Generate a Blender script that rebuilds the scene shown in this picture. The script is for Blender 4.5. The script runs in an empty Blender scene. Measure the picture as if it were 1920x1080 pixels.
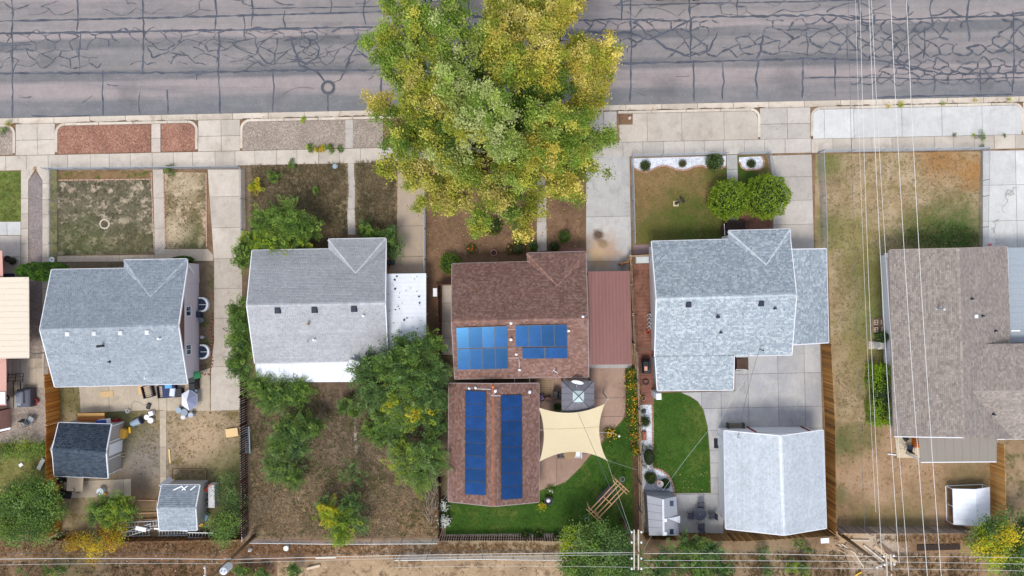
import bpy, math, random
import numpy as np
from mathutils import Vector, Matrix
random.seed(7); rng = np.random.default_rng(7)
scn = bpy.context.scene
COL = scn.collection
# ------------------------------------------------------------------ camera, sky, sun, exposure
CAMH, FPX = 58.0, 1276.0           # drone height over the lots, focal length in pixels of a 1920 wide frame
cam_d = bpy.data.cameras.new('camera'); cam = bpy.data.objects.new('camera', cam_d); COL.objects.link(cam)
cam.location = (0, 0, CAMH); cam.rotation_euler = (0, 0, 0)
cam_d.sensor_width = 36; cam_d.lens = 36*FPX/1920; cam_d.clip_start = .1; cam_d.clip_end = 3000
scn.camera = cam
SUN_EL, SUN_AZ = math.radians(63), math.radians(198)     # azimuth clockwise from north (+Y)
w = bpy.data.worlds.new('World'); scn.world = w; w.use_nodes = True
wn = w.node_tree; wn.nodes.clear()
sky = wn.nodes.new('ShaderNodeTexSky'); sky.sky_type = 'NISHITA'; sky.sun_disc = False
sky.sun_elevation = SUN_EL; sky.sun_rotation = SUN_AZ; sky.air_density = .9; sky.dust_density = 1.2; sky.ozone_density = .4; sky.altitude = 1400
bg = wn.nodes.new('ShaderNodeBackground'); bg.inputs[1].default_value = .15
wo = wn.nodes.new('ShaderNodeOutputWorld')
hz = wn.nodes.new('ShaderNodeHueSaturation'); hz.inputs['Saturation'].default_value = .40      # thin high cloud whitens the sky
wn.links.new(sky.outputs[0], hz.inputs['Color']); wn.links.new(hz.outputs[0], bg.inputs[0]); wn.links.new(bg.outputs[0], wo.inputs[0])
sd = bpy.data.lights.new('sun', 'SUN'); sd.energy = 1.15; sd.angle = math.radians(18); sd.color = (1, .95, .87)
sun = bpy.data.objects.new('sun', sd); COL.objects.link(sun)
S = Vector((math.sin(SUN_AZ)*math.cos(SUN_EL), math.cos(SUN_AZ)*math.cos(SUN_EL), math.sin(SUN_EL)))
sun.rotation_euler = S.to_track_quat('Z', 'Y').to_euler(); sun.location = (0, 0, 80)
scn.view_settings.view_transform = 'Standard'; scn.view_settings.look = 'None'
scn.view_settings.gamma = 1; scn.view_settings.exposure = 1.36

# ------------------------------------------------------------------ helpers
def P(px, py, z=0.0):
    k = (CAMH - z)/FPX
    return Vector(((px-960)*k, (540-py)*k, z))
def lin(c): 
    c /= 255.0
    return c/12.92 if c <= .04045 else ((c+.055)/1.055)**2.4
def C(r, g, b, k=.74): return (lin(r)*k, lin(g)*k, lin(b)*k)
def wpos(o):
    v = Vector((0, 0, 0))
    while o: v += o.location; o = o.parent
    return v
def tag(o, label=None, cat=None, group=None, kind=None):
    if label: o['label'] = label
    if cat: o['category'] = cat
    if group: o['group'] = group
    if kind: o['kind'] = kind
    return o
def thing(name, loc, label, cat, group=None):
    o = bpy.data.objects.new(name, None); COL.objects.link(o); o.location = loc; o.empty_display_size = .2
    return tag(o, label, cat, group)
def copy_tree(o, parent=None):
    c = o.copy(); COL.objects.link(c); c.parent = parent
    for ch in list(o.children): copy_tree(ch, c)
    return c
def mesh_np(name, V, F, mat, parent=None, col=None, smooth=False, kind=None):
    """V (n,3) world coords, F (m,3|4) ints, col (n,3) optional point colour"""
    V = np.asarray(V, dtype=np.float64); F = np.asarray(F, dtype=np.int32)
    lo, hi = V.min(0), V.max(0); org = np.array([(lo[0]+hi[0])/2, (lo[1]+hi[1])/2, lo[2]])
    me = bpy.data.meshes.new(name); k = F.shape[1]
    me.vertices.add(len(V)); me.vertices.foreach_set('co', (V-org).astype(np.float32).ravel())
    me.loops.add(F.size); me.loops.foreach_set('vertex_index', F.ravel())
    me.polygons.add(len(F)); me.polygons.foreach_set('loop_start', np.arange(0, F.size, k, dtype=np.int32))
    me.polygons.foreach_set('loop_total', np.full(len(F), k, dtype=np.int32))
    if smooth: me.polygons.foreach_set('use_smooth', np.ones(len(F), dtype=bool))
    me.update(calc_edges=True)
    if col is not None:
        a = me.color_attributes.new('col', 'FLOAT_COLOR', 'POINT')
        c4 = np.ones((len(V), 4), dtype=np.float32); c4[:, :3] = col; a.data.foreach_set('color', c4.ravel())
    me.materials.append(mat)
    o = bpy.data.objects.new(name, me); COL.objects.link(o)
    org = Vector(org)
    if parent: o.parent = parent; o.location = org - wpos(parent)
    else: o.location = org
    if kind: o['kind'] = kind
    return o
class MB:
    def __init__(s): s.v = []; s.f = []; s.c = []
    def add(s, vs, fs, col=None):
        n = len(s.v); s.v += [tuple(p) for p in vs]; s.f += [tuple(i+n for i in f) for f in fs]
        s.c += [col or (1, 1, 1)]*len(vs); return s
    def poly(s, pts, col=None): return s.add(pts, [tuple(range(len(pts)))], col)
    def prism(s, pts, z0, z1, col=None):
        pts = [(p[0], p[1]) for p in pts]
        a = sum(pts[i][0]*pts[(i+1) % len(pts)][1]-pts[(i+1) % len(pts)][0]*pts[i][1] for i in range(len(pts)))
        if a < 0: pts = pts[::-1]
        n = len(pts)
        vs = [(x, y, z0) for x, y in pts]+[(x, y, z1) for x, y in pts]
        fs = [tuple(range(n-1, -1, -1)), tuple(range(n, 2*n))]+[(i, (i+1) % n, n+(i+1) % n, n+i) for i in range(n)]
        return s.add(vs, fs, col)
    def box(s, c, size, rz=0, col=None, rx=0, ry=0, bev=0):
        """c = centre of the base, size = full sizes"""
        a, b, h = size[0]/2, size[1]/2, size[2]
        if bev:
            e = bev; vs = []
            for z, i in ((0, 0), (h-e, 0), (h, e)):
                vs += [(-a+i, -b+i, z), (a-i, -b+i, z), (a-i, b-i, z), (-a+i, b-i, z)]
            fs = [(3, 2, 1, 0), (8, 9, 10, 11)]+[(r+i, r+(i+1) % 4, r+4+(i+1) % 4, r+4+i) for r in (0, 4) for i in range(4)]
        else:
            vs = [(-a, -b, 0), (a, -b, 0), (a, b, 0), (-a, b, 0), (-a, -b, h), (a, -b, h), (a, b, h), (-a, b, h)]
            fs = [(3, 2, 1, 0), (4, 5, 6, 7), (0, 1, 5, 4), (1, 2, 6, 5), (2, 3, 7, 6), (3, 0, 4, 7)]
        R = Matrix.Rotation(rz, 3, 'Z') @ Matrix.Rotation(ry, 3, 'Y') @ Matrix.Rotation(rx, 3, 'X')
        c = Vector(c)
        return s.add([c + R @ Vector(v) for v in vs], fs, col)
    def beam(s, p0, p1, w, h, col=None, up=(0, 0, 1)):
        p0 = Vector(p0); p1 = Vector(p1); d = (p1-p0).normalized(); u = Vector(up)
        if abs(d.dot(u)) > .99: u = Vector((1, 0, 0))
        r = d.cross(u).normalized(); u = r.cross(d)
        vs = []
        for p in (p0, p1): vs += [p-r*w/2-u*h/2, p+r*w/2-u*h/2, p+r*w/2+u*h/2, p-r*w/2+u*h/2]
        return s.add(vs, [(0, 1, 2, 3), (7, 6, 5, 4), (1, 0, 4, 5), (2, 1, 5, 6), (3, 2, 6, 7), (0, 3, 7, 4)], col)
    def tube(s, pts, r, n=6, col=None, cap=True):
        pts = [Vector(p) for p in pts]; m = len(pts)
        rs = r if isinstance(r, (list, tuple)) else [r]*m
        vs = []; prev = None
        for i, p in enumerate(pts):
            d = (pts[min(i+1, m-1)]-pts[max(i-1, 0)]).normalized()
            if prev is None:
                u = Vector((0, 0, 1)) if abs(d.z) < .9 else Vector((1, 0, 0))
                a = d.cross(u).normalized()
            else: a = (prev - d*prev.dot(d)).normalized()
            prev = a; b = d.cross(a)
            vs += [p+(a*math.cos(2*math.pi*k/n)+b*math.sin(2*math.pi*k/n))*rs[i] for k in range(n)]
        fs = [(i*n+k, i*n+(k+1) % n, (i+1)*n+(k+1) % n, (i+1)*n+k) for i in range(m-1) for k in range(n)]
        if cap: fs += [tuple(range(n-1, -1, -1)), tuple(range((m-1)*n, m*n))]
        return s.add(vs, fs, col)
    def lathe(s, c, prof, n=14, col=None):
        vs = []; c = Vector(c)
        for r, z in prof: vs += [c+Vector((r*math.cos(2*math.pi*k/n), r*math.sin(2*math.pi*k/n), z)) for k in range(n)]
        m = len(prof)
        fs = [(i*n+k, i*n+(k+1) % n, (i+1)*n+(k+1) % n, (i+1)*n+k) for i in range(m-1) for k in range(n)]
        fs += [tuple(range(n-1, -1, -1)), tuple(range((m-1)*n, m*n))]
        return s.add(vs, fs, col)
    def build(s, name, mat, parent=None, smooth=False, kind=None, color=False):
        V = np.array(s.v); lo, hi = V.min(0), V.max(0)
        org = Vector(((lo[0]+hi[0])/2, (lo[1]+hi[1])/2, lo[2]))
        me = bpy.data.meshes.new(name)
        me.from_pydata([tuple(Vector(p)-org) for p in s.v], [], s.f)
        if smooth: me.polygons.foreach_set('use_smooth', [True]*len(me.polygons))
        if color:
            a = me.color_attributes.new('col', 'FLOAT_COLOR', 'POINT')
            a.data.foreach_set('color', [x for c in s.c for x in (c[0], c[1], c[2], 1)])
        me.materials.append(mat); me.update()
        o = bpy.data.objects.new(name, me); COL.objects.link(o)
        if parent: o.parent = parent; o.location = org - wpos(parent)
        else: o.location = org
        if kind: o['kind'] = kind
        return o

# ------------------------------------------------------------------ materials
class NT:
    def __init__(s, name, rough=.85, spec=.25):
        s.m = bpy.data.materials.new(name); s.m.use_nodes = True; s.t = s.m.node_tree
        s.b = s.t.nodes['Principled BSDF']; s.b.inputs['Roughness'].default_value = rough
        s.b.inputs['Specular IOR Level'].default_value = spec
        s._pos = None
    def n(s, t, **kw):
        x = s.t.nodes.new('ShaderNode'+t)
        for k, v in kw.items(): setattr(x, k, v)
        return x
    def set(s, sock, v):
        if isinstance(v, bpy.types.NodeSocket): s.t.links.new(v, sock)
        elif isinstance(v, tuple) and len(v) == 3 and sock.type == 'RGBA': sock.default_value = (*v, 1)
        else: sock.default_value = v
    def pos(s):
        if s._pos is None: s._pos = s.n('NewGeometry').outputs['Position']
        return s._pos
    def map(s, rot=0, scale=(1, 1, 1), loc=(0, 0, 0), vec=None):
        m = s.n('Mapping'); s.set(m.inputs[0], vec or s.pos()); m.inputs[1].default_value = loc
        m.inputs[2].default_value = (0, 0, rot); m.inputs[3].default_value = scale
        return m.outputs[0]
    def noise(s, scale, detail=4, rough=.6, vec=None, dist=0):
        x = s.n('TexNoise'); s.set(x.inputs['Vector'], vec or s.pos()); x.inputs['Scale'].default_value = scale
        x.inputs['Detail'].default_value = detail; x.inputs['Roughness'].default_value = rough; x.inputs['Distortion'].default_value = dist
        return x.outputs[0]
    def ramp(s, fac, stops, interp='LINEAR'):
        r = s.n('ValToRGB'); s.set(r.inputs[0], fac); r.color_ramp.interpolation = interp; e = r.color_ramp.elements
        while len(e) < len(stops): e.new(.5)
        for i, (p, c) in enumerate(stops):
            e[i].position = p; e[i].color = (*(c if isinstance(c, tuple) else (c, c, c)), 1)
        return r.outputs[0]
    def mix(s, fac, a, b, mode='MIX'):
        x = s.n('Mix', data_type='RGBA', blend_type=mode)
        s.set(x.inputs[0], fac); s.set(x.inputs[6], a); s.set(x.inputs[7], b); return x.outputs[2]
    def math(s, op, a, b=0, c=None, clamp=False):
        x = s.n('Math', operation=op, use_clamp=clamp); s.set(x.inputs[0], a); s.set(x.inputs[1], b)
        if c is not None: s.set(x.inputs[2], c)
        return x.outputs[0]
    def vary(s, col, fac, lo, hi):
        """multiply colour by lo..hi following fac 0..1"""
        return s.mix(1.0, col, s.ramp(fac, [(.25, lo), (.75, hi)]), 'MULTIPLY')
    def attr(s, name='col'): 
        x = s.n('Attribute'); x.attribute_name = name; return x.outputs['Color']
    def rand(s): return s.n('ObjectInfo').outputs['Random']
    def bump(s, h, strength=.5, dist=.02):
        x = s.n('Bump'); s.set(x.inputs['Height'], h); x.inputs['Strength'].default_value = strength; x.inputs['Distance'].default_value = dist
        s.t.links.new(x.outputs[0], s.b.inputs['Normal'])
    def col(s, c): s.set(s.b.inputs['Base Color'], c); return s.m
def blob(t, px, py, r, soft=.5, warp=1.0):
    """1 inside a stain round a ground point, 0 outside, ragged edge"""
    p = P(px, py)
    v = t.n('VectorMath', operation='DISTANCE'); t.set(v.inputs[0], t.pos()); v.inputs[1].default_value = p
    d = t.math('ADD', v.outputs['Value'], t.math('MULTIPLY', t.math('SUBTRACT', t.noise(.9, 5, .65), .5), warp*r*2))
    mr = t.n('MapRange'); t.set(mr.inputs[0], d); mr.inputs[1].default_value = r*(1+soft); mr.inputs[2].default_value = r*(1-soft)
    return mr.outputs[0]
def plain(name, c, rough=.6, spec=.3, metal=0, grain=.12, gs=6):
    t = NT(name, rough, spec); t.b.inputs['Metallic'].default_value = metal
    x = t.vary(c, t.noise(gs, 5, .7), 1-grain, 1+grain); x = t.vary(x, t.rand(), 1-grain*.5, 1+grain*.5)
    return t.col(x)
def attr_mat(name, rough=.8, spec=.2, grain=.12, gs=8, bump=0, transl=0):
    t = NT(name, rough, spec)
    c = t.vary(t.attr(), t.noise(gs, 4, .7), 1-grain, 1+grain)
    if bump: t.bump(t.noise(gs*3, 4), bump, .02)
    if transl:
        tr = t.n('BsdfTranslucent'); t.set(tr.inputs[0], t.mix(1.0, c, (1.25, 1.2, .55), 'MULTIPLY'))
        ms = t.n('MixShader'); ms.inputs[0].default_value = transl
        t.t.links.new(t.b.outputs[0], ms.inputs[1]); t.t.links.new(tr.outputs[0], ms.inputs[2])
        t.t.links.new(ms.outputs[0], t.t.nodes['Material Output'].inputs[0])
    return t.col(c)
def concrete(name, a, b, stain=None, grain=.1, slabvar=.07, blobs=(), crack=True):
    t = NT(name, .9, .2)
    c = t.ramp(t.noise(.35, 5, .6), [(.3, a), (.7, b)])
    if stain: c = t.mix(t.ramp(t.noise(.8, 6, .7, dist=.6), [(.52, 0.0), (.72, .55)]), c, stain)
    c = t.vary(c, t.noise(9, 5, .75), 1-grain, 1+grain); c = t.vary(c, t.noise(1.1, 6, .75, dist=.5), .86, 1.07)
    c = t.vary(c, t.rand(), 1-slabvar, 1+slabvar)
    # broom and drip streaks
    c = t.vary(c, t.noise(2.2, 4, .6, vec=t.map(scale=(3.0, .35, 1))), .95, 1.04)
    for (x, y, r, cc, s) in blobs: c = t.mix(t.math('MULTIPLY', blob(t, x, y, r), s), c, cc)
    if crack:
        vo = t.n('TexVoronoi', feature='DISTANCE_TO_EDGE'); vo.inputs['Scale'].default_value = .22
        nz = t.n('TexNoise'); t.set(nz.inputs['Vector'], t.pos()); nz.inputs['Scale'].default_value = .7; nz.inputs['Detail'].default_value = 4
        wv = t.n('VectorMath', operation='MULTIPLY_ADD'); t.set(wv.inputs[0], nz.outputs['Color']); wv.inputs[1].default_value = (3, 3, 0); t.set(wv.inputs[2], t.pos()); t.set(vo.inputs['Vector'], wv.outputs[0])
        k = t.math('MULTIPLY', t.math('LESS_THAN', vo.outputs[0], .0028), t.math('GREATER_THAN', t.noise(.2, 2), .56))
        c = t.mix(t.math('MULTIPLY', k, .45), c, C(110, 102, 92))
    t.bump(t.noise(14, 5, .7), .35, .01)
    return t.col(c)
def ground(name, stops, s1=.5, patches=None, s2=1.6, grain=.25, blobs=(), fine=12, bump=.6, pscale=(.5, .62), warp=1.0):
    t = NT(name, .97, .1)
    c = t.ramp(t.noise(s1, 6, .68, dist=.4), stops)
    if patches: c = t.mix(t.ramp(t.noise(s2, 7, .72, dist=.15), [(pscale[0], 0.0), (pscale[1], 1.0)]), c, patches)
    for (x, y, r, cc, s) in blobs: c = t.mix(t.math('MULTIPLY', blob(t, x, y, r, .6, warp), s), c, cc)
    c = t.vary(c, t.noise(fine, 6, .8), 1-grain, 1+grain)
    c = t.vary(c, t.noise(fine*.35, 5, .75), 1-grain*.6, 1+grain*.6)
    t.bump(t.noise(fine, 6, .75), bump, .05)
    return t.col(c)
def speck_gravel(name, cols, scale=14, grain=.25):
    t = NT(name, .95, .15)
    v = t.n('TexVoronoi'); v.inputs['Scale'].default_value = scale; t.set(v.inputs['Vector'], t.pos())
    sp = t.n('SeparateColor'); t.set(sp.inputs[0], v.outputs['Color'])
    k = len(cols)
    c = t.ramp(sp.outputs[0], [((i+.5)/k, cc) for i, cc in enumerate(cols)])
    c = t.vary(c, t.noise(.6, 5, .65), 1-grain, 1+grain); c = t.vary(c, t.noise(3, 5, .7), .88, 1.1)
    t.bump(t.math('MULTIPLY', v.outputs['Distance'], -1), .8, .03)
    return t.col(c)
# ------------------------------------------------------------------ colours and shared materials
CONC = concrete('concrete_warm', C(204, 193, 180), C(188, 177, 164), C(160, 146, 130))
CONC_G = concrete('concrete_grey', C(198, 190, 181), C(183, 175, 167), C(160, 150, 140))
CONC_W = concrete('concrete_new', C(212, 211, 208), C(200, 199, 197), C(184, 178, 170), grain=.07)
CONC_B = concrete('concrete_backyard', C(196, 181, 160), C(176, 162, 144), C(150, 132, 110), grain=.14)
CONC_D3 = concrete('concrete_stained_drive', C(196, 192, 186), C(178, 176, 174), C(150, 146, 142), blobs=(
    (1127, 470, 1.5, C(170, 120, 70), .5), (1122, 440, .42, C(92, 74, 62), .95), (1130, 457, .35, C(110, 90, 70), .7), (1120, 480, .9, C(206, 170, 110), .4)))
CONC_T = concrete('concrete_tan_stamped', C(178, 150, 132), C(160, 132, 116), C(146, 116, 100), grain=.08)
CONC_P = concrete('concrete_patio', C(190, 187, 182), C(166, 166, 170), C(202, 196, 188), grain=.06)
CURBM = concrete('concrete_curb', C(216, 204, 188), C(196, 182, 166), C(150, 130, 108))
BED = plain('joint_bed', C(130, 120, 106), .95, .1)
SILVER = plain('galvanised_steel', C(178, 184, 190), .4, .5, .4)
WHITE = plain('white_paint', C(240, 242, 246), .5, .4, grain=.05)
WHITE_ROOFM = plain('white_roof_metal', C(236, 240, 248), .45, .4, grain=.06)
BLACK = plain('black_paint', C(38, 38, 42), .5, .4)
DARKGLASS = NT('dark_window_glass', .08, .6).col(C(40, 58, 82))
WOODA = attr_mat('weathered_wood', .85, .15, .25, 9)
METALW = attr_mat('mixed_paint', .5, .35, .08, 7)
LEAF = attr_mat('leaf', .65, .25, .12, 3, transl=.30)
SHINGLE = attr_mat('asphalt_shingle', .95, .1, .1, .8, bump=.3)
BARK = NT('bark', .95, .1); BARK = BARK.col(BARK.vary(C(120, 100, 82), BARK.noise(6, 6, .8), .55, 1.3))
POLEW = NT('pole_wood', .9, .1); POLEW = POLEW.col(POLEW.vary(C(122, 98, 76), POLEW.noise(3, 6, .8, vec=POLEW.map(scale=(6, 6, .6))), .7, 1.25))

# ------------------------------------------------------------------ ground with the street trench
TAN = math.atan(.0216); SL = .0216
def ye(x): return 222 - SL*x                       # edge of the asphalt along the near kerb, photo pixels
def R(x, d): return (x, ye(x)+d)
D = Vector((math.cos(TAN), math.sin(TAN), 0)); NRM = Vector((-math.sin(TAN), math.cos(TAN), 0))
E0 = P(960, ye(960)+12.2); ROADZ = -.13; RW = 11.6
def st(u, v, z): p = E0 + D*u + NRM*v; return (p.x, p.y, z)
GR = ground('dry_alley_soil', [(.3, C(106, 82, 64)), (.5, C(134, 108, 84)), (.72, C(162, 136, 108))], .35, C(104, 92, 60), 1.1, .3, pscale=(.56, .72),
    blobs=((150, 1055, 3.0, C(96, 96, 66), .6), (700, 1062, 4, C(190, 164, 134), .6), (620, 1072, 2.5, C(196, 170, 138), .6), (520, 1047, 2.5, C(108, 102, 100), .6), (250, 1050, 3, C(104, 98, 96), .6), (800, 1047, 3, C(112, 106, 102), .6), (1630, 1022, 2.2, C(196, 182, 166), .8), (1590, 1015, 1.6, C(190, 160, 125), .8), (1450, 1050, 3, C(150, 132, 104), .8), (980, 1062, 7, C(176, 156, 124), .75), (300, 1032, 5, C(126, 92, 62), .6), (560, 1020, 5, C(140, 98, 66), .6), (1800, 1035, 3, C(170, 138, 106), .5)))
m = MB(); L = 220
prof = [(-260, 0), (0, 0), (0.001, ROADZ-.004), (RW, ROADZ-.004), (RW+.001, 0), (260, 0)]
for (v0, z0), (v1, z1) in zip(prof[:-1], prof[1:]): m.poly([st(-L, v0, z0), st(L, v0, z0), st(L, v1, z1), st(-L, v1, z1)])
m.build('ground', GR, kind='structure')

t = NT('worn_asphalt', .93, .15)
rp = t.map(rot=-TAN)                                # x along the street, y across it
sx = t.n('SeparateXYZ'); t.set(sx.inputs[0], rp)
yv = (Matrix.Rotation(-TAN, 3, 'Z') @ Vector(st(0, 0, 0))).y
wob = t.math('MULTIPLY', t.math('SUBTRACT', t.noise(.25, 4, .6, vec=t.map(rot=-TAN, scale=(.25, 1, 1))), .5), 1.1)
off = t.math('DIVIDE', t.math('ADD', t.math('SUBTRACT', sx.outputs[1], yv), wob), 11.0)
a0, a1, a2 = C(134, 129, 128), C(158, 147, 145), C(114, 113, 115)
c = t.ramp(off, [(0, C(116, 117, 120)), (.17, C(124, 123, 125)), (.21, a1), (.31, a1), (.335, a2), (.40, a2), (.42, a0), (.56, C(140, 135, 134)), (.585, a2), (.64, a2), (.66, a1), (.80, C(144, 138, 136)), (.83, a0), (1.0, a1)])
c = t.mix(t.ramp(t.noise(.22, 5, .6, vec=t.map(rot=-TAN, scale=(.5, 1.3, 1))), [(.45, 0.0), (.7, .6)]), c, C(158, 148, 146))
c = t.mix(t.ramp(t.noise(.5, 5, .7, vec=t.map(rot=-TAN, scale=(.12, 2.2, 1))), [(.48, 0.0), (.7, .55)]), c, C(106, 107, 110))
c = t.mix(t.ramp(t.noise(7, 3, .6), [(.62, 0.0), (.72, .55)]), c, C(186, 178, 176))
c = t.vary(c, t.noise(16, 5, .8), .8, 1.18); c = t.vary(c, t.noise(1.3, 6, .75), .84, 1.1)
for bx_, by_, br_ in ((240, 175, 1.1), (620, 60, .8), (1250, 165, 1.2), (1700, 70, 1.0), (1850, 150, .9), (90, 110, .8), (1480, 150, 1.3), (520, 185, .7)): c = t.mix(t.math('MULTIPLY', blob(t, bx_, by_, br_), .35), c, C(84, 84, 86))
t.bump(t.noise(30, 4, .7), .5, .01)
ASPH = t.col(c)
m = MB(); m.poly([st(-L, .02, ROADZ), st(L, .02, ROADZ), st(L, RW-.02, ROADZ), st(-L, RW-.02, ROADZ)])
road = m.build('road', ASPH, kind='structure')
# crack sealing tar: flat strips poured on the asphalt
TAR = plain('crack_tar', C(78, 81, 90), .7, .25, grain=.45, gs=.9)
tar = MB(); tz = [ROADZ+.004]
def ribbon(mb, pts, wpx, z, jit=.18):
    pts = [P(x, y, z) for x, y in pts]; n = len(pts); vs = []
    for i, p in enumerate(pts):
        d = (pts[min(i+1, n-1)]-pts[max(i-1, 0)]).normalized(); q = Vector((-d.y, d.x, 0))
        h = wpx/22/2*(1+random.uniform(-jit, jit)*1.6)*(.55 if i in (0, n-1) else 1)
        vs += [p+q*h, p-q*h]
    mb.add(vs, [(2*i, 2*i+1, 2*i+3, 2*i+2) for i in range(n-1)])
def wig(pts, amp=2.0, step=9):
    out = []
    for (x0, y0), (x1, y1) in zip(pts[:-1], pts[1:]):
        L_ = math.hypot(x1-x0, y1-y0); k = max(1, int(L_/step))
        for i in range(k):
            f = i/k; j = amp if (i or out) else 0
            out.append((x0+(x1-x0)*f+random.gauss(0, j*.45), y0+(y1-y0)*f+random.gauss(0, j*.45)))
    return out+[pts[-1]]
def tarline(pts, w=4, amp=2):
    tz[0] += .00008; ribbon(tar, wig(pts, amp), w*.72, tz[0], .35)
long_lines = [([(-60, 41), (270, 34), (720, 22)], 4.5, .7), ([(-60, 64), (200, 60), (430, 56), (720, 50)], 5, 1.2), ([(-60, 138), (330, 136), (560, 132), (720, 131)], 5, 1.4),
    ([(1090, 38), (1180, 36), (1290, 40), (1300, 32), (1560, 28), (1640, 38), (1800, 32), (2000, 26)], 4.5, 1.6), ([(1090, 122), (1200, 118), (1420, 113), (1510, 110), (1640, 112)], 5, 1.3), ([(1640, 112), (1780, 140), (2000, 132)], 3.5, 3),
    ([(1505, 146), (1640, 145), (1760, 150), (2000, 143)], 3.2, 1.0), ([(1150, 10), (1290, 7), (1500, 3), (1700, -3)], 3, .8), ([(470, 16), (720, 12)], 2.5, .6), ([(720, 50), (1090, 38)], 4, 1), ([(720, 131), (1090, 122)], 4, 1.2), ([(60, 217), (110, 219), (170, 216)], 4, 1), ([(600, 212), (680, 211)], 4, .8), ([(1640, 183), (1740, 180), (1900, 177)], 4, 1), ([(-40, 85), (60, 84)], 3, 1)]
for pts, w_, a_ in long_lines: tarline(pts, w_, a_)
for x, y0, y1, w_ in [(24, -12, 221, 4), (146, -12, 60, 5), (150, 60, 132, 4), (194, 132, 216, 4), (268, -12, 135, 4.5), (262, 170, 216, 3), (315, 168, 214, 4.5), (405, -12, 60, 4), (411, 55, 214, 4), (510, 132, 211, 3.6), (457, 26, 70, 3.4), (474, -12, 50, 4), (535, 20, 55, 3), (620, -8, 26, 2.5), (685, -12, 46, 4), (716, 132, 212, 4.5), (790, 0, 190, 4), (880, 0, 200, 4), (1005, 0, 190, 4), (1166, -12, 38, 4.5), (1183, -12, 192, 4.5), (1292, -12, 112, 5), (1299, 112, 190, 4), (1356, 118, 186, 3.6), (1421, 112, 186, 5), (1385, -12, 30, 3), (1505, 110, 183, 4.5), (1514, 60, 110, 3), (1565, 108, 181, 3.6), (1590, 45, 110, 2.5), (1614, -12, 44, 5), (1748, -12, 50, 4.5), (1752, 138, 176, 3.6), (1815, -12, 78, 4.5), (1840, 130, 172, 4), (1900, 20, 172, 4), (1733, 50, 110, 4), (1700, -10, 40, 4), (370, 132, 150, 3)]:
    tarline([(x+random.uniform(-2, 2), y0), (x+random.uniform(-4, 4), (y0+y1)/2), (x+random.uniform(-3, 3), y1)], w_, 1.6)
# the big curved cracks and the manhole ring
for pts, w_ in [([(545, 70), (552, 95), (562, 122), (592, 135), (608, 152)], 5), ([(672, 60), (668, 85), (655, 105), (648, 135), (638, 150), (622, 156)], 5), ([(615, 174), (616, 211)], 5.5), ([(668, 92), (690, 110), (716, 108)], 3.5), ([(480, 70), (484, 100), (498, 118), (510, 120)], 4), ([(520, 70), (515, 118), (540, 95)], 3), ([(590, 75), (598, 90), (592, 110), (570, 122)], 4),
    ([(1615, 40), (1640, 45), (1640, 28)], 6), ([(1650, 70), (1680, 80), (1690, 95), (1680, 115), (1720, 130)], 5), ([(1585, 70), (1600, 85), (1610, 95), (1608, 70)], 4), ([(1430, 65), (1426, 95), (1418, 112)], 5), ([(1130, 65), (1180, 60), (1215, 75), (1262, 55), (1290, 40)], 4.5), ([(1190, 40), (1210, 60), (1250, 90), (1292, 105), (1330, 95), (1345, 60)], 4.5)]:
    tarline(pts, w_, 2.2)
def net(x0, x1, y0, y1, dx, dy, keep, w):
    dx *= .62; nx, ny = int((x1-x0)/dx), int((y1-y0)/dy)
    g = {(i, j): (x0+i*dx+random.gauss(0, dx*.26), y0+j*dy+(.22 if (i+j) % 2 else -.22)*dy+random.gauss(0, dy*.2)-SL*(i*dx)) for i in range(nx+1) for j in range(ny+1)}
    for (i, j), a in g.items():
        for k in ((i+1, j), (i, j+1)):
            if k[1] > j and (i+j) % 2 == 0: continue
            hole = math.sin(a[0]*.021+y0)+math.sin(a[1]*.05+a[0]*.013)      # bare stretches between the cracked ones
            if k in g and random.random() < keep*1.75 and hole < 1.45:
                b = g[k]; L_ = math.hypot(b[0]-a[0], b[1]-a[1]); o = random.gauss(0, .16)*L_; mx, my = (a[0]+b[0])/2-(b[1]-a[1])/L_*o, (a[1]+b[1])/2+(b[0]-a[0])/L_*o
                pts = [((1-f)**2*a[0]+2*f*(1-f)*mx+f*f*b[0], (1-f)**2*a[1]+2*f*(1-f)*my+f*f*b[1]) for f in (0, .2, .4, .6, .8, 1)]
                tz[0] += .00005; ribbon(tar, pts, random.choice((.5, .7, 1, 1.25))*w, tz[0], .45)
net(-30, 330, 66, 135, 26, 15, .52, 2.0); net(330, 720, 60, 130, 42, 19, .42, 2.1); net(560, 600, 60, 120, 18, 14, .5, 2.6)
net(1090, 1330, 45, 118, 24, 15, .54, 2.4); net(1330, 1620, 42, 108, 28, 15, .52, 2.4); net(1610, 1960, 45, 112, 24, 15, .6, 2.8); net(1600, 1960, 118, 158, 22, 13, .56, 2.4); net(1560, 1960, -10, 30, 60, 20, .3, 2.6); net(420, 720, -10, 22, 50, 18, .35, 2)
net(-30, 420, -8, 36, 46, 18, .3, 1.3); net(330, 720, 62, 128, 30, 15, .34, 1.3); net(-30, 720, 140, 205, 70, 26, .12, 1.2); net(1160, 1600, 122, 180, 70, 26, .12, 1.2); net(1160, 1560, -8, 30, 50, 18, .3, 1.4)
net(760, 1080, 30, 125, 34, 20, .4, 3)
ring = [(615+11*math.cos(a), 164+11*math.sin(a)) for a in [i*math.pi/10 for i in range(21)]]
tz[0] += .0002; ribbon(tar, ring, 5, tz[0], .05)
to = tar.build('crack_tar', TAR, road, kind='stuff')
mh = MB().lathe(P(615, 164, ROADZ), [(.36, 0), (.36, .012), (.30, .014), (.29, .008)], 20)
tag(mh.build('manhole_cover', plain('cast_iron', C(150, 140, 135), .7, .3)), 'round iron manhole cover ringed with tar in the street', 'manhole cover')

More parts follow.
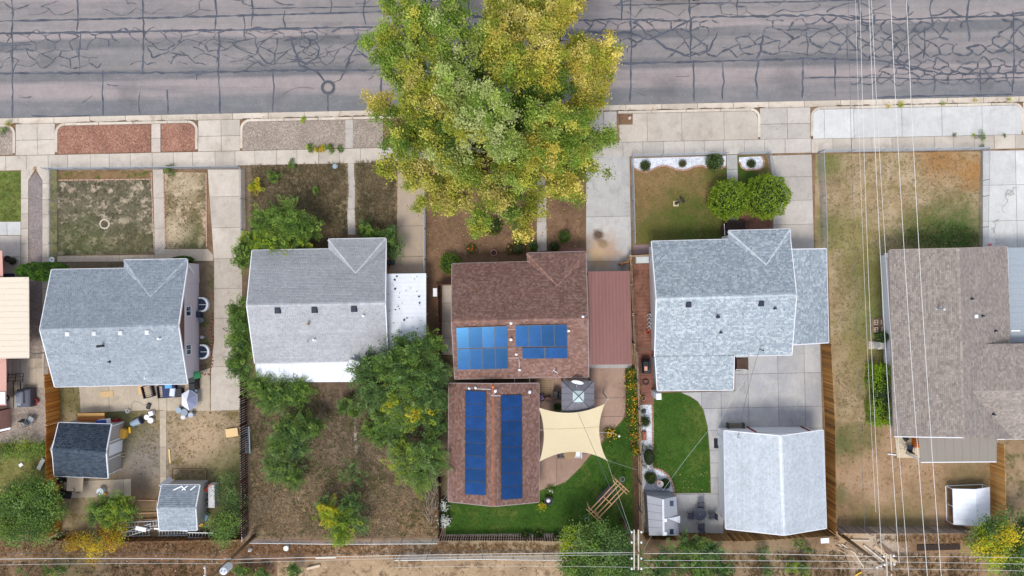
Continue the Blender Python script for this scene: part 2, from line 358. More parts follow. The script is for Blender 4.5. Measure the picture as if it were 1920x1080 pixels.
# ------------------------------------------------------------------ paving: bed sheet with one slab object per pour
def clip(poly, edge_a, edge_b):
    out = []; ax, ay = edge_a; bx, by = edge_b
    ins = lambda p: (bx-ax)*(p[1]-ay)-(by-ay)*(p[0]-ax) >= 0
    for i in range(len(poly)):
        p, q = poly[i], poly[(i+1) % len(poly)]; ip, iq = ins(p), ins(q)
        if ip: out.append(p)
        if ip != iq:
            dx, dy = q[0]-p[0], q[1]-p[1]; den = (bx-ax)*dy-(by-ay)*dx
            if abs(den) > 1e-12:
                k = -((bx-ax)*(p[1]-ay)-(by-ay)*(p[0]-ax))/den; out.append((p[0]+dx*k, p[1]+dy*k))
    return out
def cell_clip(poly, cell):
    for i in range(4):
        poly = clip(poly, cell[i], cell[(i+1) % 4])
        if len(poly) < 3: return None
    return poly
def paving(name, poly, xs, ys, mat, top=.05, tilt=SL, gap=.65, bed=True, label=None):
    """poly in photo pixels; xs, ys = joint positions in pixels; joints follow the street's slight turn"""
    W = [P(x, y) for x, y in poly]
    b = MB(); b.prism(W, -.02, top-.03); root = b.build(name, BED, kind='structure')
    xm, ym = sum(p[0] for p in poly)/len(poly), sum(p[1] for p in poly)/len(poly)
    X0, X1, Y0, Y1 = min(p[0] for p in poly)-40, max(p[0] for p in poly)+40, min(p[1] for p in poly)-40, max(p[1] for p in poly)+40
    xs = [X0]+sorted(xs)+[X1]; ys = [Y0]+sorted(ys)+[Y1]; h = gap/2
    sk = lambda x, y: (x+(y-ym)*tilt, y-(x-xm)*tilt)
    for i in range(len(xs)-1):
        for j in range(len(ys)-1):
            c = [(xs[i]+h, ys[j]+h), (xs[i+1]-h, ys[j]+h), (xs[i+1]-h, ys[j+1]-h), (xs[i]+h, ys[j+1]-h)]
            if c[1][0]-c[0][0] < 1 or c[2][1]-c[1][1] < 1: continue
            q = cell_clip(list(poly), [sk(*p) for p in c])
            if not q: continue
            qq = [P(x, y) for x, y in q]
            ar = abs(sum(qq[k].x*qq[(k+1) % len(qq)].y-qq[(k+1) % len(qq)].x*qq[k].y for k in range(len(qq))))/2
            if ar < .02: continue
            dz = random.uniform(-.006, .006); s = MB(); s.prism(qq, -.02, top+dz); s.build('slab', mat, root)
    return root
def rect(x0, y0, x1, y1): return [(x0, y0), (x1, y0), (x1, y1), (x0, y1)]
def arc(cx, cy, r, a0, a1, n=6): return [(cx+r*math.cos(math.radians(a0+(a1-a0)*i/n)), cy+r*math.sin(math.radians(a0+(a1-a0)*i/n))) for i in range(n+1)]
def frange(a, b, s, j=0): 
    out = []; x = a
    while x < b: out.append(x+random.uniform(-j, j)); x += s
    return out
# gutter pan and kerb stones along the near side of the street
gut = MB(); gut.prism([P(*R(-900, 0), ROADZ), P(*R(2900, 0), ROADZ), P(*R(2900, 11.4)), P(*R(-900, 11.4))], ROADZ-.05, ROADZ+.015); gut = gut.build('gutter', BED, kind='structure')
for i, x in enumerate(frange(-300, 2220, 67)):
    x1 = x+66; q = [P(*R(x, .2), ROADZ), P(*R(x1, .2), ROADZ), P(*R(x1, 11.6), ROADZ), P(*R(x, 11.6), ROADZ)]
    MB().prism(q, ROADZ-.05, ROADZ+.03+random.uniform(-.004, .004)).build('slab', CURBM, gut)
dirt = MB(); zd = ROADZ+.046  # broken brown ribbons that darken the gutter line along the kerb foot
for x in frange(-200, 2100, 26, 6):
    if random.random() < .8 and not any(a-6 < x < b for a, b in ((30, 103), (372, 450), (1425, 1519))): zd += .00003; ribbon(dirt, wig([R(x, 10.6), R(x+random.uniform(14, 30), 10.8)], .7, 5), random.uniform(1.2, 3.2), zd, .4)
dirt.build('gutter_strip', plain('gutter_brown', C(112, 92, 76), .95), gut, kind='stuff')
aprons = [(30, 103), (372, 450), (1100, 1156), (1425, 1519), (1918, 2000), (-140, -60)]
kb = bpy.data.objects.new('kerb', None); COL.objects.link(kb); kb['kind'] = 'structure'; kb.location = P(*R(960, 14))
def kerb_piece(pts, w=4.6, z0=-.15, z1=.075):
    L_ = [P(x, y) for x, y in pts]; n = len(L_); a, b = [], []
    for i, p in enumerate(L_):
        d = (L_[min(i+1, n-1)]-L_[max(i-1, 0)]).normalized(); q = Vector((-d.y, d.x, 0))*(w/44)
        a.append(p+q); b.append(p-q)
    MB().prism(a+b[::-1], z0, z1).build('kerb_stone', CURBM, kb)
def kerb_run(x0, x1, left=True, right=True, rr=16):
    xs = frange(x0+(rr if left else 0), x1-(rr if right else 0)-20, 64)+[x1-(rr if right else 0)]
    for a, b in zip(xs[:-1], xs[1:]): kerb_piece([R(a+.5, 14), R(b-.5, 14)])
    if left: kerb_piece([R(x0+rr-rr*math.sin(t_), 14+rr-rr*math.cos(t_)) for t_ in [k*math.pi/12 for k in range(7)]]+[R(x0, 66)])
    if right: kerb_piece([R(x1-rr+rr*math.sin(t_), 14+rr-rr*math.cos(t_)) for t_ in [k*math.pi/12 for k in range(7)]]+[R(x1, 66)])
kerb_run(-58, 27); kerb_run(106, 369); kerb_run(453, 1098); kerb_run(1158, 1423, left=False); kerb_run(1522, 1916)
# sidewalk, aprons, parkways
def strip(x0, x1, d0, d1): return [R(x0, d0), R(x1, d0), R(x1, d1), R(x0, d1)]
swx = frange(-300, 700, 39, 2)+frange(1110, 2250, 38, 2)
paving('sidewalk', strip(-400, 715, 71, 98), [x for x in swx if x < 715], [], CONC)
paving('sidewalk', strip(715, 1520, 70.5, 97), frange(750, 1500, 38, 2), [], CONC_G)
paving('sidewalk', strip(1521, 2300, 72, 97.5), frange(1560, 2250, 38, 2), [], CONC)
for i, (a, b) in enumerate(aprons):
    mt = (CONC, CONC, CONC_G, CONC_G, CONC_W, CONC)[i]
    paving('driveway_apron', strip(a, b, 12, 70), [(a+b)/2+4], [ye((a+b)/2)+42], mt, top=.03)
LAVA = speck_gravel('red_lava_rock', [C(138, 94, 80), C(164, 120, 102), C(122, 84, 72), C(176, 140, 116), C(150, 108, 92)], 13)
GRAV = speck_gravel('grey_gravel', [C(146, 133, 122), C(170, 156, 143), C(128, 114, 103), C(184, 170, 154), C(154, 139, 127)], 14, .2)
WGRAV = speck_gravel('white_marble_chips', [C(226, 228, 234), C(206, 210, 220), C(238, 240, 244), C(186, 192, 204)], 12, .08)
DKGRAV = speck_gravel('violet_gravel', [C(140, 128, 124), C(160, 146, 142), C(124, 112, 110), C(150, 140, 140)], 14, .18)
def patch(name, poly, mat, z=.012, kind='structure', parent=None):
    return MB().prism([P(x, y) for x, y in poly], -.03, z).build(name, mat, parent, kind=kind)
patch('gravel_bed', strip(-56, 25, 16, 69), GRAV, .05); patch('gravel_bed', strip(108, 283, 17, 69), LAVA, .05); patch('gravel_bed', strip(303, 367, 17, 69), LAVA, .05)
paving('walkway', strip(284.5, 301.5, 17, 70), [], [ye(293)+44], CONC, top=.06)
patch('gravel_bed', strip(455, 718, 17, 70), GRAV, .04)
paving('walkway', strip(648, 662, 17, 70), [], [ye(655)+34], CONC_G, top=.055)
SOIL3 = ground('brown_front_yard_soil', [(.3, C(108, 84, 66)), (.55, C(132, 104, 82)), (.75, C(152, 124, 96))], .5, C(92, 76, 52), 1.2, .25, pscale=(.55, .75))
patch('parkway_soil', strip(719, 1097, 17, 70), SOIL3, .03)
paving('parkway_paving', [R(1161, 17), R(1408, 17), R(1416, 20), R(1420, 30), R(1421, 70), R(1161, 70)], [1213, 1278, 1357], [], CONC, top=.075)
paving('parkway_paving', [R(1524, 30), R(1526, 22), R(1534, 17), R(1903, 17), R(1912, 22), R(1914, 30), R(1914, 71.5), R(1524, 71.5)], [1545, 1600, 1690, 1765, 1840], [], CONC_W, top=.075)
# ------------------------------------------------------------------ yards (sheets of soil, lawn and gravel)
L1 = ground('patchy_lawn', [(.32, C(84, 80, 60)), (.5, C(104, 98, 80)), (.7, C(128, 116, 96))], 1.2, C(176, 160, 138), 1.1, .38, pscale=(.5, .6), blobs=((150, 460, 2.2, C(84, 92, 52), .7), (250, 465, 2, C(92, 92, 58), .6)))
L1b = ground('patchy_lawn_strip', [(.32, C(104, 96, 64)), (.5, C(134, 118, 88)), (.7, C(150, 130, 100))], .8, C(188, 168, 140), .9, .25, pscale=(.5, .6), blobs=((350, 460, 1.6, C(84, 92, 54), .8), (345, 345, 1.1, C(196, 176, 148), .7), (325, 435, 1.2, C(198, 178, 150), .7)))
OLIVE = ground('olive_grass', [(.3, C(104, 102, 56)), (.6, C(138, 130, 80)), (.8, C(158, 140, 100))], .9, C(90, 96, 44), 1.5, .25)
GREEN0 = ground('mown_lawn', [(.3, C(88, 104, 46)), (.6, C(112, 122, 62)), (.8, C(134, 132, 76))], .8, C(76, 94, 36), 1.6, .2)
LAWN = ground('lush_lawn', [(.3, C(52, 84, 28)), (.6, C(66, 98, 36)), (.8, C(82, 110, 46))], .5, C(112, 120, 58), .35, .26, pscale=(.5, .78))
LAWN4F = ground('browning_lawn', [(.3, C(126, 102, 68)), (.5, C(140, 115, 78)), (.75, C(154, 128, 90))], .5, C(112, 104, 58), .9, .2, pscale=(.56, .76), blobs=((1285, 375, 1.6, C(92, 98, 44), .6), (1350, 322, 1.5, C(84, 98, 40), .8), (1270, 435, 2.6, C(78, 94, 38), .85), (1330, 440, 2.2, C(74, 92, 36), .9), (1220, 448, 2.0, C(92, 96, 44), .7), (1400, 325, 1.5, C(50, 84, 26), .9)))
LAWN5 = ground('drought_lawn', [(.3, C(146, 122, 92)), (.5, C(168, 146, 114)), (.75, C(182, 164, 136))], .45, C(134, 120, 74), 1.0, .26, pscale=(.5, .66), blobs=((1790, 445, 2.8, C(62, 92, 34), .95), (1720, 440, 1.8, C(84, 98, 46), .8), (1550, 310, 1.2, C(100, 110, 50), .7), (1555, 430, 1.4, C(84, 100, 48), .6), (1760, 300, 1.6, C(160, 116, 70), .8), (1820, 320, 1.3, C(166, 120, 72), .8), (1640, 520, 2.5, C(98, 104, 48), .8), (1645, 620, 2.2, C(88, 112, 40), .8), (1650, 700, 2, C(96, 112, 44), .7), (1610, 660, 2, C(150, 132, 88), .5), (1600, 450, 2.2, C(128, 122, 66), .6)), warp=.7)
DIRT5 = ground('bare_back_yard', [(.3, C(146, 118, 90)), (.5, C(168, 138, 108)), (.75, C(184, 156, 126))], .5, C(140, 112, 76), 1.3, .22, pscale=(.56, .7), blobs=((1572, 830, 1.4, C(84, 98, 54), .8), (1615, 820, 1.3, C(104, 106, 62), .7), (1570, 930, .9, C(90, 98, 56), .7), (1700, 980, 2.0, C(92, 92, 50), .6), (1620, 975, 1.6, C(98, 92, 52), .7), (1820, 900, 2.0, C(96, 92, 52), .6)))
DIRT1 = ground('worn_back_yard', [(.3, C(122, 106, 82)), (.5, C(150, 132, 106)), (.72, C(176, 158, 132))], .55, C(112, 100, 60), .9, .26, pscale=(.5, .64), blobs=((265, 870, 2.4, C(136, 130, 124), .85), (420, 870, 2.0, C(78, 86, 44), .75), (375, 820, 2.3, C(188, 162, 132), .7), (215, 785, 2.4, C(82, 92, 44), .7), (130, 745, 1.2, C(112, 106, 64), .8), (390, 960, 3.0, C(88, 90, 50), .6), (250, 960, 3.0, C(112, 86, 62), .7)))
WEED2 = ground('weedy_soil', [(.3, C(104, 90, 70)), (.5, C(126, 110, 88)), (.75, C(150, 132, 106))], .6, C(84, 82, 48), 1.0, .3, pscale=(.54, .7))
WEED2B = ground('weedy_back_yard', [(.3, C(98, 82, 68)), (.5, C(122, 104, 86)), (.75, C(156, 134, 108))], .45, C(88, 84, 56), .8, .36, pscale=(.54, .7), blobs=((520, 940, 3, C(172, 148, 118), .6), (790, 980, 3, C(158, 124, 92), .6), (660, 790, 3, C(122, 104, 90), .7), (560, 990, 3, C(166, 140, 110), .5)))
GRAVY = speck_gravel('yard_gravel', [C(156, 142, 132), C(178, 164, 150), C(138, 124, 116)], 12, .2)
PAVER = ground('red_brown_paver', [(.3, C(128, 88, 74)), (.6, C(148, 106, 90)), (.8, C(160, 120, 102))], .8, C(112, 78, 68), 1.2, .12)
# lot at the left edge
patch('lawn', rect(-80, 321, 40, 415), GREEN0)
patch('gravel_strip', [(54, 338), (67, 322), (79, 338), (80, 610), (54, 610)], DKGRAV)
paving('driveway', [(40, 318), (66, 318), (53.5, 338), (53, 720), (40, 720)], [], frange(372, 700, 28, 2), CONC, top=.04)
paving('driveway', [(68, 318), (93, 318), (93, 492), (92, 520), (80, 720), (80, 338)], [], frange(345, 700, 28, 2), CONC, top=.04)
paving('walkway', rect(-60, 416, 39.5, 441), [14], [], CONC_W, top=.05)
paving('patio', rect(-60, 442, 39, 522), [-10], [482], CONC_G, top=.04)
paving('driveway', [(52, 672), (83, 672), (83, 726), (50, 726)], [68], [690], CONC_B, top=.03)
patch('patio_soil', rect(-60, 522, 90, 765), GRAVY, .008)
paving('patio', rect(-60, 674, 49, 764), [24, 40], [700], CONC_G, top=.035)
patch('gravel_yard', [(-60, 766), (92, 724), (92, 830), (-60, 830)], GRAVY, .014)
patch('back_yard', [(-60, 830), (92, 830), (92, 1010), (-60, 1010)], OLIVE, .010)
# first grey house
patch('lawn', [(95, 318), (107, 318), (108, 486), (94, 488)], OLIVE)
patch('lawn', [(108, 320), (285, 320), (289, 475), (108, 479)], L1)
patch('flower_bed', [(108, 321), (284, 321), (284, 336), (108, 338)], ground('bed_soil', [(.3, C(110, 88, 62)), (.6, C(140, 112, 82)), (.8, C(124, 116, 60))], 1.2, C(84, 94, 40), 1.4, .25), .02)
patch('lawn', [(307, 322), (388, 324), (389, 466), (311, 466)], L1b)
paving('walkway', [(287, 318), (306, 318), (310, 476), (291, 477)], [], [371, 428], CONC)
paving('walkway', [(108, 480), (291, 478), (310, 467), (390, 467), (400, 478), (400, 489), (108, 491)], [160, 225, 290], [], CONC_B, top=.04)
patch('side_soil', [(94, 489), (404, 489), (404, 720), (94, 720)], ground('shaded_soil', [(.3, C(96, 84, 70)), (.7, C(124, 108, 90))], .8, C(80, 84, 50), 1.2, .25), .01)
paving('driveway', [(390, 318), (452, 318), (455, 600), (452, 755), (448, 768), (396, 770), (396, 690), (402, 640), (402, 492)], [], [369, 427, 485, 541, 597, 687], CONC)
paving('patio', [(149, 724), (362, 718), (362, 700), (394, 690), (394, 770), (312, 770), (298, 768), (152, 774)], [205, 298, 313], [], CONC_B)
paving('walkway', [(300, 770), (312, 770), (312, 905), (301, 912)], [], [782, 838, 893], CONC_B, top=.04)
patch('back_yard', [(92, 724), (455, 724), (456, 1012), (88, 1012)], DIRT1, .008)
paving('patio', [(120, 903), (246, 898), (246, 930), (122, 934)], [232], [], CONC_B, top=.03)
# second lot, weedy
patch('weedy_yard', [(456, 312), (655, 302), (742, 300), (742, 470), (456, 520)], WEED2)
patch('weedy_yard', [(456, 520), (800, 470), (838, 500), (826, 1008), (460, 1012)], WEED2B, .010)
paving('walkway', [(652, 306), (664, 306), (664, 330), (666, 345), (665, 390), (667, 440), (653, 440), (651, 400), (654, 360)], [], [392], CONC_G, top=.03)
CONC_D2 = concrete('concrete_old_drive', C(190, 170, 148), C(172, 156, 140), C(196, 168, 130))
paving('driveway', [(746, 300), (797, 300), (797, 660), (722, 660), (728, 510), (744, 460)], [], [350, 424, 482, 540], CONC_D2, top=.04)
paving('walkway', [(664, 756), (668, 755), (668, 800), (671, 850), (666, 850), (663, 800)], [], [800], CONC_G, top=.03)
# brown house lot
patch('front_yard_soil', [(798, 312), (1098, 300), (1098, 515), (798, 700)], SOIL3)
paving('walkway', [(1006, 318), (1023, 318), (1025, 470), (1007, 472)], [], [360, 415], CONC_G)
paving('porch_step', [(1043, 466), (1094, 464), (1094, 476), (1043, 477)], [1060, 1077], [], plain('paver_red', C(140, 100, 92), .9), top=.06)
paving('driveway', [(1099, 296), (1180, 293), (1184, 512), (1184, 690), (1103, 690), (1099, 512)], [], [406, 490], CONC_D3)
paving('side_walk', [(829, 535), (852, 535), (852, 665), (829, 665)], [], [568, 602, 634], CONC, top=.04)
patch('side_soil', [(826, 666), (852, 666), (852, 945), (826, 945)], WEED2, .014)
patio3 = [(1004, 684), (1172, 684), (1172, 770), (1168, 784), (1150, 806), (1127, 827), (1106, 853), (1088, 876), (1067, 897), (1048, 908), (1029, 915), (1004, 920)]
paving('patio', patio3, [1042, 1110], [747, 782, 850], CONC_T, top=.05, gap=.8)
patch('lawn', [(836, 942), (1005, 942), (1005, 922), (1060, 905), (1110, 852), (1170, 786), (1174, 780), (1192, 780), (1194, 1003), (836, 1003)], LAWN, .02)
patch('flower_bed', [(1173, 686), (1196, 686), (1198, 1003), (1187, 1003), (1186, 868), (1174, 780)], ground('dark_bed_soil', [(.3, C(80, 62, 48)), (.7, C(112, 88, 68))], 1.5, None, 1, .3), .03)
patch('gravel_strip', [(975, 1000), (1192, 1000), (1196, 1013), (828, 1013), (828, 1002)], GRAVY, .026)
# blue grey house lot
patch('gravel_bed', [(1184, 297), (1361, 292), (1361, 316), (1184, 322)], WGRAV, .012)
wave = [(1184, 311), (1190, 317), (1203, 322), (1215, 322), (1226, 317), (1240, 311), (1252, 312), (1264, 317), (1278, 320), (1290, 318), (1302, 313), (1315, 311), (1326, 315), (1338, 318), (1350, 317), (1361, 312)]
patch('lawn', wave+[(1363, 318), (1366, 452), (1187, 458)], LAWN4F, .022)
patch('lawn', [(1383, 292), (1436, 290), (1448, 345), (1448, 405), (1385, 406)], LAWN4F, .016)
patch('gravel_bed', [(1386, 295), (1428, 293), (1432, 300), (1431, 312), (1424, 318), (1398, 319), (1389, 314), (1385, 304)], WGRAV, .03)
paving('walkway', [(1362, 291), (1382, 290), (1385, 430), (1365, 430)], [], [318, 342, 380, 405], CONC_P, top=.05)
paving('brick_patio', [(1386, 406), (1449, 405), (1450, 436), (1386, 436)], frange(1394, 1449, 9), frange(410, 436, 6), PAVER, top=.05, gap=.5)
paving('driveway', [(1443, 292), (1521, 290), (1526, 475), (1450, 475), (1449, 350)], [], [332, 376, 421], CONC_G)
paving('side_patio', [(1187, 494), (1222, 494), (1224, 655), (1190, 655)], frange(1196, 1222, 9), frange(500, 655, 7), PAVER, top=.05, gap=.35)
paving('side_patio', [(1192, 656), (1225, 656), (1226, 757), (1196, 757)], frange(1202, 1225, 10), frange(664, 757, 8), plain('paver_plum', C(140, 92, 80), .9), top=.05, gap=.4)
patch('concrete_step', rect(1188, 459, 1224, 476), plain('dusty_mauve', C(150, 128, 128), .9), .03)
pat4 = [(1277, 736), (1378, 733), (1378, 660), (1484, 660), (1487, 640), (1537, 640), (1542, 812), (1356, 812), (1356, 1000), (1268, 1000), (1268, 925), (1333, 924), (1331, 850), (1327, 800), (1319, 768), (1308, 752), (1294, 743)]
paving('patio', pat4, [1316, 1353, 1404, 1460, 1510], [702, 765, 806, 843, 867, 895, 925], CONC_P, top=.05)
patch('lawn', [(1225, 738), (1276, 736), (1293, 744), (1307, 753), (1318, 769), (1326, 800), (1330, 850), (1332, 923), (1264, 924), (1260, 905), (1248, 888), (1230, 877), (1226, 870)], LAWN, .03)
patch('gravel_bed', [(1200, 759), (1222, 759), (1224, 876), (1240, 880), (1256, 896), (1263, 922), (1205, 922), (1203, 870)], WGRAV, .018)
patch('gravel_bed', [(1203, 923), (1268, 923), (1268, 1003), (1206, 1003)], GRAVY, .010)
# taupe house lot
patch('lawn', [(1529, 289), (1840, 284), (1841, 475), (1676, 475), (1680, 790), (1562, 790), (1552, 470), (1527, 470)], LAWN5)
paving('driveway', [(1842, 283), (2100, 280), (2100, 470), (1842, 470)], [1905, 2000], [345, 412], CONC_W)
patch('back_yard', [(1563, 790), (1870, 790), (1880, 985), (1572, 990)], DIRT5, .013)
patch('back_yard', [(1872, 800), (2100, 800), (2100, 990), (1884, 990)], ground('right_yard_soil', [(.3, C(134, 110, 84)), (.6, C(162, 138, 110)), (.8, C(176, 150, 120))], .5, C(104, 98, 62), 1, .25), .010)
paving('patio', [(1677, 814), (1724, 814), (1724, 858), (1681, 858)], [], [], concrete('cream_slab', C(216, 200, 172), C(200, 184, 158)), top=.06)
# behind the alley
patch('pale_yard', [(520, 1052), (1060, 1048), (1060, 1140), (520, 1140)], ground('pale_straw', [(.3, C(150, 126, 98)), (.6, C(180, 154, 124)), (.8, C(196, 172, 142))], .5, C(122, 100, 76), 1.0, .3), .006)

# ------------------------------------------------------------------ grass and weeds as real blades
def inpoly(poly, x, y):
    r = np.zeros(len(x), bool); n = len(poly)
    for i in range(n):
        (x0, y0), (x1, y1) = poly[i], poly[i-1]
        r ^= ((y0 > y) != (y1 > y)) & (x < (x1-x0)*(y-y0)/(y1-y0+1e-12)+x0)
    return r
def pnoise(x, y, s, seed):
    r = np.random.default_rng(seed); v = np.zeros_like(x)
    for k in range(6):
        a = r.uniform(0, 6.28); f = s*r.uniform(.6, 2.2); v += np.sin((x*np.cos(a)+y*np.sin(a))*f+r.uniform(0, 6.28)+1.7*np.sin(x*f*.37+k))
    return v/6
def scatter(name, label, cat, polys, dens, h, wd, cols, blades=4, lean=1.3, clump=None, thr=-9, z=.015, seed=1):
    """cols = list of colours; polys in pixels"""
    pts = []
    for poly in polys:
        W = [(P(x, y).x, P(x, y).y) for x, y in poly]; xs = [p[0] for p in W]; ys = [p[1] for p in W]
        n = int((max(xs)-min(xs))*(max(ys)-min(ys))*dens)
        x = rng.uniform(min(xs), max(xs), n); y = rng.uniform(min(ys), max(ys), n); k = inpoly(W, x, y); pts.append(np.stack([x[k], y[k]], 1))
    p = np.concatenate(pts)
    nz = pnoise(p[:, 0], p[:, 1], clump or 1.0, seed)
    k = nz+rng.normal(0, .42, len(nz)) > thr; p = p[k]; nz = nz[k]
    n = len(p); p = np.repeat(p, blades, 0); nz = np.repeat(nz, blades); N = len(p)
    a = rng.uniform(0, 6.283, N); hh = h*rng.uniform(.5, 1.25, N)*(1+.35*nz); ln = hh*lean*rng.uniform(.4, 1.4, N)
    b = np.stack([p[:, 0]+rng.normal(0, wd*1.5, N), p[:, 1]+rng.normal(0, wd*1.5, N), np.full(N, z)], 1)
    s = np.stack([-np.sin(a), np.cos(a), np.zeros(N)], 1)*wd/2
    tip = b+np.stack([np.cos(a)*ln, np.sin(a)*ln, hh], 1)
    V = np.stack([b-s, b+s, tip], 1).reshape(-1, 3); F = np.arange(3*N).reshape(-1, 3)
    ca = np.array(cols); ci = np.clip(((nz*.5+.5)+rng.normal(0, .2, N))*len(cols), 0, len(cols)-1).astype(int)
    cc = ca[ci]*rng.uniform(.75, 1.2, (N, 1)); cc = np.repeat(cc, 3, 0)
    o = mesh_np(name, V, F, LEAF, col=cc, kind='stuff'); return tag(o, label, cat)
G = lambda *l: [C(*c) for c in l]
scatter('grass', 'lush green grass of the lawn round the solar garage', 'grass', [[(838, 944), (1004, 944), (1008, 924), (1060, 907), (1112, 856), (1172, 790), (1187, 785), (1189, 1000), (838, 1000)]], 70, .07, .03, G((48, 78, 24), (64, 96, 34), (84, 112, 46), (106, 126, 56)), 3, seed=2, z=.02)
scatter('grass', 'green grass of the curved lawn beside the white garage', 'grass', [[(1227, 739), (1276, 738), (1306, 755), (1324, 800), (1330, 922), (1264, 922), (1248, 890), (1228, 876)]], 70, .06, .03, G((50, 82, 26), (64, 98, 34), (84, 112, 44), (104, 124, 54)), 3, seed=3, z=.03)
scatter('grass', 'browning grass on the front lawn by the round junipers', 'grass', [wave+[(1363, 318), (1366, 450), (1188, 456)]], 45, .06, .03, G((100, 102, 52), (128, 112, 68), (150, 126, 84), (160, 138, 98)), 3, seed=4, z=.022)
scatter('dry_grass', 'patchy dry grass on the fenced lawn of the left house', 'grass', [[(110, 340), (283, 340), (287, 474), (110, 477)], [(310, 326), (387, 327), (388, 465), (313, 465)], [(96, 320), (106, 320), (106, 485), (96, 485)]], 50, .07, .03, G((64, 72, 42), (82, 82, 58), (98, 92, 72), (112, 104, 84)), 4, clump=2.6, thr=.05, seed=5)
scatter('dry_grass', 'tall brown weeds over the front yard of the pale grey house', 'weeds', [[(472, 312), (650, 306), (650, 445), (610, 465), (472, 470)], [(668, 304), (742, 302), (742, 440), (670, 440)]], 60, .2, .045, G((92, 90, 58), (114, 102, 74), (138, 122, 94), (168, 150, 120)), 5, clump=1.5, thr=-.9, seed=6)
scatter('dry_grass', 'dry weeds over the back yard of the pale grey house', 'weeds', [[(470, 725), (826, 740), (824, 1004), (470, 1006)]], 42, .18, .045, G((108, 108, 68), (130, 116, 90), (156, 138, 112), (184, 164, 134)), 5, clump=1.1, thr=-.5, seed=7)
scatter('dry_grass', 'pale straw tufts toward the alley end of the weedy back yard', 'weeds', [[(470, 880), (640, 900), (824, 900), (824, 1004), (470, 1006)]], 30, .2, .05, G((150, 128, 98), (182, 156, 122), (204, 180, 146), (140, 104, 74)), 5, clump=1.6, thr=0, seed=27)
scatter('dry_grass', 'dark scrub and weeds on the lower side of the alley', 'weeds', [[(-20, 1052), (515, 1052), (515, 1085), (-20, 1085)], [(1060, 1048), (1560, 1030), (1840, 1045), (1840, 1085), (1060, 1085)]], 30, .2, .05, G((82, 84, 46), (110, 96, 62), (140, 114, 80), (92, 74, 54)), 5, clump=.9, thr=-.1, seed=41)
scatter('weeds', 'olive green weed tufts among the dry weeds of the back yard', 'weeds', [[(470, 725), (826, 740), (824, 1004), (470, 1006)]], 26, .22, .05, G((72, 84, 40), (92, 102, 50), (112, 116, 60)), 5, clump=.8, thr=.42, seed=33)
scatter('dry_grass', 'straw coloured grass round the taupe house', 'grass', [[(1540, 292), (1836, 290), (1838, 462), (1670, 465), (1655, 600), (1660, 786), (1570, 786), (1558, 470), (1538, 465)]], 36, .08, .03, G((108, 106, 66), (142, 126, 96), (166, 146, 116), (186, 168, 138)), 4, clump=1.4, thr=-.4, seed=8)
scatter('grass', 'dark green grass tufts north of the taupe house', 'grass', [[(1700, 430), (1760, 415), (1836, 432), (1836, 463), (1690, 465)]], 60, .09, .035, G((48, 78, 24), (64, 94, 32), (86, 108, 48)), 4, clump=1.4, thr=-.2, seed=9)
scatter('dry_grass', 'rusty dry weeds along the back alley', 'weeds', [[(0, 1015), (820, 1018), (1180, 1022), (1180, 1036), (820, 1040), (0, 1044)], [(1560, 1005), (1840, 1003), (1840, 1018), (1560, 1012)]], 40, .18, .045, G((96, 90, 52), (130, 98, 64), (156, 118, 80), (176, 142, 104)), 5, clump=1.0, thr=-.35, seed=10)
scatter('dry_grass', 'worn grass in the back yard of the left house', 'grass', [[(315, 775), (450, 772), (452, 940), (410, 990), (330, 905), (315, 905)], [(118, 728), (150, 728), (150, 780), (118, 790)], [(245, 785), (298, 775), (298, 900), (245, 890)]], 22, .08, .035, G((70, 80, 36), (100, 96, 54), (140, 118, 80), (164, 140, 104)), 4, clump=1.1, thr=-.1, seed=11)
scatter('dry_grass', 'sparse dry tufts on the bare yard of the taupe house', 'grass', [[(1570, 795), (1675, 795), (1690, 870), (1780, 872), (1780, 982), (1575, 985)]], 10, .09, .035, G((74, 88, 40), (124, 104, 66), (150, 120, 82)), 4, clump=1.0, thr=.05, seed=12)
scatter('grass', 'olive grass in the yard at the left edge', 'grass', [[(-40, 832), (88, 832), (88, 1005), (-40, 1005)], [(-40, 323), (38, 323), (38, 413), (-40, 413)]], 26, .09, .035, G((74, 92, 36), (100, 108, 50), (130, 122, 76)), 4, clump=1.0, thr=-.3, seed=13)
scatter('dry_grass', 'short dry grass on the brown soil before the brown house', 'grass', [[(802, 400), (1000, 400), (1000, 470), (860, 488), (802, 520)], [(1030, 380), (1096, 380), (1096, 462), (1030, 462)]], 22, .07, .03, G((92, 76, 50), (116, 94, 66), (140, 116, 86)), 4, clump=1.2, thr=-.2, seed=14)

def litter(label, polys, dens, cols, size=.09, z=.05):
    Vs = []; Cs = []
    for poly in polys:
        W = [(P(x, y).x, P(x, y).y) for x, y in poly]; xs = [p[0] for p in W]; ys = [p[1] for p in W]; n = int((max(xs)-min(xs))*(max(ys)-min(ys))*dens)
        x = rng.uniform(min(xs), max(xs), n); y = rng.uniform(min(ys), max(ys), n); k = inpoly(W, x, y); x, y = x[k], y[k]; n = len(x); a = rng.uniform(0, 6.28, n); s = size*rng.uniform(.5, 1.2, n); zz = z+rng.uniform(0, .03, n)
        q = np.stack([np.stack([x+np.cos(a+i*1.571)*s*(1, .5, 1, .5)[i], y+np.sin(a+i*1.571)*s*(1, .5, 1, .5)[i], zz+rng.uniform(0, .03, n)], 1) for i in range(4)], 1).reshape(-1, 3); Vs.append(q)
        Cs.append(np.repeat(np.array(cols)[rng.integers(0, len(cols), n)], 4, 0))
    V = np.concatenate(Vs); tag(mesh_np('leaf_litter', V, np.arange(len(V)).reshape(-1, 4), LEAF, col=np.concatenate(Cs), kind='stuff'), label, 'leaves')
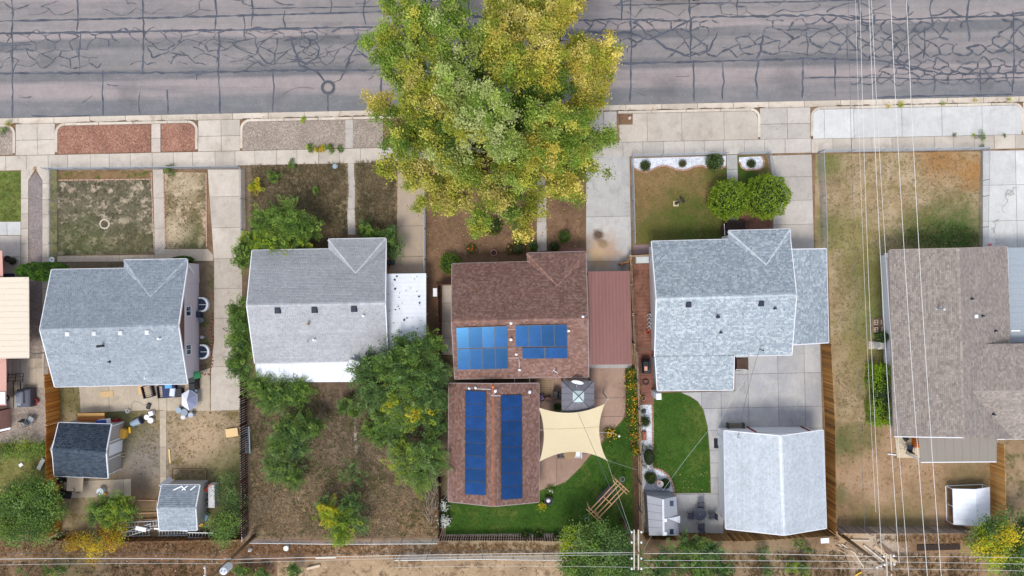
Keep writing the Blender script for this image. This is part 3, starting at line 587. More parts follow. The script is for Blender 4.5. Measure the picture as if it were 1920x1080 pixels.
litter('pale fallen leaves on the lower edge of the curved lawn', [[(1268, 890), (1331, 880), (1331, 922), (1268, 922)]], 5, G((190, 186, 110), (150, 150, 80), (206, 196, 140)), .08, .07)
litter('yellow fallen leaves under the shade tree', [[(800, 330), (1098, 300), (1098, 470), (860, 480), (800, 470)], [(725, 215), (1095, 208), (1095, 300), (725, 312)]], 3, G((200, 176, 90), (176, 150, 70), (150, 124, 70)), .08, .06)
litter('dry leaves and straw scraps over the weedy back yard', [[(470, 725), (826, 740), (824, 1004), (470, 1006)]], 5, G((186, 164, 130), (150, 124, 92), (120, 96, 72), (206, 188, 156)), .07, .04)
litter('leaf scraps blown along the gutter', [[R(-40, 4), R(1960, 4), R(1960, 11), R(-40, 11)]], 2.2, G((150, 124, 84), (120, 100, 70), (190, 160, 90)), .06, ROADZ+.05)
litter('scattered debris along the alley', [[(0, 1020), (1060, 1020), (1060, 1075), (0, 1075)], [(1400, 1015), (1850, 1010), (1850, 1075), (1400, 1075)]], 3, G((196, 184, 164), (120, 100, 80), (90, 74, 60), (210, 202, 190)), .08, .04)
# ------------------------------------------------------------------ buildings
def newell(pts):
    n = Vector((0, 0, 0))
    for i, p in enumerate(pts):
        q = pts[(i+1) % len(pts)]; n += Vector(((p.y-q.y)*(p.z+q.z), (p.z-q.z)*(p.x+q.x), (p.x-q.x)*(p.y+q.y)))
    n.normalize(); return n if n.z > 0 else -n
def hit(px, py, plane, lift=0):
    """point of a roof plane (point, normal) seen at a photo pixel, lifted along the normal"""
    p0, n = plane; d = Vector(((px-960)/FPX, (540-py)/FPX, -1)); o = Vector((0, 0, CAMH))
    return o + d*((p0+n*lift-o).dot(n)/d.dot(n))
def plane_of(pts): return (sum(pts, Vector((0, 0, 0)))/len(pts), newell(pts))
def shingles(parent, poly, pal, expo=.13, wd=.2, lift=.014, name='shingles', streak=0):
    """poly: 3D convex, first edge = eave; every course is laid as separate wedge shaped tabs"""
    o = poly[0]; n = newell(poly); u = (poly[1]-poly[0]).normalized(); v = n.cross(u).normalized()
    if sum((p-o).dot(v) for p in poly) < 0: v = -v
    q = [((p-o).dot(u), (p-o).dot(v)) for p in poly]; vmax = max(b for a, b in q)
    V, F, Cc = [], [], []; pal = [np.array(c) for c in pal]
    nc = int(math.ceil(vmax/expo))
    for k in range(nc):
        v0, v1 = k*expo-.01, min((k+1)*expo+.02, vmax); vm = min(k*expo+expo*.5, vmax-.01)
        xs = []
        for i in range(len(q)):
            (a0, b0), (a1, b1) = q[i], q[(i+1) % len(q)]
            if (b0-vm)*(b1-vm) < 0: xs.append(a0+(a1-a0)*(vm-b0)/(b1-b0))
        if len(xs) < 2: continue
        a, b = min(xs), max(xs); x = a-random.uniform(0, wd); tone = random.uniform(.96, 1.04)
        while x < b:
            x1 = x+wd*random.choice((.7, .9, 1, 1, 1.1)); s, e = max(x, a), min(x1, b); x = x1
            if e-s < .02: continue
            c = random.choice(pal)*tone*random.uniform(.9, 1.1); h = lift+random.uniform(.014, .026); g = .006
            A = o+u*(s+g)+v*v0+n*lift*.3; i = len(V)
            B = o+u*(e-g)+v*v0+n*lift*.3
            V += [A, B, B+n*h, A+n*h, o+u*(e-g)+v*v1+n*(lift*.6), o+u*(s+g)+v*v1+n*(lift*.6)]
            F += [(i, i+1, i+2, i+3), (i+3, i+2, i+4, i+5)]; Cc += [c]*6
    if V: return mesh_np(name, V, F, SHINGLE, parent, np.array(Cc), kind='stuff')
def deck(mb, poly, th=.14): 
    k = len(poly); p = list(poly)
    if (p[1]-p[0]).cross(p[2]-p[1]).z < 0: p = p[::-1]
    lo = [x-Vector((0, 0, th)) for x in p]; hi = [x-Vector((0, 0, .004)) for x in p]
    mb.add(lo+hi, [tuple(range(k-1, -1, -1)), tuple(range(k, 2*k))]+[(i, (i+1) % k, k+(i+1) % k, k+i) for i in range(k)])
def caps(parent, p0, p1, pal, w=.3, step=.22):
    mb = MB(); d = (p1-p0); L_ = d.length; d.normalize(); r = d.cross(Vector((0, 0, 1))).normalized(); up = r.cross(d); n = max(1, int(L_/step))
    for i in range(n):
        a = p0+d*(L_*i/n); b = p0+d*(L_*(i+1)/n+.03); c = random.choice(pal); k = random.uniform(.95, 1.1); c = tuple(x*k for x in c)
        h0, h1 = .045, .028
        vs = []
        for p, h in ((a, h0), (b, h1)): vs += [p-r*w/2-up*(.03), p+up*h, p+r*w/2-up*.03]
        mb.add(vs, [(0, 1, 4, 3), (1, 2, 5, 4), (0, 2, 1)], c)
    return mb.build('ridge_cap', SHINGLE, parent, color=True)
def edge_trim(parent, p0, p1, mat, w=.07, h=.15, name='fascia', dz=-.06):
    MB().beam(p0+Vector((0, 0, dz)), p1+Vector((0, 0, dz)), w, h).build(name, mat, parent)
def wall_rect(mb, pts, z0, z1): mb.prism(pts, z0, z1)
def gable(parent, a, b, top, mat, th=.1, name='gable'):
    d = (b-a).normalized(); q = Vector((-d.y, d.x, 0))*th/2; mb = MB()
    mb.add([a-q, b-q, top-q, a+q, b+q, top+q], [(0, 2, 1), (3, 4, 5), (0, 1, 4, 3), (1, 2, 5, 4), (2, 0, 3, 5)])
    return mb.build(name, mat, parent)
def window(parent, c, d, w, h, frame=None, glass=None, off=.04, zc=1.5):
    """c centre on the wall, d unit vector along the wall; the frame stands proud"""
    c = Vector((c.x, c.y, zc)); q = Vector((d.y, -d.x, 0)); f = MB(); z = Vector((0, 0, 1))
    for s in (-1, 1):
        f.beam(c+q*off+d*s*w/2-z*h/2, c+q*off+d*s*w/2+z*h/2, .06, .06, up=d)
        f.beam(c+q*off-d*w/2+z*s*h/2, c+q*off+d*w/2+z*s*h/2, .06, .06)
    f.beam(c+q*off-z*h/2, c+q*off+z*h/2, .04, .04, up=d)
    fo = f.build('window', frame or WHITE, parent)
    MB().poly([c+q*.02-d*w/2-z*h/2, c+q*.02+d*w/2-z*h/2, c+q*.02+d*w/2+z*h/2, c+q*.02-d*w/2+z*h/2]).build('pane', glass or DARKGLASS, fo)
    return fo
def door(parent, c, d, mat, w=.9, h=2.0):
    c = Vector((c.x, c.y, .05)); q = Vector((d.y, -d.x, 0))
    o = MB().box(c+q*.02, (w, .06, h), math.atan2(d.y, d.x)).build('door', mat, parent)
    MB().lathe(c+q*.09+d*w*.38+Vector((0, 0, 1)), [(.03, -.03), (.04, 0), (.03, .03)], 8).build('handle', SILVER, o)
def inset(pts, k):
    c = sum(pts, Vector((0, 0, 0)))/len(pts); out = []
    n = len(pts)
    for i in range(n):
        a, b, e = pts[i-1], pts[i], pts[(i+1) % n]
        d0 = (b-a).normalized(); d1 = (e-b).normalized(); n0 = Vector((-d0.y, d0.x, 0)); n1 = Vector((-d1.y, d1.x, 0))
        if n0.dot(c-b) < 0: n0 = -n0
        if n1.dot(c-b) < 0: n1 = -n1
        out.append(b+n0*k+n1*k)
    return out
def tract_house(label, NW, PL, PR, RE, SE, SW, RW_, AP, ze, zr, pal, wallm, gablem, fasc, cap=None, inset_k=.3):
    nw, pl, pr, se, sw = [P(*p, ze) for p in (NW, PL, PR, SE, SW)]; re, rw = P(*RE, zr), P(*RW_, zr)
    e = (pr-pl).normalized(); neM = nw+e*((pr-nw).dot(e)); G_ = nw+e*((pl-nw).dot(e))
    base = (nw+se)/2; base.z = 0
    h = thing('house', base, label, 'house')
    npl = plane_of([nw, neM, re, rw]); spl = plane_of([sw, se, re, rw]); A = hit(*AP, npl, .03)
    d = MB(); planes = [[nw, neM, re, rw], [se, sw, rw, re], [pl, pr, A], [G_, pl, A], [pr, neM, A]]
    for p in planes: deck(d, p)
    roof = d.build('roof', fasc, h)
    cap = cap or pal
    for p in planes: shingles(roof, p, pal)
    caps(roof, rw, re, cap, .34); caps(roof, pl+Vector((0, 0, .02)), A, cap, .26); caps(roof, pr+Vector((0, 0, .02)), A, cap, .26)
    for a, b in ((nw, G_), (G_, pl), (pl, pr), (sw, se), (nw, rw), (rw, sw), (pr, neM), (neM, re), (re, se)):
        o = (a+b)/2-(nw+se)/2; o.z = 0; dd = (b-a).normalized(); q = Vector((-dd.y, dd.x, 0)).normalized(); q = q if q.dot(o) > 0 else -q
        edge_trim(roof, a+q*.03, b+q*.03, fasc)
    body = inset([nw, neM, se, sw], inset_k); wm = MB(); wm.prism(body, -.1, ze-.03)
    bump = inset([G_, pl, pr, neM], .28); bump[0] = body[0]+(G_-nw)+(bump[1]-pl)*.0; 
    f0, f1 = bump[1], bump[2]; b0 = f0-NRM*1.6; b1 = f1-NRM*1.6
    wm.prism([f0, f1, b1, b0], -.1, ze-.05)
    wall = wm.build('wall', wallm, h)
    gk = (zr-ze)-.16
    for a, b in ((body[0], body[3]), (body[1], body[2])):
        a = a.copy(); b = b.copy(); a.z = b.z = ze-.08; mid = (rw+re)/2; ax = (b-a).normalized(); rp_ = rw if (a-nw).length < (a-neM).length else re
        t_ = a+ax*((rp_-a).dot(ax)); t_.z = zr-.17; gable(h, a, b, t_, gablem)
    dS = (body[2]-body[3]).normalized(); dN = -(body[1]-body[0]).normalized()
    for f in (.2, .5, .8): window(h, body[3].lerp(body[2], f)+Vector((0, 0, 1.5)), dS, 1.2, .9)
    window(h, body[0].lerp(body[1], .3)+Vector((0, 0, 1.45)), dN, 1.9, 1.2)
    door(h, f0.lerp(f1, .3)+Vector((0, 0, .05)), dN, plain('door_paint', C(110, 60, 50), .5))
    return h, roof, npl, spl, body
def pipe_vent(roof, px, py, pl, h=.45, r=.06, mat=None, cap=False):
    b = hit(px, py, pl); m_ = MB().tube([b-Vector((0, 0, .05)), b+Vector((0, 0, h))], r, 8)
    if cap: m_.lathe(b+Vector((0, 0, h)), [(.05, 0), (.12, .02), (.11, .07), (.02, .11)], 10)
    o = m_.build('vent_pipe', mat or WHITE, roof)
    MB().lathe(b, [(.13, -.03), (.12, .03), (.07, .07)], 10).build('flashing', mat or WHITE, o)
def box_vent(roof, px, py, pl, mat, s=.42):
    b = hit(px, py, pl, .02); n = pl[1]
    o = MB().box(b-Vector((0, 0, .03)), (s*1.15, s*1.15, .05), TAN).build('roof_vent', mat, roof)
    MB().box(b+Vector((0, 0, .02)), (s, s, .16), TAN, bev=.05).build('vent_hood', mat, o)
def mast(roof, px, py, pl, h=1.2, mat=None, lean=(.0, 0)):
    b = hit(px, py, pl); t_ = b+Vector((lean[0], lean[1], h))
    m_ = MB().tube([b, t_], .035, 8).lathe(t_, [(.02, -.05), (.07, 0), (.06, .1), (.02, .12)], 8)
    m_.beam(t_-Vector((.12, 0, .12)), t_+Vector((.12, 0, -.12)), .04, .04)
    o = m_.build('service_mast', mat or SILVER, roof); return t_
def dish(roof, b, face, r=.38, mat=None):
    """satellite dish: mast foot b (world), facing direction"""
    q = Vector(face).normalized().to_track_quat('Z', 'Y').to_matrix(); c = b+Vector((0, 0, .55))
    m_ = MB(); n = 18; rings = [(0, 0), (.4, .012), (.75, .045), (1, .085)]; vs = []
    for a, z in rings: vs += [c+q @ Vector((r*a*math.cos(2*math.pi*k/n), r*1.1*a*math.sin(2*math.pi*k/n), z*1.2)) for k in range(n)]
    fs = [(i*n+k, i*n+(k+1) % n, (i+1)*n+(k+1) % n, (i+1)*n+k) for i in range(3) for k in range(n)]
    m_.add(vs, fs); o = m_.build('satellite_dish', mat or WHITE, roof, smooth=True)
    f = c+q @ Vector((0, -.1, .45))
    MB().tube([b, c-Vector((0, 0, .05))], .025, 6).tube([c-q @ Vector((0, r*.9, 0)), f], .014, 5).tube([f, f-q @ Vector((0, 0, .1))], .035, 6).build('dish_arm', SILVER, o)
PANEL = None
def panel_mat():
    t = NT('solar_glass', .18, .75); t.b.inputs['Specular Tint'].default_value = (.18, .55, 1, 1)
    b = t.n('TexBrick'); b.offset = 0
    t.set(b.inputs['Vector'], t.n('TexCoord').outputs['Object']); b.inputs['Scale'].default_value = 1
    b.inputs['Brick Width'].default_value = .16; b.inputs['Row Height'].default_value = .16; b.inputs['Mortar Size'].default_value = .004
    b.inputs['Color1'].default_value = (*C(20, 44, 90), 1); b.inputs['Color2'].default_value = (*C(24, 50, 100), 1); b.inputs['Mortar'].default_value = (*C(38, 66, 116), 1)
    c = t.vary(b.outputs[0], t.noise(.8, 4, .6), .8, 1.35); c = t.vary(c, t.rand(), .85, 1.25)
    return t.col(c)
SOLAR = panel_mat(); SOLARF = plain('panel_frame_black', C(30, 34, 48), .4, .5)
def solar(roof, quad, nx, ny, plane, lift=.14):
    def at(u, v):
        a, b, c, d = quad; x = (a[0]*(1-u)+b[0]*u)*(1-v)+(d[0]*(1-u)+c[0]*u)*v; y = (a[1]*(1-u)+b[1]*u)*(1-v)+(d[1]*(1-u)+c[1]*u)*v
        return hit(x, y, plane, lift)
    n = plane[1]; g = .006; rail = MB()
    for j in range(ny):
        for i in range(nx):
            u0, u1, v0, v1 = (i+g)/nx, (i+1-g)/nx, (j+g)/ny, (j+1-g)/ny
            q = [at(u0, v0), at(u1, v0), at(u1, v1), at(u0, v1)]; ti = random.uniform(-.006, .006)
            q = [p+n*(ti if k in (0, 1) else -ti) for k, p in enumerate(q)]
            f = MB(); f.add([p-n*.04 for p in q]+q, [(0, 1, 2, 3), (7, 6, 5, 4), (1, 0, 4, 5), (2, 1, 5, 6), (3, 2, 6, 7), (0, 3, 7, 4)])
            fo = f.build('solar_panel', SOLARF, roof); c = sum(q, Vector((0, 0, 0)))/4
            MB().poly([(p+(c-p).normalized()*.045+n*.004) for p in q][::-1]).build('glass', SOLAR, fo)
    for v in (.12, .45, .62, .95): rail.beam(at(0, v)-n*.08, at(1, v)-n*.08, .04, .05)
    rail.build('mounting_rail', SILVER, roof)
def ribbed(root, quad, axis, n, mat, th=.05, rib=.03, name='roof_sheet', ribmat=None):
    """metal roof of 3D quad a,b,c,d; ribs run from edge ab to edge dc (axis 0) or ad to bc (axis 1), one object per rib"""
    a, b, c, d = quad; m_ = MB(); deck(m_, [a, b, c, d], th); sh = m_.build(name, mat, root)
    for i in range(n+1):
        f = i/n
        p, q = (a.lerp(b, f), d.lerp(c, f)) if axis == 0 else (a.lerp(d, f), b.lerp(c, f))
        MB().beam(p+Vector((0, 0, rib/2)), q+Vector((0, 0, rib/2)), .05, rib).build('rib', ribmat or mat, sh)
    return sh
def posts(root, pts, z, mat, r=.05, z0=0):
    for p in pts: MB().box((p.x, p.y, z0), (r*2, r*2, z-z0), TAN).build('post', mat, root)

GREYS1 = G((150, 158, 166), (156, 164, 172), (144, 152, 160), (162, 170, 177), (153, 161, 168))
GREYS2 = G((170, 171, 174), (173, 174, 177), (167, 168, 171), (171, 172, 174))
BROWN3 = G((132, 101, 91), (144, 110, 98), (122, 94, 86), (138, 109, 102), (128, 96, 84), (150, 120, 110))
BLUE4 = G((158, 167, 175), (174, 183, 189), (148, 158, 167), (184, 192, 197), (164, 174, 181), (153, 164, 172))
TAUPE = G((150, 139, 132), (158, 147, 139), (142, 132, 125), (163, 152, 143), (153, 143, 135))
SLATE = G((66, 76, 88), (76, 86, 98), (58, 68, 80), (72, 80, 90))
LILAC = NT('pale_siding', .7, .25); 
_w = LILAC.n('TexWave'); _w.wave_type = 'BANDS'; _w.bands_direction = 'Z'; _w.inputs['Scale'].default_value = 1.6; LILAC.set(_w.inputs['Vector'], LILAC.pos())
LILAC = LILAC.col(LILAC.vary(C(214, 206, 214), _w.outputs[1], .93, 1.05))
WSID = plain('white_siding', C(236, 236, 240), .6, .3, grain=.05); BRICKW = plain('brown_brick_wall', C(140, 92, 74), .9)
BROWNP = plain('brown_paint', C(110, 74, 62), .7); TANW = plain('tan_siding', C(190, 176, 160), .7)
BLACKV = plain('black_vent_metal', C(44, 50, 66), .6, .3); FASCW = plain('white_fascia', C(230, 230, 234), .5, .3, grain=.05); FASCB = plain('brown_fascia', C(150, 134, 130), .6)
SHEENW = WHITE
# --- first grey house
h1, r1, n1, s1, b1 = tract_house('light grey shingle house with two arched window wells on its east wall', (97, 506), (233, 488), (350, 486), (334, 611), (351, 719), (103, 725), (75, 618), (282, 556), 2.8, 4.15, GREYS1, LILAC, BROWNP, FASCW)
for x, y in ((128, 626), (178, 625), (227, 624), (277, 623)): box_vent(r1, x, y, s1, plain('pale_vent', C(214, 216, 220), .6), .34)
pipe_vent(r1, 194, 648, s1, .75, .09, BLACK, True); pipe_vent(r1, 206, 678, s1, .3, .05, BLACK); pipe_vent(r1, 300, 635, s1, .3, .09, WHITE)
M1 = mast(r1, 286, 706, s1, 1.1, WHITE)
e0, e1 = b1[1], b1[2]; dE = (e0-e1).normalized(); dE_ = -dE     # east wall, seen from the east
for f in (.37, .73): window(h1, e0.lerp(e1, f), -dE_, .8, .9, zc=2.0)
def well(px, py):
    c = P(px, py); root = MB(); n = 10
    out = [c+Vector((.0, -.62, 0))]+[c+Vector((.25+.55*math.cos(a), .62*math.sin(a), 0)) for a in [(-.5+k/n)*math.pi for k in range(n+1)]]+[c+Vector((0, .62, 0))]
    inn = [c+(p-c)*.80 for p in out]; k = len(out)
    root.add([p+Vector((0, 0, .0)) for p in out]+[p+Vector((0, 0, .35)) for p in out]+[p+Vector((0, 0, .35)) for p in inn]+[p+Vector((0, 0, .05)) for p in inn],
        [(r*k+i, r*k+i+1, (r+1)*k+i+1, (r+1)*k+i) for r in range(3) for i in range(k-1)])
    o = root.build('window_well', WHITE, h1)
    MB().poly([p+Vector((0, 0, .30)) for p in inn]).build('cover_pane', DARKGLASS, o)
    MB().beam(c+Vector((.05, 0, .33)), c+Vector((.62, 0, .33)), .05, .03).build('cover_bar', WHITE, o)
well(376, 571); well(378, 659)
MB().beam(P(352, 496, 2.5), P(366, 517, .5), .12, .12).build('porch_brace', WHITE, h1)
MB().box(P(357, 508, .05), (.5, .9, .5), TAN).build('porch_box', plain('navy_paint', C(40, 52, 96), .6), h1)
MB().box(P(369, 540, 0), (.3, .3, .5), TAN, bev=.04).build('meter_box', SILVER, h1)
# --- second pale house
h2, r2, n2, s2, b2 = tract_house('pale grey shingle house wrapped by green trees, with white metal awnings', (473, 470), (616, 449), (723, 447), (722, 568), (727, 676), (478, 681), (463, 573), (667, 512), 2.8, 4.1, GREYS2, plain('orange_brick', C(176, 110, 84), .9), TANW, FASCW, G((174, 176, 180), (180, 182, 186)))
for x, y in ((521, 582), (590, 581), (664, 579)): box_vent(r2, x, y, s2, BLACKV, .44)
pipe_vent(r2, 579, 608, s2, .6, .09, plain('rusty_vent', C(190, 170, 150), .6), True); pipe_vent(r2, 682, 592, s2, .35, .08); pipe_vent(r2, 590, 637, s2, .4, .08); pipe_vent(r2, 664, 668, s2, .3, .05)
M2 = mast(r2, 576, 640, s2, .9, SILVER, (.3, 0)); dish(r2, P(668, 677, 2.75), (-.15, -.75, .55), .45)
SPECK = NT('leaf_littered_white_metal', .45, .4)
_v = SPECK.n('TexVoronoi'); _v.inputs['Scale'].default_value = .9; SPECK.set(_v.inputs['Vector'], SPECK.pos())
SPECK = SPECK.col(SPECK.vary(C(222, 226, 234), SPECK.noise(1.4, 5), .9, 1.05))
aw = [P(479, 683, 2.7), P(668, 679, 2.7), P(667, 716, 2.45), P(484, 717, 2.45)]
awr = MB(); o_ = thing('patio_awning', P(575, 700), 'white ribbed metal patio awning on the south side of the pale house', 'awning')
ribbed(o_, [aw[0], aw[1], aw[2], aw[3]], 0, 22, SPECK, .05, .025); posts(o_, [P(490, 716, 2.4), P(575, 715, 2.4), P(660, 715, 2.4)], 2.4, WHITE)
cp = [P(723, 514, 2.55), P(799, 513, 2.45), P(799, 662, 2.45), P(726, 664, 2.55)]
o2 = thing('carport', P(760, 590), 'white flat carport roof scattered with dark leaves between the houses', 'carport')
sh = ribbed(o2, cp, 1, 18, SPECK, .06, .015); posts(o2, [P(795, 518, 2.4), P(795, 590, 2.4), P(795, 655, 2.4)], 2.4, WHITE)
lm = MB(); random.seed(21)
for k in range(40):
    x, y = random.uniform(727, 796), random.uniform(517, 645); s = random.choice((.04, .05, .07, .09, .12)); a = random.uniform(0, 6)
    c = P(x, y, 2.57); lm.poly([c+Vector((math.cos(a+i*1.3)*s*random.uniform(.5, 1), math.sin(a+i*1.3)*s*random.uniform(.5, 1), .02+.004*(i % 2))) for i in range(5)])
tag(lm.build('leaf_litter', plain('leaf_litter_dark', C(52, 54, 64), .9), kind='stuff'), 'dark fallen leaves and scraps lying on the white carport roof', 'leaves')
# --- brown house with solar panels
h3, r3, n3, s3, b3 = tract_house('brown shingle house with two blue solar arrays on its south slope', (848, 495), (988, 475), (1098, 472), (1102, 597), (1103, 706), (853, 710), (847, 602), (1046, 536), 2.8, 4.15, BROWN3, plain('brown_stucco', C(150, 120, 104), .9), BROWNP, FASCB)
solar(r3, [(855, 614), (951, 611), (953, 692), (858, 694)], 4, 2, s3); solar(r3, [(966, 610), (1063, 608), (1064, 650), (967, 651)], 4, 1, s3); solar(r3, [(978, 652), (1064, 651), (1065, 672), (979, 673)], 2, 1, s3)
pipe_vent(r3, 958, 636, s3, .5, .1, WHITE, True); pipe_vent(r3, 968, 664, s3, .35, .07); pipe_vent(r3, 974, 693, s3, .35, .08); pipe_vent(r3, 958, 606, s3, .15, .04); pipe_vent(r3, 1093, 594, n3, .2, .06); pipe_vent(r3, 1066, 620, s3, .2, .07)
MB().tube([hit(953, 671, s3, .06), hit(972, 671, s3, .06), hit(973, 675, s3, .06), hit(974, 692, s3, .06)], .025, 6).tube([hit(951, 617, s3, .06), hit(966, 617, s3, .06)], .022, 6).build('conduit', plain('pink_conduit', C(214, 190, 184), .6), r3)
ant = hit(1043, 696, s3); MB().tube([ant, ant+Vector((-.15, .05, .7))], .02, 6).tube([ant+Vector((-.3, .18, .72)), ant+Vector((.1, -.1, .62))], .016, 5).tube([ant+Vector((-.35, .05, .72)), ant+Vector((-.15, .3, .7))], .014, 5).build('antenna', WHITE, r3)
dish(r3, P(1082, 713, 2.7), (-.2, -.85, .35), .5)
# --- mauve carport of the brown house
cpt = thing('carport', P(1143, 600), 'mauve ribbed metal carport between the brown house and the tan fence', 'carport')
MAUVE = NT('mauve_metal', .5, .35); MAUVE = MAUVE.col(MAUVE.vary(MAUVE.vary(C(136, 92, 86), MAUVE.noise(.5, 5, .65, vec=MAUVE.map(scale=(2.5, .4, 1))), .86, 1.1), MAUVE.noise(6, 5, .7), .93, 1.06))
ribbed(cpt, [P(1103, 509, 2.55), P(1181, 508, 2.45), P(1184, 683, 2.45), P(1106, 684, 2.55)], 0, 12, MAUVE, .07, .05); posts(cpt, [P(1178, 513, 2.4), P(1179, 596, 2.4), P(1181, 678, 2.4), P(1107, 513, 2.4)], 2.4, MAUVE)
# --- gable outbuildings with a ridge running away from the street
def ridge_ns(name, label, cat, NWc, RN, NE, SE, RS, SW, ze, zr, pal, wallm, fasc, cap=None, expo=.13, wd=.2, ins=.25):
    nw, ne, se, sw = [P(*p, ze) for p in (NWc, NE, SE, SW)]; rn, rs = P(*RN, zr), P(*RS, zr); b = (nw+se)/2; b.z = 0
    h = thing(name, b, label, cat); d = MB(); W, E = [sw, nw, rn, rs], [ne, se, rs, rn]
    deck(d, W, .12); deck(d, E, .12); roof = d.build('roof', fasc, h); shingles(roof, W, pal, expo, wd); shingles(roof, E, pal, expo, wd); caps(roof, rn, rs, cap or pal, .3)
    ctr = (nw+se)/2
    for p, q in ((nw, rn), (rn, ne), (sw, rs), (rs, se), (nw, sw), (ne, se)):
        dd = (q-p).normalized(); nn = Vector((-dd.y, dd.x, 0)).normalized(); o = (p+q)/2-ctr; nn = nn if nn.dot(o) > 0 else -nn
        edge_trim(roof, p+nn*.03, q+nn*.03, fasc)
    body = inset([nw, ne, se, sw], ins); MB().prism(body, -.1, ze-.04).build('wall', wallm, h)
    for a, c, r in ((body[0], body[1], rn), (body[3], body[2], rs)):
        a = a.copy(); c = c.copy(); a.z = c.z = ze-.08; ax = (c-a).normalized(); t_ = a+ax*((r-a).dot(ax)); t_.z = zr-.15; gable(h, a, c, t_, wallm)
    return h, roof, plane_of(W), plane_of(E), body
g3, gr3, gw3, ge3, gb3 = ridge_ns('garage', 'brown shingle garage with two long columns of solar panels', 'garage', (842, 719), (925, 720), (1010, 719), (1010, 941), (925, 949), (841, 940), 2.6, 3.6, BROWN3, plain('garage_stucco', C(150, 122, 108), .9), FASCB, G((150, 96, 74), (160, 104, 80)))
solar(gr3, [(872, 732), (911, 734), (911, 929), (871, 927)], 1, 8, gw3, .13); solar(gr3, [(939, 741), (979, 740), (980, 935), (940, 937)], 1, 8, ge3, .13)
pipe_vent(gr3, 880, 728, gw3, .3, .06); pipe_vent(gr3, 892, 727, gw3, .3, .07); pipe_vent(gr3, 929, 732, ge3, .4, .1, WHITE, True); pipe_vent(gr3, 993, 734, ge3, .4, .08, WHITE, True); pipe_vent(gr3, 924, 725, ge3, .15, .08, plain('copper_cap', C(200, 110, 60), .5))
MB().tube([hit(892, 729, gw3, .06), hit(920, 730, gw3, .06)], .022, 6).tube([hit(929, 735, ge3, .06), hit(921, 742, ge3, .06), hit(940, 742, ge3, .06)], .022, 6).build('conduit', WHITE, gr3)
# --- blue grey house
h4, r4, n4, s4, b4 = tract_house('blue grey variegated shingle house behind the two round junipers', (1222, 453), (1366, 433), (1481, 430), (1493, 553), (1484, 665), (1228, 669), (1231, 560), (1437, 496), 2.8, 4.15, BLUE4, WSID, plain('rust_brown_gable', C(138, 92, 70), .8), FASCW, G((184, 191, 196), (192, 199, 204), (176, 184, 190)))
for x, y in ((1291, 571), (1427, 569)): box_vent(r4, x, y, s4, BLACKV, .4)
pipe_vent(r4, 1345, 594, s4, .35, .13, BLACKV, True); pipe_vent(r4, 1452, 578, s4, .35, .08, BLACKV); pipe_vent(r4, 1351, 623, s4, .35, .08, BLACKV)
M4 = mast(r4, 1424, 655, s4, .8, BLACK)
def lean_to(h, roof_pts, pal, wallm, fasc, z0_wall, k=.25):
    d = MB(); deck(d, roof_pts, .12); ro = d.build('lower_roof', fasc, h); shingles(ro, roof_pts, pal)
    n = len(roof_pts); ctr = sum(roof_pts, Vector((0, 0, 0)))/n
    for i in range(n):
        a, b = roof_pts[i], roof_pts[(i+1) % n]
        if i == 2: continue
        dd = (b-a).normalized(); q = Vector((-dd.y, dd.x, 0)).normalized(); q = q if q.dot((a+b)/2-ctr) > 0 else -q; edge_trim(ro, a+q*.03, b+q*.03, fasc)
    body = inset(roof_pts, k); 
    m_ = MB(); nn = len(body); lo = [Vector((p.x, p.y, -.1)) for p in body]; hi = [Vector((p.x, p.y, p.z-.15)) for p in body]
    m_.add(lo+hi, [(i, (i+1) % nn, nn+(i+1) % nn, nn+i) for i in range(nn)]+[tuple(range(nn, 2*nn))]); m_.build('annex_wall', wallm, h); return ro
# south annex (eave at the south), east annex (eave at the east)
lean_to(h4, [P(1233, 732, 2.35), P(1375, 731, 2.35), P(1376, 667, 2.86), P(1229, 670, 2.86)], BLUE4, plain('grey_blue_siding', C(176, 190, 202), .7), FASCW, 0)
lean_to(h4, [P(1553, 642, 2.4), P(1549, 467, 2.4), P(1482, 468, 3.0), P(1486, 646, 3.0)], BLUE4, WSID, FASCW, 0)
w0, w1 = b4[3], b4[0]
MB().box(P(1225, 736, 0), (.4, .5, 2.2), TAN).build('corner_cabinet', WHITE, h4)
steps = thing('back_steps', P(1388, 680), 'dark brown back steps with white railing at the blue grey house', 'steps')
for k in range(4): MB().box(P(1386+k*1.6, 682, 0)+Vector((k*.22-.3, 0, 0)), (.26, 1.0, .72-.17*k), TAN).build('step', plain('brown_deck', C(88, 66, 56), .8), steps)
for y in (669, 693): MB().tube([P(1380, y, .7), P(1380, y, 1.6), P(1398, y, .9), P(1400, y, 0)], .03, 6).build('railing', WHITE, steps)
porch = thing('front_porch', P(1377, 432), 'dark brown front stoop with railing under the blue grey house eave', 'porch')
for k in range(3): MB().box(P(1370-k*0, 436-k*5, 0), (1.7, .3+.0*k, .55-.16*k), TAN).build('step', plain('dark_stoop', C(74, 52, 48), .8), porch)
MB().box(P(1377, 424, 0), (1.6, .9, .5), TAN).build('landing', plain('dark_mat', C(70, 52, 50), .9), porch)
for x in (1358, 1397): MB().tube([P(x, 420, 0), P(x, 420, 1.1), P(x+1, 440, 1.3), P(x+1, 442, 0)], .03, 6).build('railing', WHITE if x < 1380 else BLACK, porch)
g4, gr4, gw4, ge4, gb4 = ridge_ns('garage', 'large white shingle garage at the rear of the concrete yard', 'garage', (1358, 808), (1464, 818), (1543, 807), (1549, 990), (1470, 1003), (1361, 991), 2.6, 4.35, G((204, 210, 217), (206, 212, 219), (202, 208, 215)), WSID, FASCW, G((212, 218, 224), (216, 222, 228)))
M4g = mast(gr4, 1383, 819, gw4, .5, SILVER)
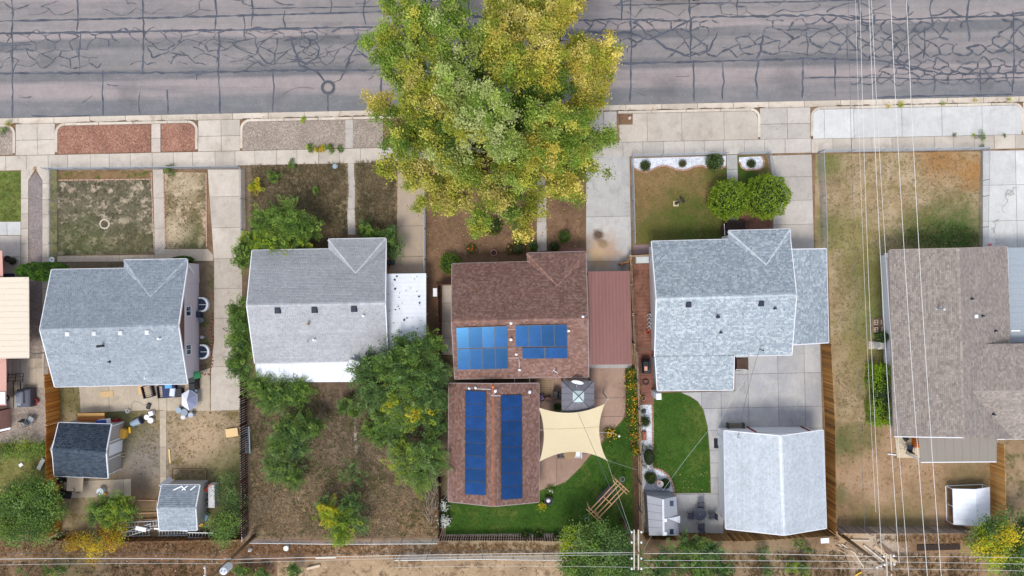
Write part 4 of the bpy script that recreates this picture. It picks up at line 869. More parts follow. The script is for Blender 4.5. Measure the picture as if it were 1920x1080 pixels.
MB().poly([Vector((*gb4[0].lerp(gb4[1], f).xy, z))+Vector((0, .03, 0)) for f, z in ((.35, .05), (.92, .05), (.92, 2.15), (.35, 2.15))][::-1]).build('garage_door', plain('white_door', C(226, 226, 230), .5), g4)
for f in (.33, .94): MB().beam(Vector((*gb4[0].lerp(gb4[1], f).xy, 0))+Vector((0, .06, 0)), Vector((*gb4[0].lerp(gb4[1], f).xy, 0))+Vector((0, .06, 2.25)), .12, .05, up=(1, 0, 0)).build('door_trim', plain('red_trim', C(150, 70, 60), .6), g4)
door(g4, gb4[3].lerp(gb4[0], .86)+Vector((0, 0, .05)), (gb4[3]-gb4[0]).normalized(), WHITE)
# --- taupe house
ze5, zr5 = 2.8, 4.2
h5 = thing('house', P(1790, 640), 'taupe shingle house with a white west wall under the power lines', 'house')
nw5, ne5, sw5 = P(1668, 469, ze5), P(1888, 463, ze5), P(1677, 818, ze5); se5 = P(1900, 822, ze5); rn5, rs5 = P(1797, 466, zr5), P(1808, 820, zr5)
d = MB(); Wp, Ep = [sw5, nw5, rn5, rs5], [ne5, se5, rs5, rn5]; deck(d, Wp); deck(d, Ep); r5 = d.build('roof', FASCB, h5)
shingles(r5, Wp, TAUPE, .14, .24); shingles(r5, Ep, TAUPE, .14, .24); caps(r5, rn5, rs5, TAUPE, .32)
wp5, ep5 = plane_of(Wp), plane_of(Ep)
# east wing: its ridge runs across, meeting the main east slope
rwing = hit(1822, 733, ep5, .02); zw = rwing.z; rE = P(2080, 729, zw); sE, nW_ = P(2080, 820, ze5), hit(1846, 645, ep5, .02); nE = P(2080, 641, nW_.z)
wS = [P(1885, 823, ze5), sE, rE, rwing]; wN = [rE, nE, nW_, rwing]
d = MB(); deck(d, wS); deck(d, wN); r5b = d.build('wing_roof', FASCB, h5); shingles(r5b, [p+Vector((0, 0, .02)) for p in wS], TAUPE, .14, .24); shingles(r5b, [p+Vector((0, 0, .02)) for p in wN], TAUPE, .14, .24); caps(r5b, rwing, rE, TAUPE, .3)
for a, b, nx_, ny_ in ((nw5, sw5, -1, 0), (ne5, P(1893, 645, ze5), 1, 0), (nw5, rn5, 0, 1), (rn5, ne5, 0, 1), (sw5, rs5, 0, -1), (P(1870, 823, ze5), sE, 0, -1)):
    q = Vector((nx_, ny_, 0))*.03; edge_trim(r5, a+q, b+q, FASCW if ny_ < 0 or nx_ > 0 else FASCB)
bd5 = [nw5+Vector((.8, -.3, 0)), ne5+Vector((-.3, -.3, 0)), se5+Vector((-.3, .3, 0)), sw5+Vector((.8, .5, 0))]
MB().prism(bd5, -.1, ze5-.06).build('wall', WSID, h5); MB().prism([P(1880, 650), P(2080, 650), P(2080, 812), P(1880, 812)], -.1, ze5-.06).build('wing_wall', WSID, h5)
for a, c, r in ((bd5[0], bd5[1], rn5), (bd5[3], bd5[2], rs5)):
    a = Vector((a.x, a.y, ze5-.08)); c = Vector((c.x, c.y, ze5-.08)); ax = (c-a).normalized(); t_ = a+ax*((r-a).dot(ax)); t_.z = zr5-.15; gable(h5, a, c, t_, WSID)
for x, y, hh, mt in ((1757, 579, .9, SILVER),): pipe_vent(r5, x, y, wp5, hh, .07, mt, True)
for x, y in ((1821, 560), (1841, 592), (1865, 620)): pipe_vent(r5, x, y, ep5, .3, .07, BLACKV)
for x, y in ((1829, 593), (1856, 677)): box_vent(r5, x, y, ep5, WHITE, .26)
for x, y in ((1903, 661), (1861, 776)): pipe_vent(r5, x, y, ep5 if y < 700 else plane_of(wS), .3, .08, BLACKV)
window(h5, bd5[3].lerp(bd5[0], .62)+Vector((0, 0, 1.6)), (bd5[3]-bd5[0]).normalized(), 1.0, .8); window(h5, bd5[3].lerp(bd5[0], .2)+Vector((0, 0, 1.6)), (bd5[3]-bd5[0]).normalized(), 1.2, .9)
cv5 = thing('carport', P(1910, 560), 'blue grey flat metal carport cover at the right edge', 'carport')
ribbed(cv5, [P(1889, 465, 2.5), P(2010, 463, 2.5), P(2013, 640, 2.5), P(1894, 642, 2.5)], 1, 16, plain('bluegrey_metal', C(160, 168, 176), .5, .3, grain=.14), .06, .02); posts(cv5, [P(1897, 470, 2.4), P(2005, 470, 2.4), P(2008, 632, 2.4), P(1900, 632, 2.4)], 2.4, WHITE)
MB().beam(P(1895, 620, 2.53), P(1912, 620, 2.53), .12, .1).build('roof_bracket', WHITE, cv5)
aw5 = thing('patio_awning', P(1795, 842), 'grey brown flat awning with white edge behind the taupe house', 'awning')
q5 = [P(1722, 819, 2.65), P(1869, 818, 2.65), P(1868, 865, 2.45), P(1727, 866, 2.45)]
AWG = plain('awning_grey', C(140, 132, 122), .8, grain=.05); ribbed(aw5, q5, 0, 9, AWG, .06, .008); edge_trim(aw5, q5[3]+Vector((0, -.04, 0)), q5[2]+Vector((0, -.04, 0)), WHITE); posts(aw5, [P(1730, 864, 2.4), P(1864, 863, 2.4)], 2.35, WHITE)
# --- sheds
def side_gable_shed(label, NWc, NE, SE, SW, RWc, RE_, ze, zr, pal, wallm, fasc, k=.12):
    nw, ne, se, sw = [P(*p, ze) for p in (NWc, NE, SE, SW)]; rw, re = P(*RWc, zr), P(*RE_, zr); b = (nw+se)/2; b.z = 0
    h = thing('shed', b, label, 'shed'); d = MB(); N, S_ = [nw, ne, re, rw], [se, sw, rw, re]; deck(d, N, .09); deck(d, S_, .09); ro = d.build('roof', fasc, h)
    shingles(ro, N, pal, .15, .3); shingles(ro, S_, pal, .15, .3); caps(ro, rw, re, pal, .28)
    ctr = (nw+se)/2
    for p, q in ((nw, rw), (rw, sw), (ne, re), (re, se), (nw, ne), (sw, se)):
        dd = (q-p).normalized(); nn = Vector((-dd.y, dd.x, 0)).normalized(); nn = nn if nn.dot((p+q)/2-ctr) > 0 else -nn; edge_trim(ro, p+nn*.03, q+nn*.03, fasc, .06, .12)
    body = inset([nw, ne, se, sw], k); MB().prism(body, -.05, ze-.04).build('wall', wallm, h)
    for a, c, r in ((body[0], body[3], rw), (body[1], body[2], re)):
        a = Vector((a.x, a.y, ze-.07)); c = Vector((c.x, c.y, ze-.07)); ax = (c-a).normalized(); t_ = a+ax*((r-a).dot(ax)); t_.z = zr-.13; gable(h, a, c, t_, wallm)
    return h, ro, body, plane_of(N), plane_of(S_)
sA, sAr, sAb, _, _ = side_gable_shed('dark slate shingle shed with white door facing east', (110, 793), (208, 796), (202, 896), (102, 892), (98, 843), (198, 848), 2.1, 3.15, SLATE, plain('shed_grey', C(176, 170, 164), .8), WHITE)
e0, e1 = sAb[1], sAb[2]; dv = -(e1-e0).normalized(); door(sA, e0.lerp(e1, .5)+Vector((0, 0, .05)), -dv, WHITE, .95, 1.9)
for f in (.02, .33, .67, .98): 
    p = e0.lerp(e1, f)+Vector((.04, 0, 0)); p.z = 0; MB().beam(p, p+Vector((0, 0, 2.0)), .08, .04, up=(1, 0, 0)).build('corner_trim', WHITE, sA)
sB, sBr, sBb, sBn, sBs = side_gable_shed('small light grey shingle shed among ladders by the back fence', (303, 910), (374, 910), (369, 994), (299, 994), (295, 952), (366, 952), 2.0, 2.65, GREYS1, plain('shed_pale', C(170, 164, 158), .8), WHITE)
for x0, x1 in ((325, 342), (341, 352), (357, 367), (348, 340)): MB().beam(hit(x0, 919, sBn, .06), hit(x1, 911, sBn, .06), .09, .05).build('roof_lath', WHITE, sBr)
MB().beam(P(302, 913, 1.4), P(321, 897, .3), .5, .05).build('leaning_panel', plain('pale_panel', C(214, 216, 220), .6), sB)
ws = thing('canopy_shelter', P(1815, 945), 'open white gable canopy beside the orange wood fence', 'canopy')
nwS, neS, seS, swS = P(1786, 917, .95), P(1856, 914, .95), P(1857, 981, .95), P(1788, 983, .95); rnS, rsS = P(1829, 918, 1.35), P(1831, 986, 1.35)
ribbed(ws, [nwS, rnS, rsS, swS], 1, 7, WHITE_ROOFM, .05, .012); ribbed(ws, [rnS, neS, seS, rsS], 1, 7, WHITE_ROOFM, .05, .012)
bdS = [Vector((q.x, q.y, 0)) for q in (nwS, neS, seS, swS)]
for q, tz_ in ((bdS[0], nwS), (bdS[1], neS), (bdS[2], seS), (bdS[3], swS), (bdS[0].lerp(bdS[3], .5), nwS), (bdS[1].lerp(bdS[2], .5), neS)): MB().tube([q, Vector((q.x, q.y, tz_.z-.05))], .03, 8).build('post', WHITE, ws)
for a, c in ((0, 3), (1, 2), (0, 1)): MB().tube([bdS[a]+Vector((0, 0, .05)), bdS[c]+Vector((0, 0, .05))], .035, 8).build('base_rail', WHITE, ws)
for a, r, c in ((nwS, rnS, neS), (swS, rsS, seS)): MB().tube([a-Vector((0, 0, .08)), r-Vector((0, 0, .08)), c-Vector((0, 0, .08))], .03, 6).build('rafter', WHITE, ws)
# grey plastic shed with moulded roof
ps = thing('shed', P(1243, 966), 'grey moulded plastic shed with skylights beside the patio table', 'shed')
PLG = plain('grey_plastic', C(150, 152, 160), .45, .4, grain=.05)
pn = [P(1214, 928, 1.9), P(1266, 931, 1.9), P(1272, 938, 1.9), P(1274, 1003, 1.9), P(1244, 1009, 1.95), P(1218, 1003, 1.9)]
r0, r1_ = P(1243, 936, 2.35), P(1244, 1004, 2.35)
d = MB(); A_, B_, C_, D_ = P(1213, 929, 1.9), P(1268, 931, 1.9), P(1273, 1004, 1.9), P(1217, 1004, 1.9)
d.add([A_, r0, r1_, D_], [(0, 3, 2, 1)]); d.add([r0, B_, C_, r1_], [(0, 3, 2, 1)]); d.add([A_, B_, r0], [(0, 2, 1)]); d.add([D_, r1_, C_], [(0, 2, 1)])
pr_ = d.build('roof', PLG, ps); MB().prism(inset([A_, B_, C_, D_], .08), -.05, 1.89).build('wall', PLG, ps)
MB().beam(r0+Vector((0, 0, .03)), r1_+Vector((0, 0, .03)), .16, .06).build('ridge', plain('pale_ridge', C(206, 210, 218), .4), pr_)
eP = plane_of([r0, B_, C_, r1_]); wP = plane_of([A_, r0, r1_, D_])
for y in (944, 997): MB().poly([hit(x, yy, eP, .02) for x, yy in ((1256, y-5), (1263, y-5), (1263, y+5), (1256, y+5))]).build('skylight', DARKGLASS, pr_)
for y in (975, 1000): MB().box(hit(1247, y, eP, 0), (.28, .28, .1), TAN, bev=.03).build('roof_cap', WHITE, pr_)
d = MB(); q = [hit(1252, 972, eP, .02), hit(1272, 966, eP, .02)+Vector((.1, 0, .18)), hit(1272, 980, eP, .02)+Vector((.1, 0, .18))]; d.poly(q); d.build('dormer', plain('pale_dormer', C(196, 200, 208), .4), pr_)
for f in (.2, .4, .6, .8): MB().beam(A_.lerp(D_, f)+Vector((0, 0, .02)), r0.lerp(r1_, f)+Vector((0, 0, .02)), .03, .03).build('rib', PLG, pr_)
# left edge: cream carport roof and pink house
cl = thing('carport', P(20, 595), 'cream metal carport roof at the left edge of the photo', 'carport')
CREAM = plain('cream_metal', C(224, 210, 190), .5, .35, grain=.06); ribbed(cl, [P(-90, 522, 2.6), P(54, 520, 2.6), P(55, 671, 2.6), P(-90, 673, 2.6)], 1, 14, CREAM, .07, .02); posts(cl, [P(50, 525, 2.5), P(50, 666, 2.5)], 2.5, CREAM)
ph = thing('house', P(-40, 720), 'pink stucco house wall cut by the left edge of the photo', 'house')
PINK = plain('pink_stucco', C(206, 158, 146), .9); MB().prism([P(-160, 480), P(9, 480), P(16, 680), P(16, 764), P(-160, 764)], -.1, 2.3).build('wall', PINK, ph); MB().prism([P(-160, 768), P(20, 766), P(20, 806), P(-160, 808)], -.1, 1.6).build('annex_wall', PINK, ph)
MB().poly([P(x, y, 2.32) for x, y in ((-160, 470), (4, 470), (12, 690), (12, 760), (-160, 760))][::-1]).build('roof', PINK, ph)
MB().beam(P(-20, 812, 1.6), P(20, 803, 1.6), .15, .08).build('gutter', WHITE, ph); MB().box(P(5, 746, 2.33), (.55, 1.0, .1), TAN).build('meter_panel', FASCW, ph)
# ------------------------------------------------------------------ fences
def resample(pts, step):
    out = [pts[0]]; 
    for a, b in zip(pts[:-1], pts[1:]):
        n = max(1, round((b-a).length/step)); out += [a.lerp(b, (i+1)/n) for i in range(n)]
    return out
def wood_fence(label, path, cols, h=1.8, wd=.14, side=1, group=None, post_c=None, gap=.012):
    """path: photo pixels of the top edge"""
    pts = [P(x, y, h) for x, y in path]; b = (pts[0]+pts[-1])/2; b.z = 0
    f = thing('wood_fence', b, label, 'fence', group); pk = MB(); rl = MB()
    for a, c in zip(pts[:-1], pts[1:]):
        a = Vector((a.x, a.y, 0)); c = Vector((c.x, c.y, 0)); d = (c-a).normalized(); L_ = (c-a).length; ang = math.atan2(d.y, d.x); q = Vector((-d.y, d.x, 0))*side
        n = int(L_/wd)
        for i in range(n):
            k = random.uniform(.78, 1.15); cc = random.choice(cols); pk.box(a+d*(wd*(i+.5))+q*random.uniform(-.006, .006), (wd-gap, .02, h+random.uniform(-.03, .03)), ang, tuple(x*k for x in cc))
        for z in (.35, h-.4): MB().beam(a-q*.04+Vector((0, 0, z)), c-q*.04+Vector((0, 0, z)), .04, .09, cols[0]).build('rail', WOODA, f, color=True)
        for i in range(int(L_/2.4)+1):
            p = a+d*min(i*2.4+.05, L_-.05)-q*.08; MB().box(p, (.09, .09, h-.05), ang, cols[-1]).build('post', WOODA, f, color=True)
    pk.build('pickets', WOODA, f, kind='stuff', color=True); return f
def chain_link(label, path, h=1.15, step=.11, group=None, r=.004, rail=.024):
    pts = [P(x, y, 0) for x, y in path]; f = thing('chain_link_fence', (pts[0]+pts[-1])/2, label, 'fence', group); net_ = MB()
    for a, c in zip(pts[:-1], pts[1:]):
        d = (c-a).normalized(); L_ = (c-a).length; up = Vector((0, 0, 1)); q = Vector((-d.y, d.x, 0))
        for i in range(int(L_/2.6)+1): p = a+d*min(i*2.6, L_); MB().tube([p, p+up*(h+.06)], .032, 6).build('post', SILVER, f)
        MB().tube([a+up*h, c+up*h], rail, 6).build('top_rail', SILVER, f)
        s = -h
        while s < L_:
            for sg in (1, -1):
                x0, x1 = s, s+h
                lo, hi = max(0, x0), min(L_, x1)
                if hi-lo < .05: continue
                z0, z1 = (lo-x0), (hi-x0)
                if sg < 0: z0, z1 = h-z0, h-z1
                p, e = a+d*lo+up*z0, a+d*hi+up*z1; w_ = q*r if sg > 0 else q*-r; w2 = up*r
                net_.add([p-w2, p+w2, e+w2, e-w2], [(0, 1, 2, 3)]); net_.add([p-w_, p+w_, e+w_, e-w_], [(0, 1, 2, 3)])
            s += step
    net_.build('wire_mesh', SILVER, f); return f
CEDAR = G((206, 132, 50), (190, 116, 42), (214, 146, 66), (176, 106, 40)); OLDW = G((140, 110, 70), (124, 94, 58), (156, 124, 80), (110, 84, 54)); GREYW = G((150, 136, 124), (166, 152, 140), (134, 120, 110)); DARKW = G((74, 52, 44), (88, 62, 52), (62, 44, 38)); TANF = G((184, 158, 132), (170, 144, 118), (196, 172, 146))
wood_fence('bright orange cedar fence left of the slate shed', [(83, 703), (86, 800), (86, 900), (88, 1010)], CEDAR)
wood_fence('low brown fence along the alley behind the ladders', [(88, 1014), (250, 1016), (455, 1012)], G((120, 84, 56), (104, 72, 48), (136, 100, 70)), 1.2)
wood_fence('dark slatted fence between the left house and the weedy yard', [(449, 690), (450, 850), (452, 1012)], DARKW, 1.6, .2, gap=.06)
wood_fence('orange brown fence east of the white garage', [(1558, 646), (1566, 800), (1568, 1006)], G((172, 122, 62), (154, 108, 54), (186, 136, 74), (136, 96, 52)), 1.8, side=-1)
wood_fence('olive brown fence behind the white garage', [(1212, 1012), (1400, 1015), (1569, 1005)], OLDW, 1.8)
wood_fence('tan board fence beside the mauve carport', [(1184, 478), (1189, 590), (1193, 668)], TANF, 1.8)
wood_fence('tan board fence between the green lawn and the white gravel bed', [(1196, 660), (1202, 800), (1207, 1003)], TANF+GREYW, 1.7)
wood_fence('short dark fence closing the brown paved side yard to the front', [(1184, 479), (1222, 477)], TANF, 1.5)
wood_fence('red brown fence on the west side of the brown house', [(848, 532), (820, 534), (822, 620), (824, 705)], G((118, 78, 66), (104, 68, 58), (130, 90, 78)), 1.7)
wood_fence('dark brown fence in the weedy yard corner', [(822, 900), (823, 1012)], DARKW, 1.6)
wood_fence('dark open rail fence behind the solar garage lawn', [(823, 1014), (1000, 1014), (1190, 1020)], G((84, 66, 58), (100, 82, 72), (112, 96, 86)), 1.2, .2, gap=.05)
wood_fence('orange cedar fence right of the white metal shed', [(1883, 835), (1885, 900), (1887, 980)], G((204, 150, 84), (190, 136, 74), (210, 164, 104)), 1.8, side=-1)
wood_fence('weathered grey fence along the alley under the power lines', [(1578, 1000), (1700, 1001), (1835, 1000)], GREYW, 1.7)
wood_fence('small cedar gate panel at the front of the mauve carport', [(1164, 494), (1182, 489)], CEDAR, 1.4)
chain_link('galvanised chain link fence along the sidewalk of the left lawn', [(94, 319), (284, 317), (306, 317), (390, 317), (455, 316)])
chain_link('galvanised chain link fence along the west side of the left lawn', [(107, 320), (107, 400), (107, 482)])
chain_link('galvanised chain link fence between the first driveway and the weedy yard', [(459, 318), (461, 440)])
chain_link('galvanised chain link fence between the worn driveway and the brown yard', [(797, 330), (798, 430), (798, 520)])
chain_link('galvanised chain link fence along the gravel bed of the browning lawn', [(1184, 295), (1361, 290)]); chain_link('galvanised chain link fence beside the stained driveway', [(1183, 296), (1185, 380), (1187, 458)])
chain_link('short chain link gate fence by the small gravel bed', [(1384, 290), (1436, 289), (1447, 330)])
chain_link('galvanised chain link fence along the west side of the straw lawn', [(1533, 286), (1537, 370), (1540, 470)], 1.2); chain_link('galvanised chain link fence along the sidewalk of the straw lawn', [(1533, 286), (1690, 284), (1842, 281)], 1.2)
chain_link('galvanised chain link fence beside the white driveway', [(1838, 283), (1836, 370), (1835, 462)], 1.2); chain_link('galvanised wire fence at the weedy side of the dark slats', [(461, 700), (463, 850), (465, 1006)], 1.3)
chain_link('low wire fence behind the weedy back yard', [(470, 1011), (640, 1013), (822, 1012)], .9); chain_link('wire fence beyond the alley on the pale yard', [(745, 1042), (905, 1040), (1060, 1042)], 1.0)

# ------------------------------------------------------------------ foliage
def unit(n):
    v = rng.normal(0, 1, (n, 3)); return v/np.linalg.norm(v, axis=1, keepdims=True)
def leaves(cent, size, cols, up=.5, aspect=.55, axis=None):
    """diamond leaves at cent (n,3); cols (n,3)"""
    n = len(cent); nv = unit(n); nv[:, 2] = np.abs(nv[:, 2])+up; nv /= np.linalg.norm(nv, axis=1, keepdims=True)
    a = unit(n) if axis is None else axis+unit(n)*.35
    a -= nv*(a*nv).sum(1, keepdims=True); a /= np.linalg.norm(a, axis=1, keepdims=True)+1e-9; b = np.cross(nv, a)
    s = size*rng.uniform(.65, 1.3, (n, 1)); L_, W_ = a*s*.5, b*s*.5*aspect
    V = np.stack([cent-L_, cent+W_-L_*.1, cent+L_, cent-W_-L_*.1], 1).reshape(-1, 3); V[1::4, 2] += s[:, 0]*.06; V[3::4, 2] += s[:, 0]*.06
    return V, np.repeat(cols, 4, 0)
def crown_mesh(lobes, leaf, per, style='broad', sub=.32, squash=.75, jitter=.16, axis=None):
    """lobes: (centre, radius, colour list)"""
    Vs, Cs = [], []
    for c, r, cols in lobes:
        c = np.array(c); ca = np.array(cols); n = int(per*r*r)
        if style == 'broad':
            m_ = max(6, int(n/95)); d = unit(m_); d[:, 2] = d[:, 2]*.8+.15; rad = r*rng.uniform(.35, 1.05, (m_, 1)); sc = d*rad*np.array([1, 1, squash])
            if axis is not None:                         # plumes drawn out along their limb
                ax = c-np.array(axis); ax /= np.linalg.norm(ax); al = (sc*ax).sum(1, keepdims=True); taper = np.clip(1-.45*al/r, .45, 1.3); sc = al*ax*1.65+(sc-al*ax)*.78*taper
            sc = sc+c
            scol = ca[rng.integers(0, len(ca), m_)]*rng.uniform(.78, 1.22, (m_, 1))*1.06; k = rng.integers(0, m_, n)
            g = rng.normal(0, 1, (n, 3))*sub*np.minimum(1, .5+.5*r)*np.array([1, 1, .7]); p = sc[k]+g
            col = scol[k]*rng.uniform(1-jitter, 1+jitter, (n, 1)); V, cc = leaves(p, leaf, col, .45)
        else:                                            # feathery shoots with leaflets in two rows
            m_ = max(8, int(n/52)); d = unit(m_); d[:, 2] = np.abs(d[:, 2])*.9+.12; d /= np.linalg.norm(d, axis=1, keepdims=True)
            s0 = c+unit(m_)*r*.35*np.array([1, 1, .6]); Ls = r*rng.uniform(.45, 1.05, m_); q = n//m_; t_ = np.tile(np.linspace(.18, 1, q), m_); k = np.repeat(np.arange(m_), q)
            droop = np.array([0, 0, -1.0])*(t_**2*.28)[:, None]*Ls[k][:, None]
            side = np.cross(d[k], np.array([0, 0, 1.0])); side /= np.linalg.norm(side, axis=1, keepdims=True)+1e-6; sg = np.where(np.arange(len(k)) % 2, 1.0, -1.0)[:, None]
            w_ = (.16*np.sin(t_*math.pi)**.6+.04)[:, None]*min(1.0, .6+r*.4)
            p = s0[k]+d[k]*(t_*Ls[k])[:, None]+droop+side*sg*w_*rng.uniform(.3, 1.1, (len(k), 1))+rng.normal(0, .025, (len(k), 3))
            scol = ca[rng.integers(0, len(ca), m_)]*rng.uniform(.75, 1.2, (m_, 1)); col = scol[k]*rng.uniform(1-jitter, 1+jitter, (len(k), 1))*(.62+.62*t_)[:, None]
            V, cc = leaves(p, leaf, col, .7, .3, side*sg+d[k]*.7)
        Vs.append(V); Cs.append(cc)
    V = np.concatenate(Vs); V[:, 2] = np.maximum(V[:, 2], .03); return V, np.arange(len(V)).reshape(-1, 4), np.concatenate(Cs)
def limb_path(a, b, bend=.15):
    a, b = Vector(a), Vector(b); m1 = a.lerp(b, .4)+Vector((random.uniform(-1, 1), random.uniform(-1, 1), 1.2))*bend*(b-a).length*.5; m2 = a.lerp(b, .75)+Vector((random.uniform(-1, 1), random.uniform(-1, 1), .5))*bend*(b-a).length*.3
    return [a, m1, m2, b]
def tree(name, label, cat, base, lobes, trunk_r, fork, leaf, per, style='broad', group=None, sub=.32, bark=None, limbs=True, plume=None):
    """base: photo pixel of the foot; lobes: (px, py, z, radius, colours)"""
    b = P(*base); t_ = thing(name, b, label, cat, group); L_ = [(P(x, y, z), r, c) for x, y, z, r, c in lobes]
    top = b+Vector((random.uniform(-.1, .1)*fork, random.uniform(-.1, .1)*fork, fork))
    MB().tube([b-Vector((0, 0, .05)), b.lerp(top, .1), b.lerp(top, .55)+Vector((.03*fork, .02*fork, 0)), top], [trunk_r*1.35, trunk_r*1.05, trunk_r*.9, trunk_r*.75], 9).build('trunk', bark or BARK, t_, smooth=True)
    if limbs:
        for c, r, _ in L_:
            s = b.lerp(top, random.uniform(.7, 1)); pth = limb_path(s, c); rr = max(.012, trunk_r*.42*min(1.2, .5+.25*r)); m_ = MB().tube(pth, [rr, rr*.75, rr*.5, rr*.22], 6)
            for k in range(5):
                d = Vector(unit(1)[0]); d.z = abs(d.z)*.6; st_ = pth[2].lerp(pth[3], random.random()); m_.tube([st_, st_+d*r*.45, st_+d*r*.85+Vector((0, 0, .1))], [rr*.32, rr*.22, rr*.08], 4)
            m_.build('limb', bark or BARK, t_, smooth=True)
    V, F, cc = crown_mesh(L_, leaf, per, style, sub, axis=None if plume is None else b+Vector((0, 0, plume))); mesh_np('crown', V, F, LEAF, t_, cc); return t_
YG = G((168, 168, 62), (146, 152, 52), (184, 180, 78), (124, 136, 44)); GRN = G((122, 148, 54), (104, 132, 44), (140, 162, 68), (154, 170, 82)); GOLD = G((200, 184, 80), (182, 168, 66), (212, 196, 102), (164, 154, 58)); PALE = G((162, 174, 104), (142, 158, 84), (180, 188, 124)); DRK = G((72, 98, 34), (86, 112, 40), (102, 124, 48)); TANL = G((198, 184, 108), (180, 168, 90), (160, 156, 72))
BIG = [(745, 25, 11.5, 1.9, GRN+GRN+YG), (790, 55, 12.5, 2.0, GRN+GRN+YG), (715, 80, 10, 1.5, GRN+YG), (760, 110, 11, 1.9, GRN+GRN+YG), (845, 20, 12.5, 1.7, GRN), (840, 90, 12, 1.8, GRN+PALE), (730, 135, 9.5, 1.4, GRN), (800, 165, 12, 1.9, YG+TANL), (850, 160, 13, 1.8, PALE+GRN), (780, 200, 10.5, 1.8, YG), (710, 195, 7.5, 1.1, GOLD), (735, 225, 8, 1.7, YG+GRN), (760, 270, 8.5, 1.8, YG+GRN), (745, 320, 6.5, 1.4, YG), (800, 330, 7.5, 1.9, YG+TANL), (850, 300, 9, 2.0, YG+PALE), (815, 375, 5.5, 1.4, TANL+YG), (860, 375, 6.5, 1.6, YG+TANL), (905, 415, 5.0, 1.4, YG+GRN), (980, 430, 5.0, 1.3, GOLD+YG), (935, 365, 7, 1.8, YG+TANL), (880, 240, 12.5, 2.0, PALE+YG), (920, 200, 14, 2.0, PALE+GRN), (935, 270, 12, 1.9, PALE+GRN), (950, 130, 12.5, 1.8, GRN+YG), (905, 130, 10, 1.6, DRK), (955, 25, 12.5, 1.7, YG+TANL), (985, 5, 12.5, 1.6, GOLD+YG), (945, 75, 13, 1.6, YG+GOLD), (1010, 80, 13.5, 2.0, GOLD+YG+TANL), (1050, 30, 13, 1.7, GOLD+YG), (1030, 120, 12, 1.8, GOLD+YG), (1075, 15, 12, 1.0, GOLD), (1085, 125, 11, 1.7, GOLD+YG), (1135, 110, 11, 1.3, GOLD+YG), (1130, 150, 10, 1.5, GOLD+YG+TANL), (1140, 85, 11.2, .8, GOLD), (1110, 190, 9, 1.6, GOLD+YG), (1040, 175, 11, 1.6, DRK+YG), (995, 165, 10.5, 1.6, DRK+GRN), (1030, 225, 12, 1.9, YG+GRN), (1075, 240, 11, 1.9, GRN+GRN+YG), (1125, 265, 8, 1.4, GRN), (1145, 255, 7.2, .8, GRN), (1060, 290, 10, 1.9, GRN+GRN+YG), (1105, 320, 7, 1.4, YG+GRN), (1010, 285, 11, 1.9, GRN+GOLD), (1045, 345, 7.5, 1.8, YG+GOLD), (1075, 370, 5.5, 1.1, YG+GRN), (985, 330, 9, 1.8, YG+GRN), (890, 330, 8.5, 1.7, YG+GRN), (975, 215, 9.5, 1.8, DRK), (830, 245, 10, 1.8, YG+DRK), (960, 390, 6, 1.4, GRN+DRK), (1000, 385, 5, 1.1, YG), (870, 200, 10, 1.7, GRN+DRK), (690, 90, 9.6, .7, GRN), (840, 340, 6, 1.3, GOLD+YG), (1010, 20, 10, 1.4, TANL+YG), (1100, 75, 10, 1.0, GOLD+YG+TANL)]
BIG += [(912, 90, 12, 1.5, GRN+YG), (925, 45, 11.5, 1.3, YG+DRK)]
TL_ = lambda c: [tuple(v*1.06 for v in q) for q in c]
BIG = [(925+(x-925)*.95, 212+(y-212)*(.94 if y > 212 else .98), z, r*.96, TL_(c)) for x, y, z, r, c in BIG]
tree('shade_tree', 'huge yellow green shade tree spreading over the street', 'tree', (945, 305), BIG, .48, 3.6, .18, 1180, sub=.23, plume=3.0)
# feathery trees and bushes of the weedy lot
FG = G((108, 138, 54), (92, 122, 46), (130, 158, 70), (76, 104, 40)); FD = G((80, 110, 54), (94, 124, 62), (66, 94, 46), (112, 140, 76)); FP = G((108, 134, 74), (126, 150, 88), (94, 120, 62)); FY = G((206, 186, 40), (220, 200, 50), (190, 176, 40)); FYG = G((150, 170, 40), (168, 184, 52), (132, 156, 36)); AUT = G((196, 150, 30), (208, 168, 40), (170, 130, 30), (150, 130, 40))
def fb(label, base, lobes, tr=.06, fork=.5, leaf=.14, per=2100, style='feather', name='shrub', cat='shrub', group=None):
    if name == 'shrub': lobes = [(x, y, z, r*(1.18 if 440 < x < 840 else 1.06), c) for x, y, z, r, c in lobes]
    return tree(name, label, cat, base, lobes, tr, fork, leaf, per, style, group, limbs=len(lobes) > 1 or fork > 1)
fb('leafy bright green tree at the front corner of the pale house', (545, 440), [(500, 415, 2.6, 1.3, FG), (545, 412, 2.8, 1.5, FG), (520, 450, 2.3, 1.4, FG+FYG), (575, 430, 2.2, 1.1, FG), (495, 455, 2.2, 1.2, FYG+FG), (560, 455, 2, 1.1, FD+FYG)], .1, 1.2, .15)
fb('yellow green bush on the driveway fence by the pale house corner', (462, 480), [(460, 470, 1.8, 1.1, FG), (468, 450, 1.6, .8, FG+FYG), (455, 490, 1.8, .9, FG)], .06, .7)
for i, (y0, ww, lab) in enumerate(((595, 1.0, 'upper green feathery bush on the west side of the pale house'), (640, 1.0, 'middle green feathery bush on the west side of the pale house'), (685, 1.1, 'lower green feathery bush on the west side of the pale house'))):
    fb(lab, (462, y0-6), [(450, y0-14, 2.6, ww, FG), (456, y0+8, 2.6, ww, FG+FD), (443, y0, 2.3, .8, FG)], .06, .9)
fb('feathery green tree under the white patio awning', (530, 735), [(490, 725, 2.4, 1.3, FG), (520, 738, 2.6, 1.5, FD+FG), (565, 732, 2.3, 1.3, FG), (505, 755, 2, 1.1, FG+FP), (550, 745, 2.0, 1.0, FD)], .09, 1.1)
